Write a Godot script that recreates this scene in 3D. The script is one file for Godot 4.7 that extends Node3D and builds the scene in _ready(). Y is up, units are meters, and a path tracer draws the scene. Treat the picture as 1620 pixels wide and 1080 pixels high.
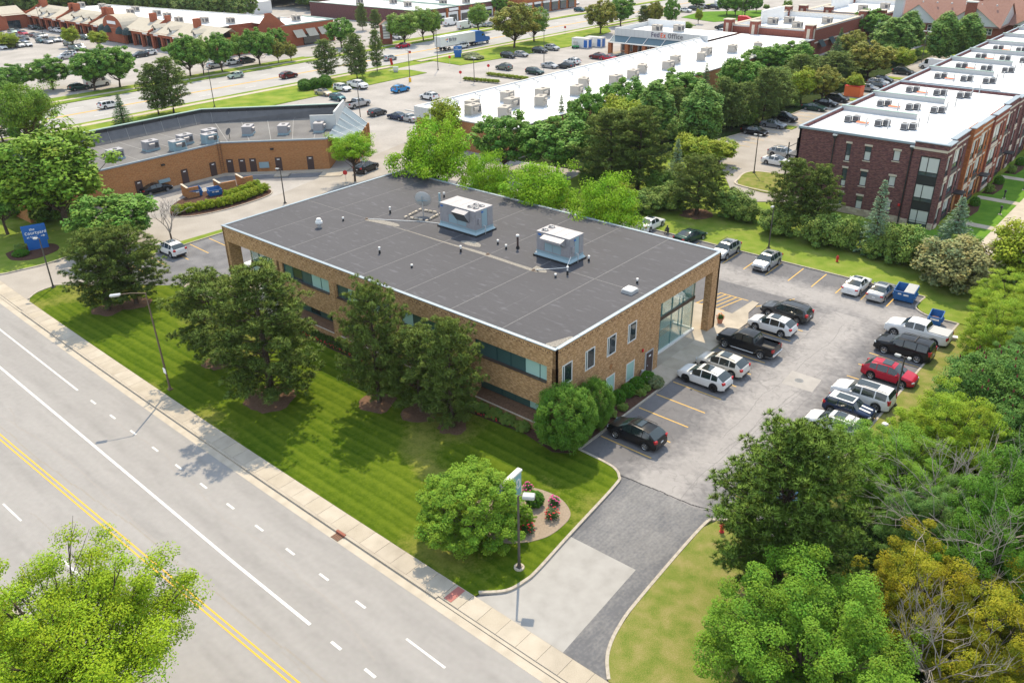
extends Node3D
# Aerial view of a brick office block between a street, parking lots, malls and townhouses. x runs along the street, z towards it, metres.

class MB:
	var v := PackedVector3Array()
	var n := PackedVector3Array()
	var c := PackedColorArray()
	var uv := PackedVector2Array()
	var col := Color.WHITE
	var tinted := false
	func pt(p: Vector3, nn: Vector3, t := Vector2.INF) -> void:
		v.append(p); n.append(nn)
		uv.append(Vector2(p.x, p.z) if t == Vector2.INF else t)
		if tinted: c.append(col)
	func tri(a: Vector3, b: Vector3, d: Vector3) -> void:
		var nn := (b - a).cross(d - a).normalized()
		pt(a, nn); pt(d, nn); pt(b, nn)
	func tri_s(a: Vector3, b: Vector3, d: Vector3, na: Vector3, nb: Vector3, nd: Vector3) -> void:
		pt(a, na); pt(d, nd); pt(b, nb)
	func quad(a: Vector3, b: Vector3, d: Vector3, e: Vector3) -> void:
		tri(a, b, d); tri(a, d, e)
	func face(pts: Array, away: Vector3) -> void:
		var a: Vector3 = pts[0]; var b: Vector3 = pts[1]; var d: Vector3 = pts[2]
		var mid := Vector3.ZERO
		for p: Vector3 in pts: mid += p
		mid /= pts.size()
		if (b - a).cross(d - a).dot(mid - away) < 0.0: pts = pts.duplicate(); pts.reverse()
		for i in range(1, pts.size() - 1): tri(pts[0], pts[i], pts[i + 1])
	func box(ctr: Vector3, s: Vector3, bs := Basis.IDENTITY) -> void:
		var h := s * 0.5
		for ax in 3:
			for sg: float in [-1.0, 1.0]:
				var u := Vector3.ZERO; var w := Vector3.ZERO; var o := Vector3.ZERO
				o[ax] = h[ax] * sg; u[(ax + 1) % 3] = h[(ax + 1) % 3]; w[(ax + 2) % 3] = h[(ax + 2) % 3]
				face([ctr + bs * (o - u - w), ctr + bs * (o + u - w), ctr + bs * (o + u + w), ctr + bs * (o - u + w)], ctr)
	func bbox(ctr: Vector3, s: Vector3, r: float, bs := Basis.IDENTITY) -> void:   # a box with chamfered edges
		var h := s * 0.5
		var q := func(sx: float, sy: float, sz: float, ax: int) -> Vector3:
			var p := Vector3(sx * (h.x - r), sy * (h.y - r), sz * (h.z - r))
			p[ax] = Vector3(sx * h.x, sy * h.y, sz * h.z)[ax]
			return ctr + bs * p
		for sg: float in [-1.0, 1.0]:
			face([q.call(sg, -1, -1, 0), q.call(sg, 1, -1, 0), q.call(sg, 1, 1, 0), q.call(sg, -1, 1, 0)], ctr)
			face([q.call(-1, sg, -1, 1), q.call(1, sg, -1, 1), q.call(1, sg, 1, 1), q.call(-1, sg, 1, 1)], ctr)
			face([q.call(-1, -1, sg, 2), q.call(1, -1, sg, 2), q.call(1, 1, sg, 2), q.call(-1, 1, sg, 2)], ctr)
			for s2: float in [-1.0, 1.0]:
				face([q.call(sg, s2, -1, 0), q.call(sg, s2, 1, 0), q.call(sg, s2, 1, 1), q.call(sg, s2, -1, 1)], ctr)
				face([q.call(sg, -1, s2, 0), q.call(sg, 1, s2, 0), q.call(sg, 1, s2, 2), q.call(sg, -1, s2, 2)], ctr)
				face([q.call(-1, sg, s2, 1), q.call(1, sg, s2, 1), q.call(1, sg, s2, 2), q.call(-1, sg, s2, 2)], ctr)
				for s3: float in [-1.0, 1.0]:
					face([q.call(sg, s2, s3, 0), q.call(sg, s2, s3, 1), q.call(sg, s2, s3, 2)], ctr)
	func sheet(poly: PackedVector2Array, y: float) -> void:
		var ix := Geometry2D.triangulate_polygon(poly)
		for i in range(0, ix.size(), 3):
			var a := Vector3(poly[ix[i]].x, y, poly[ix[i]].y)
			var b := Vector3(poly[ix[i + 1]].x, y, poly[ix[i + 1]].y)
			var d := Vector3(poly[ix[i + 2]].x, y, poly[ix[i + 2]].y)
			if (b - a).cross(d - a).y < 0.0: tri(a, d, b)
			else: tri(a, b, d)
	func prism(poly: PackedVector2Array, y0: float, y1: float) -> void:
		sheet(poly, y1)
		var area := 0.0
		for i in poly.size():
			var p := poly[i]; var q := poly[(i + 1) % poly.size()]
			area += p.x * q.y - q.x * p.y
		for i in poly.size():
			var p := poly[i]; var q := poly[(i + 1) % poly.size()]
			if area < 0.0: var t := p; p = q; q = t
			quad(Vector3(q.x, y0, q.y), Vector3(p.x, y0, p.y), Vector3(p.x, y1, p.y), Vector3(q.x, y1, q.y))
	func tube(pts: Array, rad: Array, sides := 6, cap := true) -> void:
		var rings := []
		var dirs := []
		for i in pts.size():
			var d: Vector3 = (pts[mini(i + 1, pts.size() - 1)] - pts[maxi(i - 1, 0)]).normalized()
			var u := d.cross(Vector3.UP)
			if u.length() < 0.05: u = d.cross(Vector3.RIGHT)
			u = u.normalized()
			var w := u.cross(d).normalized()
			var ring := []; var dr := []
			for k in sides:
				var a := TAU * k / sides
				var o := u * cos(a) + w * sin(a)
				ring.append(pts[i] + o * rad[i]); dr.append(o)
			rings.append(ring); dirs.append(dr)
		for i in pts.size() - 1:
			for k in sides:
				var k2 := (k + 1) % sides
				tri_s(rings[i][k], rings[i + 1][k2], rings[i][k2], dirs[i][k], dirs[i + 1][k2], dirs[i][k2])
				tri_s(rings[i][k], rings[i + 1][k], rings[i + 1][k2], dirs[i][k], dirs[i + 1][k], dirs[i + 1][k2])
		if cap:
			var d0: Vector3 = pts[0] - (pts[1] - pts[0]); var d1: Vector3 = pts[-1] + (pts[-1] - pts[-2])
			if rad[0] > 0.002: face(rings[0], pts[0] * 2.0 - d0)
			if rad[-1] > 0.002: face(rings[-1], pts[-1] * 2.0 - d1)
	func lathe(prof: Array, ctr: Vector3, segs := 14, bs := Basis.IDENTITY) -> void:   # profile of (radius, height)
		for i in prof.size() - 1:
			var p: Vector2 = prof[i]; var q: Vector2 = prof[i + 1]
			var sl := Vector2(q.y - p.y, p.x - q.x).normalized()
			for k in segs:
				var a := TAU * k / segs; var b := TAU * (k + 1) / segs
				var da := Vector3(cos(a), 0, sin(a)); var db := Vector3(cos(b), 0, sin(b))
				var na := bs * (da * sl.x + Vector3.UP * sl.y); var nb := bs * (db * sl.x + Vector3.UP * sl.y)
				var p0 := ctr + bs * (da * p.x + Vector3.UP * p.y); var p1 := ctr + bs * (db * p.x + Vector3.UP * p.y)
				var q0 := ctr + bs * (da * q.x + Vector3.UP * q.y); var q1 := ctr + bs * (db * q.x + Vector3.UP * q.y)
				if p.x > 0.0005: tri_s(p0, q1, p1, na, nb, nb)
				if q.x > 0.0005: tri_s(p0, q0, q1, na, na, nb)
	func mesh() -> ArrayMesh:
		var m := ArrayMesh.new()
		if v.is_empty(): return m
		var a := []
		a.resize(Mesh.ARRAY_MAX)
		a[Mesh.ARRAY_VERTEX] = v; a[Mesh.ARRAY_NORMAL] = n; a[Mesh.ARRAY_TEX_UV] = uv
		if tinted: a[Mesh.ARRAY_COLOR] = c
		m.add_surface_from_arrays(Mesh.PRIMITIVE_TRIANGLES, a)
		return m

var M := {}
var taken := {}
var rng := RandomNumberGenerator.new()

func numbered(called: String) -> String:
	var k: int = taken.get(called, 0)
	taken[called] = k + 1
	return called if k == 0 else "%s_%03d" % [called, k]

func place(called: String, mesh: Mesh, m: Material, parent: Node = self, at := Transform3D.IDENTITY) -> MeshInstance3D:
	var o := MeshInstance3D.new()
	o.name = numbered(called) if parent == self else called
	o.mesh = mesh
	o.material_override = m
	o.transform = at
	parent.add_child(o, true)
	return o

func obj(called: String, mb: MB, m: Material, parent: Node = self) -> MeshInstance3D:
	return place(called, mb.mesh(), m, parent)

func tag(o: Node, label: String, category: String, group := "") -> Node:
	o.set_meta("label", label); o.set_meta("category", category)
	if group: o.set_meta("group", group)
	return o

func kind(o: Node, k: String) -> Node:
	o.set_meta("kind", k)
	return o

func thing(called: String, label: String, category: String, at := Vector3.ZERO, turn := 0.0, group := "") -> Node3D:
	var o := Node3D.new()
	o.name = numbered(called)
	add_child(o)
	o.position = at; o.rotation.y = turn
	tag(o, label, category, group)
	return o

func struct(called: String, mb: MB, m: Material) -> MeshInstance3D:
	return kind(obj(called, mb, m), "structure")

func copy(src: Node3D, called: String, label: String, category: String, at: Vector3, turn := 0.0, group := "", sc := Vector3.ONE) -> Node3D:
	var o: Node3D = src.duplicate()
	o.name = numbered(called)
	add_child(o)
	o.transform = Transform3D(Basis(Vector3.UP, turn).scaled_local(sc), at)
	tag(o, label, category, group)
	return o

func lin(r: float, g: float, b: float) -> Color:   # a base colour given as real reflectance
	return Color(r, g, b).linear_to_srgb()

func mat(r: float, g: float, b: float, rough := 0.8, metal := 0.0) -> StandardMaterial3D:
	var m := StandardMaterial3D.new()
	m.albedo_color = lin(r, g, b)
	m.roughness = rough; m.metallic = metal
	return m

func tmat(tex: Texture2D, size: float, rough := 0.85, nrm: Texture2D = null, nscale := 1.0) -> StandardMaterial3D:   # texture repeating every size metres, laid in the world
	var m := StandardMaterial3D.new()
	m.albedo_texture = tex; m.roughness = rough
	if rough >= 0.85: m.metallic_specular = 0.12
	m.uv1_triplanar = true; m.uv1_world_triplanar = true
	m.uv1_scale = Vector3.ONE / size
	if nrm:
		m.normal_enabled = true; m.normal_texture = nrm; m.normal_scale = nscale
	return m

func fmat(tex: Texture2D, r: Rect2, rough := 0.9) -> StandardMaterial3D:   # texture lying once over a rectangle of ground
	var m := StandardMaterial3D.new()
	m.albedo_texture = tex; m.roughness = rough
	m.metallic_specular = 0.12 if rough > 0.8 else 0.4
	m.uv1_scale = Vector3(1.0 / r.size.x, 1.0 / r.size.y, 1.0)
	m.uv1_offset = Vector3(-r.position.x / r.size.x, -r.position.y / r.size.y, 0.0)
	return m

func noise(seed_: int, freq: float, oct := 4, kind_ := FastNoiseLite.TYPE_SIMPLEX_SMOOTH) -> FastNoiseLite:
	var f := FastNoiseLite.new()
	f.seed = seed_; f.frequency = freq; f.fractal_octaves = oct; f.noise_type = kind_
	return f

func seamless(seed_: int, freq: float, size: int, oct := 4) -> PackedByteArray:
	return noise(seed_, freq, oct).get_seamless_image(size, size).get_data()

func ramp_tex(seed_: int, size: int, stops: Array, f1 := 0.02, f2 := 0.15, mixing := 0.5) -> ImageTexture:   # two layers of noise through a row of colours
	var a := seamless(seed_, f1, size); var b := seamless(seed_ + 1, f2, size, 3)
	var img := Image.create(size, size, true, Image.FORMAT_RGB8)
	var data := PackedByteArray(); data.resize(size * size * 3)
	var lut := PackedByteArray(); lut.resize(256 * 3)
	for i in 256:
		var t := clampf((i / 255.0 - 0.5) * 1.5 + 0.5, 0, 1) * (stops.size() - 1)
		var k := mini(int(t), stops.size() - 2)
		var cc: Color = (stops[k] as Color).lerp(stops[k + 1], t - k).linear_to_srgb()
		lut[i * 3] = cc.r8; lut[i * 3 + 1] = cc.g8; lut[i * 3 + 2] = cc.b8
	for i in size * size:
		var k := int(a[i] * (1.0 - mixing) + b[i] * mixing) * 3
		data[i * 3] = lut[k]; data[i * 3 + 1] = lut[k + 1]; data[i * 3 + 2] = lut[k + 2]
	img.set_data(size, size, false, Image.FORMAT_RGB8, data)
	img.generate_mipmaps()
	return ImageTexture.create_from_image(img)

func C(r: float, g: float, b: float) -> Color: return Color(r, g, b)

func brick_tex(seed_: int, tones: Array, mortar: Color, rows := 30, per := 10) -> ImageTexture:   # 2 m of running bond
	var s := 512
	var img := Image.create(s, s, false, Image.FORMAT_RGB8)
	img.fill(mortar.linear_to_srgb())
	var r := RandomNumberGenerator.new(); r.seed = seed_
	var rh := float(s) / rows; var bw := float(s) / per
	for j in rows:
		for i in per:
			var cc: Color = tones[r.randi() % tones.size()]
			cc = cc * (0.86 + 0.28 * r.randf())
			var x := int(i * bw + (bw * 0.5 if j % 2 else 0.0)); var y := int(j * rh)
			var w := int(bw) - 3; var h := int(rh * (j + 1)) - y - 3
			h = int((j + 1) * rh) - int(j * rh) - 3
			var sc := cc.linear_to_srgb()
			img.fill_rect(Rect2i(x, y, w, h), sc)
			if x + w > s: img.fill_rect(Rect2i(0, y, x + w - s, h), sc)
	img.generate_mipmaps()
	return ImageTexture.create_from_image(img)

func paint(w: int, h: int, r: Rect2, fn: Callable) -> Image:   # an image of a rectangle of ground, coloured point by point (fn gets x, z and gives reflectance)
	var data := PackedByteArray(); data.resize(w * h * 3)
	var k := 0
	for j in h:
		var z := r.position.y + r.size.y * (j + 0.5) / h
		for i in w:
			var cc: Color = fn.call(r.position.x + r.size.x * (i + 0.5) / w, z)
			cc = cc.linear_to_srgb()
			data[k] = cc.r8; data[k + 1] = cc.g8; data[k + 2] = cc.b8
			k += 3
	return Image.create_from_data(w, h, false, Image.FORMAT_RGB8, data)

func crack(img: Image, r: Rect2, from: Vector2, dir: float, length: float, cc: Color, rn: RandomNumberGenerator, wander := 0.5, wide := 1) -> void:   # a crack drawn into a ground image
	var p := from; var a := dir
	var step := r.size.x / img.get_width()
	var went := 0.0
	while went < length:
		a += rn.randf_range(-wander, wander) * 0.35
		a = lerpf(a, dir, 0.06)
		p += Vector2(cos(a), sin(a)) * step
		went += step
		var x := int((p.x - r.position.x) / r.size.x * img.get_width()); var y := int((p.y - r.position.y) / r.size.y * img.get_height())
		if x < 1 or y < 1 or x >= img.get_width() - 1 or y >= img.get_height() - 1: continue
		var t := 0.35 + 0.5 * rn.randf()
		for q in wide:
			img.set_pixel(x + q % 2, y + q / 2, img.get_pixel(x + q % 2, y + q / 2).lerp(cc, t))

func poly(a: Array) -> PackedVector2Array:
	var p := PackedVector2Array()
	for i in range(0, a.size(), 2): p.append(Vector2(a[i], a[i + 1]))
	return p

func rect(x0: float, z0: float, x1: float, z1: float) -> PackedVector2Array:
	return poly([x0, z0, x1, z0, x1, z1, x0, z1])

func smooth_line(a: Array, per := 6) -> PackedVector2Array:   # a curve through the given points
	var p := poly(a); var out := PackedVector2Array()
	for i in p.size() - 1:
		var p0 := p[maxi(i - 1, 0)]; var p3 := p[mini(i + 2, p.size() - 1)]
		for k in per: out.append(p[i].cubic_interpolate(p[i + 1], p0, p3, float(k) / per))
	out.append(p[-1])
	return out

func strip(line: PackedVector2Array, o0: float, o1: float) -> PackedVector2Array:   # the band between two offsets of a line
	var l := PackedVector2Array(); var r := PackedVector2Array()
	for i in line.size():
		var d := (line[mini(i + 1, line.size() - 1)] - line[maxi(i - 1, 0)]).normalized()
		var nn := Vector2(-d.y, d.x)
		l.append(line[i] + nn * o0); r.append(line[i] + nn * o1)
	r.reverse()
	l.append_array(r)
	return l

func band(mb: MB, line: PackedVector2Array, o0: float, o1: float, y0: float, y1: float, sheet_only := false) -> void:   # a kerb or stripe along a line, piece by piece
	for i in line.size() - 1:
		var da := (line[mini(i + 1, line.size() - 1)] - line[maxi(i - 1, 0)]).normalized()
		var db := (line[mini(i + 2, line.size() - 1)] - line[i]).normalized()
		var na := Vector2(-da.y, da.x); var nb := Vector2(-db.y, db.x)
		var a := line[i] + na * o0; var b := line[i] + na * o1; var d := line[i + 1] + nb * o1; var e := line[i + 1] + nb * o0
		var q := PackedVector2Array([a, b, d, e])
		mb.sheet(q, y1)
		if not sheet_only:
			var mid := Vector3((a.x + d.x) / 2, (y0 + y1) / 2, (a.y + d.y) / 2)
			mb.face([Vector3(a.x, y0, a.y), Vector3(e.x, y0, e.y), Vector3(e.x, y1, e.y), Vector3(a.x, y1, a.y)], mid)
			mb.face([Vector3(b.x, y0, b.y), Vector3(d.x, y0, d.y), Vector3(d.x, y1, d.y), Vector3(b.x, y1, b.y)], mid)
			if i == 0: mb.face([Vector3(a.x, y0, a.y), Vector3(b.x, y0, b.y), Vector3(b.x, y1, b.y), Vector3(a.x, y1, a.y)], mid)
			if i == line.size() - 2: mb.face([Vector3(d.x, y0, d.y), Vector3(e.x, y0, e.y), Vector3(e.x, y1, e.y), Vector3(d.x, y1, d.y)], mid)

func kerb(called: String, line: PackedVector2Array, m: Material, wide := 0.16, high := 0.14) -> void:
	var mb := MB.new()
	band(mb, line, -wide / 2, wide / 2, -0.03, high)
	struct(called, mb, m)

func _ready() -> void:
	rng.seed = 7
	var cam := Camera3D.new()
	cam.name = "camera"
	cam.transform = Transform3D(Basis(Vector3(0.759729, -0.016447, -0.650032), Vector3(-0.289506, 0.886574, -0.360795), Vector3(0.582235, 0.462294, 0.668794)).orthonormalized(), Vector3(33.967, 37.8, 43.969))
	cam.fov = 44.0
	cam.near = 0.5; cam.far = 4000.0
	add_child(cam)
	cam.make_current()
	var env := Environment.new()
	env.background_mode = Environment.BG_SKY
	var sm := ProceduralSkyMaterial.new()
	sm.sky_top_color = Color(0.70, 0.76, 0.84)
	sm.sky_horizon_color = Color(0.94, 0.935, 0.92)
	sm.sky_curve = 0.12
	sm.ground_horizon_color = Color(0.94, 0.935, 0.92); sm.ground_bottom_color = Color(0.35, 0.36, 0.34)
	sm.energy_multiplier = 1.5
	var sky := Sky.new(); sky.sky_material = sm
	env.sky = sky
	env.tonemap_mode = Environment.TONE_MAPPER_LINEAR
	env.tonemap_exposure = 1.3
	env.fog_enabled = true; env.fog_density = 0.00007; env.fog_light_color = Color(0.88, 0.92, 0.97)
	env.sdfgi_enabled = true; env.ssao_enabled = true; env.ssil_enabled = true
	var we := WorldEnvironment.new(); we.name = "environment"; we.environment = env
	add_child(we)
	var sun := DirectionalLight3D.new()
	sun.name = "sun"
	sun.light_energy = 1.32
	sun.light_color = Color(1.0, 0.93, 0.81)
	sun.light_angular_distance = 0.5
	sun.shadow_enabled = true
	add_child(sun)
	sun.look_at_from_position(Vector3.ZERO, Vector3(0.617 * cos(0.925), -sin(0.925), 0.787 * cos(0.925)))
	materials()
	ground()
	office()
	low_mall()
	white_mall()
	townhouses()
	far_buildings()
	print("buildings ", Time.get_ticks_msec())
	make_cars()
	cars()
	print("cars ", Time.get_ticks_msec())
	make_trees()
	trees()
	print("trees ", Time.get_ticks_msec())
	roof_gear()
	small_things()
	print("done ", Time.get_ticks_msec())

func materials() -> void:
	M.concrete = tmat(ramp_tex(11, 512, [C(0.36, 0.315, 0.25), C(0.43, 0.38, 0.305), C(0.48, 0.43, 0.35)], 0.008, 0.2, 0.45), 9.0, 0.9)
	M.concrete2 = tmat(ramp_tex(12, 512, [C(0.39, 0.345, 0.28), C(0.46, 0.41, 0.335), C(0.51, 0.455, 0.38)], 0.008, 0.2, 0.45), 7.0, 0.9)
	M.concrete3 = tmat(ramp_tex(13, 512, [C(0.34, 0.30, 0.245), C(0.41, 0.365, 0.30), C(0.46, 0.41, 0.34)], 0.008, 0.2, 0.45), 8.0, 0.9)
	M.kerb = tmat(ramp_tex(14, 256, [C(0.30, 0.26, 0.22), C(0.42, 0.38, 0.32), C(0.50, 0.46, 0.40)], 0.03, 0.25, 0.5), 3.0, 0.9)
	M.pale_kerb = M.kerb
	M.red_pad = mat(0.36, 0.13, 0.11, 0.85)
	M.street_far = tmat(ramp_tex(15, 512, [C(0.33, 0.32, 0.305), C(0.38, 0.37, 0.355), C(0.42, 0.41, 0.395)], 0.01, 0.2, 0.4), 40.0, 0.95)
	M.lot_far = tmat(ramp_tex(16, 512, [C(0.30, 0.285, 0.265), C(0.36, 0.34, 0.32), C(0.42, 0.395, 0.37)], 0.012, 0.15, 0.35), 60.0, 0.95)
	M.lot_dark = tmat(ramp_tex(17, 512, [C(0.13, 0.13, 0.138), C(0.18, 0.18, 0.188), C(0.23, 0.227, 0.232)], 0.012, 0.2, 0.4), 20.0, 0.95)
	M.lane = tmat(ramp_tex(18, 512, [C(0.31, 0.285, 0.255), C(0.355, 0.325, 0.29), C(0.40, 0.37, 0.335)], 0.01, 0.2, 0.4), 26.0, 0.95)
	M.grass_far = tmat(ramp_tex(19, 512, [C(0.10, 0.17, 0.022), C(0.15, 0.23, 0.03), C(0.22, 0.27, 0.045), C(0.27, 0.28, 0.07)], 0.01, 0.2, 0.4), 30.0, 1.0)
	M.grass_deep = tmat(ramp_tex(20, 512, [C(0.07, 0.16, 0.02), C(0.10, 0.21, 0.025), C(0.14, 0.25, 0.03)], 0.01, 0.25, 0.45), 14.0, 1.0)
	M.grass_dry = tmat(ramp_tex(21, 512, [C(0.08, 0.14, 0.02), C(0.15, 0.19, 0.035), C(0.24, 0.22, 0.075), C(0.32, 0.26, 0.13)], 0.016, 0.35, 0.6), 13.0, 1.0)
	M.grass_back = tmat(ramp_tex(22, 512, [C(0.09, 0.16, 0.02), C(0.15, 0.22, 0.03), C(0.20, 0.25, 0.045), C(0.27, 0.26, 0.09)], 0.016, 0.35, 0.6), 17.0, 1.0)
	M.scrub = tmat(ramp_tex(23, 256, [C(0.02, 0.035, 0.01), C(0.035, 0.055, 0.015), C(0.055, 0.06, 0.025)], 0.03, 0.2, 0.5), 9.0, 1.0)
	M.mulch = tmat(ramp_tex(24, 256, [C(0.09, 0.055, 0.035), C(0.17, 0.105, 0.07), C(0.27, 0.18, 0.125)], 0.04, 0.35, 0.7), 3.0, 1.0)
	M.gravel = tmat(ramp_tex(25, 256, [C(0.22, 0.17, 0.125), C(0.31, 0.25, 0.19), C(0.40, 0.33, 0.26)], 0.04, 0.4, 0.7), 2.5, 1.0)
	M.dark_mulch = tmat(ramp_tex(26, 256, [C(0.05, 0.03, 0.022), C(0.09, 0.052, 0.038), C(0.14, 0.085, 0.06)], 0.04, 0.35, 0.7), 3.0, 1.0)
	M.white_paint = tmat(ramp_tex(28, 256, [C(0.46, 0.455, 0.44), C(0.68, 0.68, 0.66), C(0.74, 0.74, 0.72)], 0.05, 0.4, 0.6), 2.0, 0.9)
	M.yellow_paint = tmat(ramp_tex(29, 256, [C(0.55, 0.33, 0.10), C(0.76, 0.42, 0.06), C(0.80, 0.46, 0.08)], 0.05, 0.4, 0.6), 2.0, 0.9)
	M.stall_paint = tmat(ramp_tex(27, 256, [C(0.55, 0.34, 0.09), C(0.70, 0.44, 0.12), C(0.74, 0.50, 0.19)], 0.05, 0.4, 0.6), 2.0, 0.9)
	M.brick = tmat(brick_tex(31, [C(0.44, 0.255, 0.12), C(0.50, 0.30, 0.15), C(0.38, 0.215, 0.10), C(0.54, 0.34, 0.18), C(0.30, 0.165, 0.08)], C(0.48, 0.33, 0.20)), 2.03, 0.9)
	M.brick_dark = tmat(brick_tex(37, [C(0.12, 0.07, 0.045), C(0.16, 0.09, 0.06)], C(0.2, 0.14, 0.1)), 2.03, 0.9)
	M.brick_orange = tmat(brick_tex(32, [C(0.38, 0.17, 0.07), C(0.44, 0.205, 0.085), C(0.33, 0.145, 0.06), C(0.41, 0.22, 0.10)], C(0.36, 0.21, 0.11)), 2.03, 0.9)
	M.brick_plum = tmat(brick_tex(33, [C(0.13, 0.058, 0.058), C(0.165, 0.075, 0.072), C(0.105, 0.05, 0.055), C(0.19, 0.095, 0.085)], C(0.17, 0.105, 0.10), 24, 8), 2.4, 0.9)
	M.brick_red = tmat(brick_tex(34, [C(0.33, 0.10, 0.055), C(0.28, 0.082, 0.05), C(0.38, 0.125, 0.065)], C(0.31, 0.14, 0.09)), 2.03, 0.9)
	M.brick_wine = tmat(brick_tex(35, [C(0.23, 0.075, 0.055), C(0.28, 0.095, 0.065), C(0.20, 0.065, 0.05)], C(0.25, 0.12, 0.09)), 2.03, 0.9)
	M.brick_rust = tmat(brick_tex(36, [C(0.34, 0.12, 0.05), C(0.40, 0.15, 0.06), C(0.29, 0.10, 0.045)], C(0.33, 0.16, 0.09), 24, 8), 2.4, 0.9)
	M.stone = tmat(brick_tex(38, [C(0.42, 0.35, 0.27), C(0.48, 0.41, 0.32), C(0.38, 0.31, 0.24)], C(0.36, 0.30, 0.24), 7, 4), 2.4, 0.9)
	M.lime = mat(0.52, 0.45, 0.36, 0.85)
	M.roof_white = tmat(ramp_tex(41, 512, [C(0.66, 0.665, 0.67), C(0.76, 0.765, 0.77), C(0.80, 0.80, 0.80)], 0.006, 0.1, 0.3), 45.0, 0.7)
	M.roof_white2 = tmat(ramp_tex(46, 512, [C(0.56, 0.57, 0.58), C(0.70, 0.71, 0.715), C(0.78, 0.78, 0.78)], 0.006, 0.12, 0.3), 38.0, 0.7)
	M.roof_grey = tmat(ramp_tex(42, 512, [C(0.145, 0.142, 0.14), C(0.18, 0.175, 0.172), C(0.215, 0.21, 0.205)], 0.008, 0.15, 0.35), 30.0, 0.85)
	M.roof_slope = tmat(ramp_tex(43, 256, [C(0.10, 0.10, 0.105), C(0.135, 0.135, 0.14), C(0.165, 0.163, 0.165)], 0.02, 0.25, 0.5), 8.0, 0.85)
	M.shingle_tan = tmat(ramp_tex(44, 256, [C(0.40, 0.36, 0.29), C(0.47, 0.43, 0.355), C(0.52, 0.48, 0.40)], 0.03, 0.3, 0.5), 8.0, 0.95)
	M.shingle_brown = tmat(ramp_tex(45, 256, [C(0.24, 0.14, 0.11), C(0.29, 0.17, 0.135), C(0.33, 0.20, 0.16)], 0.03, 0.3, 0.5), 8.0, 0.95)
	M.siding = mat(0.52, 0.54, 0.55, 0.8)
	M.screen_grey = mat(0.55, 0.56, 0.55, 0.6)
	M.coping = mat(0.25, 0.31, 0.36, 0.45, 0.2)
	M.coping_green = mat(0.27, 0.38, 0.34, 0.5, 0.2)
	M.trim_white = mat(0.72, 0.72, 0.70, 0.6)
	M.trim_grey = mat(0.40, 0.41, 0.41, 0.5)
	M.trim_black = mat(0.02, 0.022, 0.025, 0.5)
	M.teal_frame = mat(0.025, 0.075, 0.09, 0.35, 0.3)
	M.bronze = mat(0.09, 0.06, 0.045, 0.45, 0.3)
	M.metal = mat(0.55, 0.56, 0.57, 0.38, 0.7)
	M.galv = tmat(ramp_tex(47, 256, [C(0.27, 0.265, 0.285), C(0.32, 0.315, 0.335), C(0.36, 0.355, 0.37)], 0.03, 0.2, 0.5), 3.0, 0.5)
	M.galv.metallic = 0.25
	M.unit_blue = mat(0.26, 0.37, 0.42, 0.5, 0.1)
	M.unit_tan = mat(0.38, 0.35, 0.31, 0.7)
	M.unit_dark = mat(0.08, 0.08, 0.085, 0.6)
	M.unit_grey = mat(0.42, 0.43, 0.43, 0.55)
	M.pole = mat(0.10, 0.09, 0.085, 0.5, 0.4)
	M.pole_rust = mat(0.15, 0.105, 0.075, 0.7, 0.1)
	M.lamp_lens = mat(0.62, 0.63, 0.62, 0.3)
	M.door_brown = mat(0.06, 0.035, 0.032, 0.5)
	M.terracotta = mat(0.46, 0.19, 0.11, 0.85)
	M.red = mat(0.52, 0.02, 0.02, 0.4)
	M.safety_yellow = mat(0.75, 0.45, 0.02, 0.6)
	M.orange = mat(0.72, 0.16, 0.05, 0.6)
	M.bin_blue = tmat(ramp_tex(48, 256, [C(0.012, 0.085, 0.25), C(0.016, 0.125, 0.36), C(0.03, 0.16, 0.42)], 0.03, 0.2, 0.5), 2.0, 0.5)
	M.sign_blue = mat(0.01, 0.12, 0.42, 0.45)
	M.sign_pale = mat(0.30, 0.52, 0.58, 0.5)
	M.print_white = mat(0.80, 0.80, 0.80, 0.6)
	M.black_rubber = mat(0.018, 0.018, 0.019, 0.85)
	M.awning = mat(0.02, 0.04, 0.042, 0.8)
	M.glass_office = mat(0.045, 0.12, 0.125, 0.05); M.glass_office.metallic_specular = 0.9
	M.glass_dark = mat(0.018, 0.03, 0.035, 0.06); M.glass_dark.metallic_specular = 0.8
	M.glass_far = mat(0.05, 0.07, 0.085, 0.08); M.glass_far.metallic_specular = 0.8
	M.blind = mat(0.36, 0.55, 0.50, 0.35)
	M.blind_dim = mat(0.05, 0.10, 0.10, 0.3)
	M.shade_white = mat(0.52, 0.54, 0.52, 0.3)
	M.glass_clear = StandardMaterial3D.new()
	M.glass_clear.albedo_color = Color(0.50, 0.85, 0.82, 0.15); M.glass_clear.roughness = 0.02
	M.glass_clear.transparency = BaseMaterial3D.TRANSPARENCY_ALPHA
	M.interior_wall = mat(0.56, 0.50, 0.40, 0.9)
	M.interior_floor = mat(0.34, 0.30, 0.25, 0.6)
	M.wood = mat(0.36, 0.16, 0.05, 0.6)
	M.bark = tmat(ramp_tex(49, 256, [C(0.05, 0.038, 0.028), C(0.10, 0.075, 0.058), C(0.16, 0.125, 0.10)], 0.05, 0.3, 0.6), 1.6, 1.0)
	M.bark_pale = tmat(ramp_tex(50, 256, [C(0.24, 0.20, 0.18), C(0.36, 0.32, 0.29), C(0.47, 0.43, 0.39)], 0.05, 0.3, 0.6), 1.6, 1.0)
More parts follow.
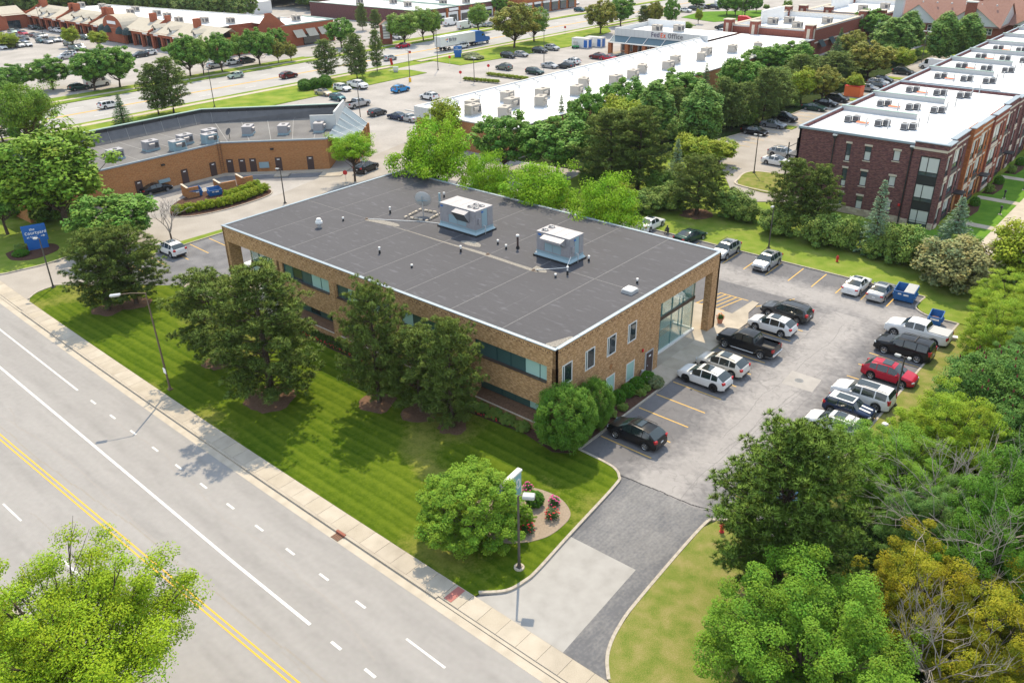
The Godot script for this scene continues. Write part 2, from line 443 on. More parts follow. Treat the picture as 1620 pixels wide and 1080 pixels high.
	# cars
	for p: Array in [["white", 0.74, 0.74, 0.73], ["pearl", 0.62, 0.60, 0.55], ["silver", 0.40, 0.41, 0.42], ["grey", 0.22, 0.24, 0.26], ["charcoal", 0.045, 0.05, 0.055], ["black", 0.010, 0.011, 0.013], ["red", 0.42, 0.012, 0.035], ["maroon", 0.12, 0.012, 0.014], ["navy", 0.015, 0.03, 0.075], ["blue", 0.05, 0.13, 0.24], ["skyblue", 0.01, 0.22, 0.52], ["green", 0.02, 0.055, 0.045], ["teal", 0.025, 0.10, 0.12], ["mint", 0.36, 0.46, 0.40], ["olive", 0.14, 0.16, 0.13], ["gold", 0.42, 0.36, 0.25]]:
		var m := mat(p[1], p[2], p[3], 0.28)
		m.metallic_specular = 0.2; m.clearcoat_enabled = true; m.clearcoat = 0.6; m.clearcoat_roughness = 0.04
		if p[0] in ["silver", "grey", "gold", "mint", "charcoal", "teal", "green", "navy", "blue", "maroon"]: m.metallic = 0.35
		M["paint_" + p[0]] = m
	M.car_glass = mat(0.02, 0.032, 0.034, 0.03); M.car_glass.metallic_specular = 1.0
	M.car_trim = mat(0.02, 0.02, 0.022, 0.6)
	M.tyre = mat(0.016, 0.016, 0.017, 0.9)
	M.rim = mat(0.50, 0.51, 0.52, 0.3, 0.75)
	M.rim_dark = mat(0.03, 0.03, 0.032, 0.35, 0.5)
	M.chrome = mat(0.62, 0.63, 0.64, 0.15, 0.9)
	M.headlight = mat(0.62, 0.66, 0.68, 0.1, 0.2)
	M.taillight = mat(0.40, 0.01, 0.012, 0.15)
	M.plate = mat(0.66, 0.67, 0.68, 0.5)
	M.skin = mat(0.30, 0.18, 0.12, 0.7)
	M.cloth_dark = mat(0.02, 0.022, 0.03, 0.9)
	M.cloth_shirt = mat(0.05, 0.045, 0.05, 0.9)
	M.flower_red = mat(0.55, 0.02, 0.03, 0.7)
	M.flower_pink = mat(0.62, 0.05, 0.25, 0.7)
	M.flower_yellow = mat(0.72, 0.42, 0.05, 0.7)
	print("materials ", Time.get_ticks_msec())

func kz(x: float) -> float:   # front edge of the street kerb
	return 18.12 + 0.006 * (x - 5.0) - 0.00022 * pow(minf(x - 5.0, 0.0), 2)

func lz(x: float) -> float:   # back edge of the sidewalk
	return kz(x) - 1.64

func along(f: Callable, x0: float, x1: float, n: int) -> PackedVector2Array:
	var p := PackedVector2Array()
	for i in n + 1:
		var x := lerpf(x0, x1, float(i) / n)
		p.append(Vector2(x, f.call(x)))
	return p

func street_line(a: Array) -> Callable:   # a marking through given points
	var p := poly(a)
	return func(x: float) -> float:
		for i in p.size() - 1:
			if x <= p[i + 1].x or i == p.size() - 2:
				return lerpf(p[i].y, p[i + 1].y, (x - p[i].x) / (p[i + 1].x - p[i].x))
		return 0.0

func ground() -> void:
	var mb := MB.new()
	mb.sheet(rect(-1600, -1600, 1200, 800), -0.06)
	struct("ground", mb, M.grass_far)
	# the street: concrete worn in tracks along its length
	var r := Rect2(-80, 16, 120, 25)
	var n1 := noise(101, 0.05, 4); var n2 := noise(102, 0.9, 2); var n3 := noise(103, 0.35, 3)
	var img := paint(1200, 250, r, func(x: float, z: float) -> Color:
		var t := n1.get_noise_2d(x * 0.35, z * 7.0) * 0.6 + n3.get_noise_2d(x * 0.25, z * 2.2) * 0.5 + n2.get_noise_2d(x * 2.0, z * 2.0) * 0.35
		var lane := fposmod(z - 18.2 - 0.02 * x, 3.25) / 3.25
		var worn := exp(-pow((lane - 0.5) / 0.2, 2.0)) * (0.6 + n3.get_noise_2d(x * 0.5, z * 3.0)) + maxf(0.0, n2.get_noise_2d(x * 0.4 + 30.0, z * 0.9) - 0.25) * 1.2
		var b := 0.31 + 0.04 * t - 0.03 * worn
		return Color(b * 1.0, b * 0.962, b * 0.925))
	var rn := RandomNumberGenerator.new(); rn.seed = 5
	for i in 9: crack(img, r, Vector2(rn.randf_range(-60, 12), rn.randf_range(19, 34)), 0.0, rn.randf_range(3, 9), Color(0.58, 0.56, 0.54), rn, 0.25)
	crack(img, r, Vector2(-46, 26.3), 0.0, 42, Color(0.60, 0.58, 0.56), rn, 0.15)
	crack(img, r, Vector2(-60, 28.15), -0.008, 75, Color(0.58, 0.55, 0.51), rn, 0.1)
	crack(img, r, Vector2(-30, 20.9), 0.012, 36, Color(0.60, 0.58, 0.56), rn, 0.3)
	M.street = fmat(ImageTexture.create_from_image(img), r, 0.9)
	mb = MB.new()
	var edge := along(func(x: float) -> float: return kz(x) + 0.02, -120, 80, 60)
	var pl := PackedVector2Array(edge)
	pl.append(Vector2(80, 35.1)); pl.append(Vector2(-120, 35.1))
	mb.sheet(pl, 0.0)
	struct("street", mb, M.street)
	# gutter, kerb, sidewalk
	mb = MB.new()
	band(mb, along(kz, -120, 80, 100), 0.02, 0.62, 0, 0.006, true)
	struct("gutter", mb, M.concrete2)
	for seg: Array in [[-58.6, 4.9], [16.4, 80.0], [-120.0, -74.0]]:
		mb = MB.new()
		band(mb, along(kz, seg[0], seg[1], 40), -0.20, 0.0, -0.02, 0.13)
		struct("street_kerb", mb, M.concrete3)
	mb = MB.new()
	band(mb, along(func(_x: float) -> float: return 35.1, -120, 80, 8), 0.0, 0.2, -0.02, 0.13)
	struct("street_kerb", mb, M.concrete3)
	mb = MB.new(); mb.sheet(rect(-120, 35.3, 80, 90), 0.12)
	struct("verge", mb, M.grass_back)
	for seg: Array in [[4.9, 16.4], [-74.0, -58.6]]:
		mb = MB.new(); band(mb, along(kz, seg[0], seg[1], 12), -0.26, 0.03, 0, 0.05, true); struct("drive_apron", mb, M.concrete2)
	# sidewalk slabs, each its own piece
	mb = MB.new()
	band(mb, along(func(x: float) -> float: return kz(x) - 0.2, -120, 80, 100), -1.44, 0.0, 0, 0.075, true)
	var walk := struct("sidewalk", mb, M.concrete3)
	var tones := [M.concrete, M.concrete2, M.concrete3, M.concrete, M.concrete2]
	var x := -74.0
	while x < 36.0:
		var low := (x > 5.5 and x < 16.2) or x < -60.4
		var top := 0.10 if low else 0.125
		mb = MB.new()
		var x1 := x + 1.52
		mb.prism(PackedVector2Array([Vector2(x + 0.012, lz(x)), Vector2(x1 - 0.012, lz(x1)), Vector2(x1 - 0.012, kz(x1) - 0.215), Vector2(x + 0.012, kz(x) - 0.215)]), 0.0, top + rng.randf_range(-0.004, 0.004))
		var red := absf(x - 5.0) < 0.5 or absf(x + 59.7) < 0.6
		place("slab", mb.mesh(), tones[rng.randi() % 5], walk)
		if red:
			mb = MB.new()
			mb.sheet(PackedVector2Array([Vector2(x + 0.25, lz(x) + 0.06), Vector2(x + 0.85, lz(x) + 0.06), Vector2(x + 0.85, kz(x) - 0.3), Vector2(x + 0.25, kz(x) - 0.3)]), top + 0.012)
			place("warning_pad", mb.mesh(), M.red_pad, walk)
		x = x1
	# street markings
	var dash := street_line([-130, 17.5, -55.8, 19.95, -38, 20.5, -4.3, 21.25, 8.8, 21.48, 60, 22.2])
	var solid := street_line([-130, 21.0, -47.5, 23.2, -31.2, 23.6, -8.3, 24.2, 0.7, 24.33, 60, 25.2])
	var yel := street_line([-130, 28.9, -35.1, 27.98, -3, 27.6, 3.35, 27.5, 60, 26.9])
	var marks := func(called: String, f: Callable, a: float, b: float, w: float, m: Material) -> void:
		var q := MB.new()
		band(q, along(f, a, b, maxi(1, int((b - a) / 4.0))), -w / 2, w / 2, 0, 0.005, true)
		struct(called, q, m)
	marks.call("lane_line", dash, -110, -37.6, 0.16, M.white_paint)
	for k in 30:
		var a := -35.0 + k * 3.62
		if a > 7.0: break
		if a < 2.0: marks.call("lane_dash", dash, a, a + 0.92, 0.16, M.white_paint)
	marks.call("lane_dash", dash, 5.8, 9.0, 0.14, M.white_paint)
	marks.call("lane_dash", dash, 16.0, 19.2, 0.14, M.white_paint)
	marks.call("lane_line", solid, -110, 0.6, 0.2, M.white_paint)
	for k in 6: marks.call("lane_dash", solid, 2.6 + k * 3.0, 3.5 + k * 3.0, 0.18, M.white_paint)
	for o: float in [-0.16, 0.16]:
		marks.call("centre_line", func(xx: float) -> float: return yel.call(xx) + o, -110, 60, 0.11, M.yellow_paint)
	for k in 8: marks.call("lane_dash", func(xx: float) -> float: return yel.call(xx) + 3.5, -44.0 + k * 9.1, -41.0 + k * 9.1, 0.13, M.white_paint)
	# storm drain
	var dr := thing("storm_drain", "rusty iron storm drain grate in the street gutter", "drain", Vector3(-4.3, 0, kz(-4.3) + 0.3))
	mb = MB.new(); mb.box(Vector3(0, 0.012, 0), Vector3(0.75, 0.03, 0.52)); obj("frame", mb, M.pole_rust, dr)
	for k in 5:
		mb = MB.new(); mb.box(Vector3(-0.28 + k * 0.14, 0.035, 0), Vector3(0.07, 0.03, 0.46)); obj("bar", mb, mat(0.20, 0.09, 0.05, 0.8), dr)
	mb = MB.new(); mb.bbox(Vector3(0, 0.10, -0.36), Vector3(0.9, 0.16, 0.2), 0.02); obj("hood", mb, mat(0.26, 0.08, 0.05, 0.8), dr)
	# front lawn with mowing stripes
	r = Rect2(-64, -1, 74, 18)
	var g1 := noise(111, 0.10, 4); var g2 := noise(112, 1.2, 3); var g3 := noise(113, 0.04, 3)
	img = paint(1110, 270, r, func(xx: float, z: float) -> Color:
		var wob := g3.get_noise_2d(xx * 0.8, z) * 0.35
		var s := sin((z + wob) * TAU / 1.25)
		var st := clampf(s * 2.2, -1, 1)
		var t := g1.get_noise_2d(xx, z) * 0.5 + g2.get_noise_2d(xx, z) * 0.5 + g2.get_noise_2d(xx * 4.0, z * 4.0) * 0.5
		var dry := clampf(g3.get_noise_2d(xx * 1.6 + 40.0, z * 2.0 + 9.0) * 2.4 - 0.35 + t * 0.7, 0.0, 1.0)
		var cc := Color(0.056, 0.098, 0.006).lerp(Color(0.112, 0.156, 0.013), 0.45 + 0.2 * st + 0.16 * sin(z * 10.0 + wob * 14.0) + 0.75 * t)
		return cc.lerp(Color(0.25, 0.235, 0.06), dry * 0.75))
	M.lawn = fmat(ImageTexture.create_from_image(img), r, 1.0)
	var drive_l := smooth_line([2.2, -0.1, 4.6, 0.0, 5.8, 0.2, 6.6, 0.8, 7.0, 1.9, 7.7, 8.3, 8.15, 12.2, 8.15, 13.5, 7.8, 14.9, 6.6, 16.1])
	var lawn := PackedVector2Array()
	for i in 41: lawn.append(Vector2(lerpf(-60.6, 6.6, i / 40.0), lz(lerpf(-60.6, 6.6, i / 40.0)) - 0.02))
	var rev := PackedVector2Array(drive_l); rev.reverse()
	rev.remove_at(0)
	lawn.append_array(rev)
	lawn.append_array(poly([0.3, -0.1, 0.3, 0.6, -44.6, 0.6, -45.6, 2.45, -51.6, 2.55, -56.0, 6.0, -62.5, 10.9, -62.6, 12.0, -62.3, 13.6, -61.6, 14.6]))
	mb = MB.new(); mb.prism(lawn, -0.04, 0.12)
	struct("front_lawn", mb, M.lawn)
	kerb("drive_kerb", drive_l, M.kerb, 0.2, 0.15)
	kerb("drive_kerb", smooth_line([-56.0, 6.0, -62.5, 10.9, -62.75, 12.0, -62.45, 13.6, -61.4, 14.9]), M.kerb, 0.2, 0.15)
	# office parking lot
	r = Rect2(-30, -50, 50, 68)
	var a1 := noise(121, 0.09, 4); var a2 := noise(122, 1.6, 3); var a3 := noise(123, 0.03, 3); var a4 := noise(124, 0.5, 3)
	var a5 := noise(125, 0.42, 1, FastNoiseLite.TYPE_CELLULAR); a5.fractal_type = FastNoiseLite.FRACTAL_NONE; a5.cellular_return_type = FastNoiseLite.RETURN_DISTANCE2_SUB
	img = paint(1000, 1360, r, func(xx: float, z: float) -> Color:
		var t := a1.get_noise_2d(xx, z) * 0.6 + a4.get_noise_2d(xx, z) * 0.45 + a2.get_noise_2d(xx, z) * 0.45
		var wear := clampf(1.25 - absf(xx - 10.2 + a3.get_noise_2d(xx, z) * 2.0) / 3.3 + t * 0.55, 0, 1) if z < 0.4 else clampf(0.45 + t * 0.9, 0, 1)
		if z < -36.5: wear = clampf(1.3 - absf(z + 38.0 + a3.get_noise_2d(xx, z) * 2.0) / 3.0 + t * 0.5, 0, 1)
		var cc := Color(0.165, 0.162, 0.168).lerp(Color(0.315, 0.30, 0.292), wear)
		if z > 0.4:
			var edge_ := clampf(1.6 - minf(xx - 6.6 - z * 0.08, 14.4 - xx) / 0.9, 0, 1)
			var streak := a4.get_noise_2d(xx * 8.0 + 50.0, z * 0.9) * 0.35 + a2.get_noise_2d(xx * 2.5, z * 2.0) * 0.5 + a1.get_noise_2d(xx * 3.0, z * 2.0) * 0.5
			cc = Color(0.225, 0.221, 0.219).lerp(Color(0.135, 0.137, 0.147), clampf(0.4 + streak + edge_ * 0.5, 0, 1))
		if z < 0.4 and a5.get_noise_2d(xx + a4.get_noise_2d(xx, z) * 1.1, z + a4.get_noise_2d(z, xx) * 1.1) < -0.972 + 0.05 * a1.get_noise_2d(xx * 0.6, z * 0.6): cc = cc * 0.84
		return cc * (1.0 + t * 0.16))
	for i in 30:
		var p := Vector2(rn.randf_range(1, 19), rn.randf_range(-46, 4))
		crack(img, r, p, [0.0, 1.57, 0.8, 2.4][rn.randi() % 4] + rn.randf_range(-0.2, 0.2), rn.randf_range(0.6, 3.2), Color(0.46, 0.45, 0.45), rn, 0.8)
	for i in 6: crack(img, r, Vector2(7.3 + rn.randf_range(-0.3, 6.5), rn.randf_range(-44, -14)), 1.57, rn.randf_range(10, 26), Color(0.46, 0.45, 0.45), rn, 0.2, 1)
	crack(img, r, Vector2(6.4, 0.55), -0.06, 7.6, Color(0.14, 0.14, 0.15), rn, 0.2, 3)
	M.lot = fmat(ImageTexture.create_from_image(img), r, 0.92)
	mb = MB.new()
	mb.sheet(poly([2.2, -0.1, 4.6, 0.0, 5.8, 0.2, 6.6, 0.8, 7.0, 1.9, 7.7, 8.3, 8.15, 12.2, 8.15, 13.5, 7.8, 14.9, 6.3, 16.5, 16.6, 16.5, 15.6, 15.3, 14.8, 12.9, 14.4, 10.0, 13.95, 2.0, 14.3, 0.8, 15.2, 0.2, 18.35, 0.0, 18.35, -41.1, 15.6, -41.1, 13.8, -42.5, 13.8, -45.6, -30, -45.6, -30, -24, 1.2, -24, 2.3, -24]), 0.004)
	struct("parking_lot", mb, M.lot)
	mb = MB.new()
	mb.sheet(poly([7.75, 8.3, 12.9, 8.2, 13.4, 16.45, 6.7, 16.45, 7.9, 15.0, 8.25, 13.5, 8.25, 12.2]), 0.009)
	struct("drive_patch", mb, tmat(ramp_tex(61, 512, [C(0.31, 0.30, 0.285), C(0.355, 0.345, 0.33), C(0.39, 0.38, 0.365)], 0.01, 0.3, 0.4), 8.0, 0.95))
	mb = MB.new(); mb.sheet(poly([-0.9, -29.5, -0.9, -33.6, 0.9, -33.6, 1.0, -32.5, 0.4, -29.6]), 0.010)
	struct("asphalt_patch", mb, M.lot_dark)
	mb = MB.new(); mb.sheet(poly([-63, 2.2, -63, -10.8, -64.8, -11.6, -65.2, -24, -66.4, -33, -65.8, -45.6, -29.9, -45.6, -29.9, -24, -44.4, -24, -44.4, 2.0, -50, 2.0, -56.5, 5.5, -60.0, 8.0]), 0.002)
	struct("side_lot", mb, M.lot_dark)
	mb = MB.new(); mb.sheet(poly([-62.2, 12.0, -62.0, 13.5, -60.4, 15.3, -74.5, 14.9, -71.6, 14.0, -70.7, 11.9, -70.2, 8.0, -72.0, 1.0, -64.0, -3.0, -62.5, 2.5, -57.0, 5.3, -62.2, 10.4]), 0.006)
	struct("side_drive", mb, M.lane)
	# stall lines
	var stall := func(xa: float, za: float, xb: float, zb: float) -> void:
		var d := (Vector2(xb, zb) - Vector2(xa, za)).normalized(); var nn := Vector2(-d.y, d.x) * 0.055
		var q := MB.new()
		q.sheet(PackedVector2Array([Vector2(xa, za) + nn, Vector2(xb, zb) + nn, Vector2(xb, zb) - nn, Vector2(xa, za) - nn]), 0.012)
		struct("stall_line", q, M.stall_paint)
	for k in 11:
		if k < 5 or (k > 4 and k < 11): stall.call(2.45, -2.8 - k * 2.745, 7.15, -2.75 - k * 2.745)
	for k in 13: stall.call(13.8, -2.6 - k * 2.72, 18.2, -2.6 - k * 2.72)
	for k in 11: stall.call(-15.4 + k * 2.68, -45.3, -15.3 + k * 2.68, -40.9)
	for k in 5: stall.call(-62.7, -8.1 + k * 2.72, -58.1, -7.9 + k * 2.72)
	for k in 5:
		stall.call(-51.0 + k * 0.62, 0.0 - k * 0.02, -50.2 + k * 0.62, -2.45)
		stall.call(-4.2 + k * 0.62, -29.6, -3.4 + k * 0.62, -33.4)
	stall.call(-51.2, -0.05, -48.0, -0.05); stall.call(-50.4, -2.5, -47.2, -2.5)
	stall.call(-4.3, -29.6, -1.0, -29.6); stall.call(-3.5, -33.4, -0.2, -33.4); stall.call(1.0, -32.4, 3.4, -36.8)
	# kerbs of the lot
	kerb("lot_kerb", poly([-30, -45.68, 13.85, -45.62]), M.kerb)
	kerb("lot_kerb", smooth_line([13.9, -45.5, 13.85, -42.8, 14.4, -41.8, 15.7, -41.1, 18.4, -41.1], 4), M.pale_kerb)
	kerb("lot_kerb", poly([18.42, -41.1, 18.42, 0.1]), M.kerb, 0.18)
	kerb("drive_kerb", smooth_line([18.4, 0.1, 15.6, 0.15, 14.5, 0.7, 14.1, 2.0, 14.5, 10.4, 14.8, 12.9, 15.2, 14.4, 15.7, 15.4, 16.5, 16.4]), M.kerb, 0.2)
	kerb("lot_kerb", poly([2.25, -0.1, 2.25, -15.0]), M.kerb, 0.16)
	# rough lawn east of the drive, back lawn, bank
	mb = MB.new(); mb.prism(poly([14.2, 2.0, 14.6, 0.8, 15.6, 0.25, 18.5, 0.2, 18.5, -41.0, 60, -41.0, 60, 16.4, 16.55, 16.5, 15.75, 15.4, 15.25, 14.4, 14.9, 12.9, 14.55, 10.4]), -0.04, 0.11)
	struct("side_lawn", mb, M.grass_dry)
	mb = MB.new(); mb.prism(poly([-40, -45.75, 13.95, -45.7, 13.95, -42.8, 14.5, -41.9, 15.7, -41.2, 60, -41.1, 60, -63.5, 8.0, -63.6, 7.0, -61.5, -14, -61.0, -18, -66, -30, -68, -42, -62]), -0.04, 0.115)
	struct("back_lawn", mb, M.grass_back)
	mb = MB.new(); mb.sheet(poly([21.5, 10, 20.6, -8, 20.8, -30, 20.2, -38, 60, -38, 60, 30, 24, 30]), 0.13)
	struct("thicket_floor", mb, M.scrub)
	# entrance plaza of slabs
	mb = MB.new(); mb.prism(poly([0.0, -12.5, 2.2, -12.5, 2.2, -28.6, 1.2, -30.6, 1.0, -33.4, 0.2, -33.5, 0.0, -29.4, -8.6, -29.4, -8.6, -23.7, -1.3, -23.7, -1.3, -12.5]), -0.03, 0.09)
	var plaza := struct("entrance_walk", mb, M.concrete3)
	for k in 9:
		mb = MB.new(); mb.prism(rect(0.02, -13.9 - k * 1.75, 2.19, -12.16 - k * 1.75), 0.05, 0.105 + rng.randf_range(0, 0.003))
		place("slab", mb.mesh(), tones[rng.randi() % 5], plaza)
	mb = MB.new(); mb.prism(poly([-44.6, 2.4, -45.6, 2.45, -51.3, 2.45, -51.4, 1.4, -50.8, 0.3, -48.2, 0.1, -47.8, -12, -43.2, -12, -43.2, -2.0, -36, -2.0, -36, 0.5, -44.6, 0.5]), -0.03, 0.10)
	struct("side_walk", mb, M.concrete2)
	# planting beds along the office
	mb = MB.new(); mb.prism(poly([0.0, -0.4, 2.2, -0.4, 2.2, -12.3, 0.02, -12.3]), -0.03, 0.13); struct("planting_bed", mb, M.dark_mulch)
	mb = MB.new(); mb.prism(poly([-35.2, -0.2, 2.15, -0.2, 2.15, 0.75, 0.9, 1.5, -2.4, 0.9, -8.8, 1.5, -35.2, 1.5]), -0.03, 0.14); struct("planting_bed", mb, M.dark_mulch)
	mb = MB.new(); mb.prism(smooth_line([6.1, 10.6, 6.75, 9.2, 6.75, 7.2, 6.1, 6.2, 4.6, 5.6, 2.6, 5.9, 1.0, 7.0, 0.5, 9.5, 2.0, 11.6, 4.6, 11.8, 6.1, 10.6]).slice(0, -1), -0.03, 0.15); struct("sign_bed", mb, M.gravel)
	mb = MB.new(); mb.prism(rect(-46, -31.2, -9.5, -25.9), -0.03, 0.12); struct("planting_bed", mb, M.grass_back)
	# rear lane, wide pavements towards the malls
	mb = MB.new(); mb.sheet(poly([-64.5, 0.5, -64.3, -4, -64.1, -11.2, -65.4, -24, -66.6, -33, -66, -45.5, -40, -45.5, -40, -58, -60, -58, -79, -60, -73.5, -36, -71, -25, -70.6, -16, -72, -11.5, -74.5, -9, -80, -3, -73, 1.0]), 0.010)
	struct("rear_lane", mb, M.lane)
	mb = MB.new(); mb.sheet(poly([-135.5, 60, -135.5, 10, -100, 16, -75, 14.8, -72, 2, -72, -9.5, -66, -30, -60, -58, -40, -58, -40, -240, -136, -260]), -0.008)
	struct("mall_lot", mb, M.lot_far)
	mb = MB.new(); mb.prism(poly([-63.0, 2.0, -63.0, -10.2, -64.1, -11.0, -64.4, -4.0, -64.6, 0.5]), -0.03, 0.12)
	struct("grass_strip", mb, M.grass_back)
	kerb("strip_kerb", poly([-62.95, 2.0, -62.95, -10.6]), M.kerb)
	mb = MB.new(); mb.prism(poly([-71.4, 14.2, -70.8, 12.0, -70.4, 9.0, -71.0, 5.0, -73.0, 1.0, -80, -2.5, -110, -4.0, -128, 8, -110, 16.2, -76, 14.9]), -0.03, 0.12)
	struct("sign_lawn", mb, M.grass_back)
	kerb("strip_kerb", smooth_line([-75.0, 14.9, -71.6, 14.2, -70.85, 12.0, -70.4, 9.0, -71.0, 5.0, -73.0, 1.0, -80, -2.5]), M.kerb, 0.2)
	mb = MB.new(); mb.prism(smooth_line([-77.8, 10.9, -74.8, 11.3, -73.0, 9.5, -73.8, 6.2, -76.5, 5.6, -78.4, 8.0, -77.8, 10.9]).slice(0, -1), -0.02, 0.15); struct("sign_bed", mb, M.dark_mulch)
	mb = MB.new(); mb.prism(smooth_line([-74.1, -9.4, -71.9, -11.8, -70.9, -16.7, -71.4, -22.8, -73.0, -25.0, -75.6, -25.4, -78.4, -24.5, -80.6, -20.0, -80.4, -15.0, -78.0, -11.5, -74.1, -9.4]).slice(0, -1), -0.03, 0.13)
	struct("hedge_island", mb, M.dark_mulch)
	kerb("strip_kerb", smooth_line([-74.1, -9.4, -71.9, -11.8, -70.9, -16.7, -71.4, -22.8, -73.0, -25.0, -75.6, -25.4]), M.kerb)
	mb = MB.new(); mb.prism(poly([-86.95, -4.0, -85.9, -4.0, -85.9, -25.3, -83.0, -28.6, -80.4, -31.0, -79.0, -29.6, -77.6, -31.2, -78.6, -32.6, -75.0, -36.2, -73.4, -34.0, -70.9, -36.4, -73.2, -40.4, -76.0, -37.7, -86.95, -26.0]), -0.03, 0.12)
	struct("mall_walk", mb, M.concrete3)
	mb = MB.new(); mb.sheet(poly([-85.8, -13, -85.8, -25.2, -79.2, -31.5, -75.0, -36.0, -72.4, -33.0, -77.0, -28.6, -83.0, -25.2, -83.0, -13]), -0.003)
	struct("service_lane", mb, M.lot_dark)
	# boulevard behind the malls
	mb = MB.new(); mb.sheet(rect(-163.3, -420, -141.4, 120), 0.0)
	struct("boulevard", mb, M.street_far)
	for o: float in [-151.25, -150.85]:
		mb = MB.new(); mb.sheet(rect(o - 0.14, -420, o + 0.14, 120), 0.012); struct("centre_line", mb, M.yellow_paint)
	for k in 38:
		mb = MB.new(); mb.sheet(rect(-145.9, 60.0 - k * 12.0, -145.7, 63.0 - k * 12.0), 0.012); struct("lane_dash", mb, M.white_paint)
		mb = MB.new(); mb.sheet(rect(-157.0, 60.0 - k * 12.0, -156.8, 63.0 - k * 12.0), 0.012); struct("lane_dash", mb, M.white_paint)
	for z: Array in [[-420.0, -118.5], [-108.5, 120.0]]:
		mb = MB.new(); mb.prism(rect(-141.2, z[0], -139.7, z[1]), -0.03, 0.13); struct("verge", mb, M.grass_far)
		mb = MB.new(); mb.prism(rect(-139.7, z[0], -138.0, z[1]), -0.03, 0.14); struct("far_sidewalk", mb, M.concrete2)
	mb = MB.new(); mb.prism(rect(-166.0, -420, -163.5, 120), -0.03, 0.13); struct("verge", mb, M.grass_far)
	mb = MB.new(); mb.prism(rect(-167.4, -420, -166.0, 120), -0.03, 0.14); struct("far_sidewalk", mb, M.concrete2)
	mb = MB.new(); mb.prism(rect(-171.5, -105, -167.4, 120), -0.03, 0.13); struct("verge", mb, M.grass_far)
	mb = MB.new(); mb.prism(rect(-171.5, -180, -167.4, -128), -0.03, 0.13); struct("verge", mb, M.grass_far)
	mb = MB.new(); mb.prism(poly([-138, 100, -138, -101, -131.0, -108.0, -124.6, -107.6, -124.4, -92, -123.8, -60, -112, -37, -112, -2, -125, 8, -125, 100]), -0.03, 0.12); struct("mall_lawn", mb, M.grass_far)
	mb = MB.new(); mb.prism(poly([-138.0, -121.2, -125.2, -120.4, -120.8, -161.5, -128.6, -194, -138.0, -205]), -0.03, 0.12); struct("mall_lawn", mb, M.grass_far)
	mb = MB.new(); mb.prism(poly([-126, -209.5, -113.3, -221.4, -121, -227, -131, -221.5]), -0.03, 0.12); struct("far_lawn", mb, M.grass_deep)
	mb = MB.new(); mb.prism(poly([-128.7, -238, -112.9, -232.7, -98, -262, -112, -275, -131, -256]), -0.03, 0.12); struct("far_lawn", mb, M.grass_deep)
	mb = MB.new(); mb.sheet(poly([-171.5, 120, -171.5, -105, -167.4, -110, -167.4, -125, -171.5, -130, -171.5, -180, -167.4, -186, -167.4, -420, -420, -420, -420, 120]), -0.010)
	struct("far_lot", mb, M.lot_far)
	mb = MB.new(); mb.sheet(poly([-136, -236, -90, -236, -40, -290, -40, -420, -136, -420]), -0.012)
	struct("far_lot", mb, M.lot_far)
	# lane between the trees and the townhouses
	mb = MB.new(); mb.sheet(poly([-35.6, -88.5, -34.0, -98, -33.4, -105, -33.2, -121, -32.5, -205, -10, -205, -10, -67.5, -14.5, -64.2, -19.5, -66.5, -27.5, -78]), 0.0)
	struct("townhouse_lane", mb, M.lane)
	kerb("lane_kerb", poly([-35.6, -88.5, -34.0, -98, -33.4, -105, -33.2, -121, -32.5, -205]), M.concrete2)
	mb = MB.new(); mb.prism(smooth_line([-20.1, -69.6, -21.4, -72.5, -22.0, -75.4, -21.2, -77.4, -18.6, -78.2, -14, -78.2, -14, -69.0, -20.1, -69.6]).slice(0, -1), -0.03, 0.12); struct("lane_island", mb, M.grass_dry)
	kerb("lane_kerb", smooth_line([-14, -69.0, -20.1, -69.6, -21.4, -72.5, -22.0, -75.4, -21.2, -77.4, -18.6, -78.2]), M.concrete2, 0.3)
	for z: float in [-107.2, -137.5, -166.0]:
		mb = MB.new(); mb.prism(rect(-33.0, z - 1.2, -28.0, z + 1.2), -0.03, 0.12); struct("lane_island", mb, M.grass_far)
	for k in 32:
		var z := -90.5 - k * 2.7
		if absf(z + 107.2) < 2 or absf(z + 137.5) < 2 or absf(z + 166) < 2: continue
		stall.call(-33.2, z, -28.6, z)
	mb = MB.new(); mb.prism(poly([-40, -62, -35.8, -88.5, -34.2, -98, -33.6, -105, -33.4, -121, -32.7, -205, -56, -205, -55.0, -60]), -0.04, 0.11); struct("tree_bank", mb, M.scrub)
	# lawns and walks before the townhouses
	mb = MB.new(); mb.sheet(rect(7.5, -63.6, 60, -61.4), 0.125); struct("townhouse_walk", mb, M.concrete2)
	mb = MB.new(); mb.prism(rect(8.8, -210, 14.0, -63.8), -0.03, 0.11); struct("townhouse_lawn", mb, M.grass_deep)
	mb = MB.new(); mb.prism(rect(4.0, -67.2, 8.8, -63.8), -0.03, 0.11); struct("townhouse_lawn", mb, M.grass_deep)
	mb = MB.new(); mb.prism(rect(14.0, -210, 17.6, -63.6), -0.03, 0.13); struct("townhouse_walk", mb, M.concrete2)
	for k in 10:
		mb = MB.new(); mb.prism(rect(8.8, -72.8 - k * 12.4, 14.0, -71.3 - k * 12.4), -0.03, 0.135); struct("townhouse_walk", mb, M.concrete)
		mb = MB.new(); mb.prism(poly([8.8, -74.2 - k * 12.4, 10.3, -74.4 - k * 12.4, 10.6, -78.0 - k * 12.4, 10.0, -81.8 - k * 12.4, 8.8, -82.2 - k * 12.4]), -0.03, 0.15); struct("planting_bed", mb, M.dark_mulch)
	mb = MB.new(); mb.sheet(rect(17.6, -210, 60, -66), 0.02); struct("townhouse_street", mb, M.street_far)
	print("ground ", Time.get_ticks_msec())

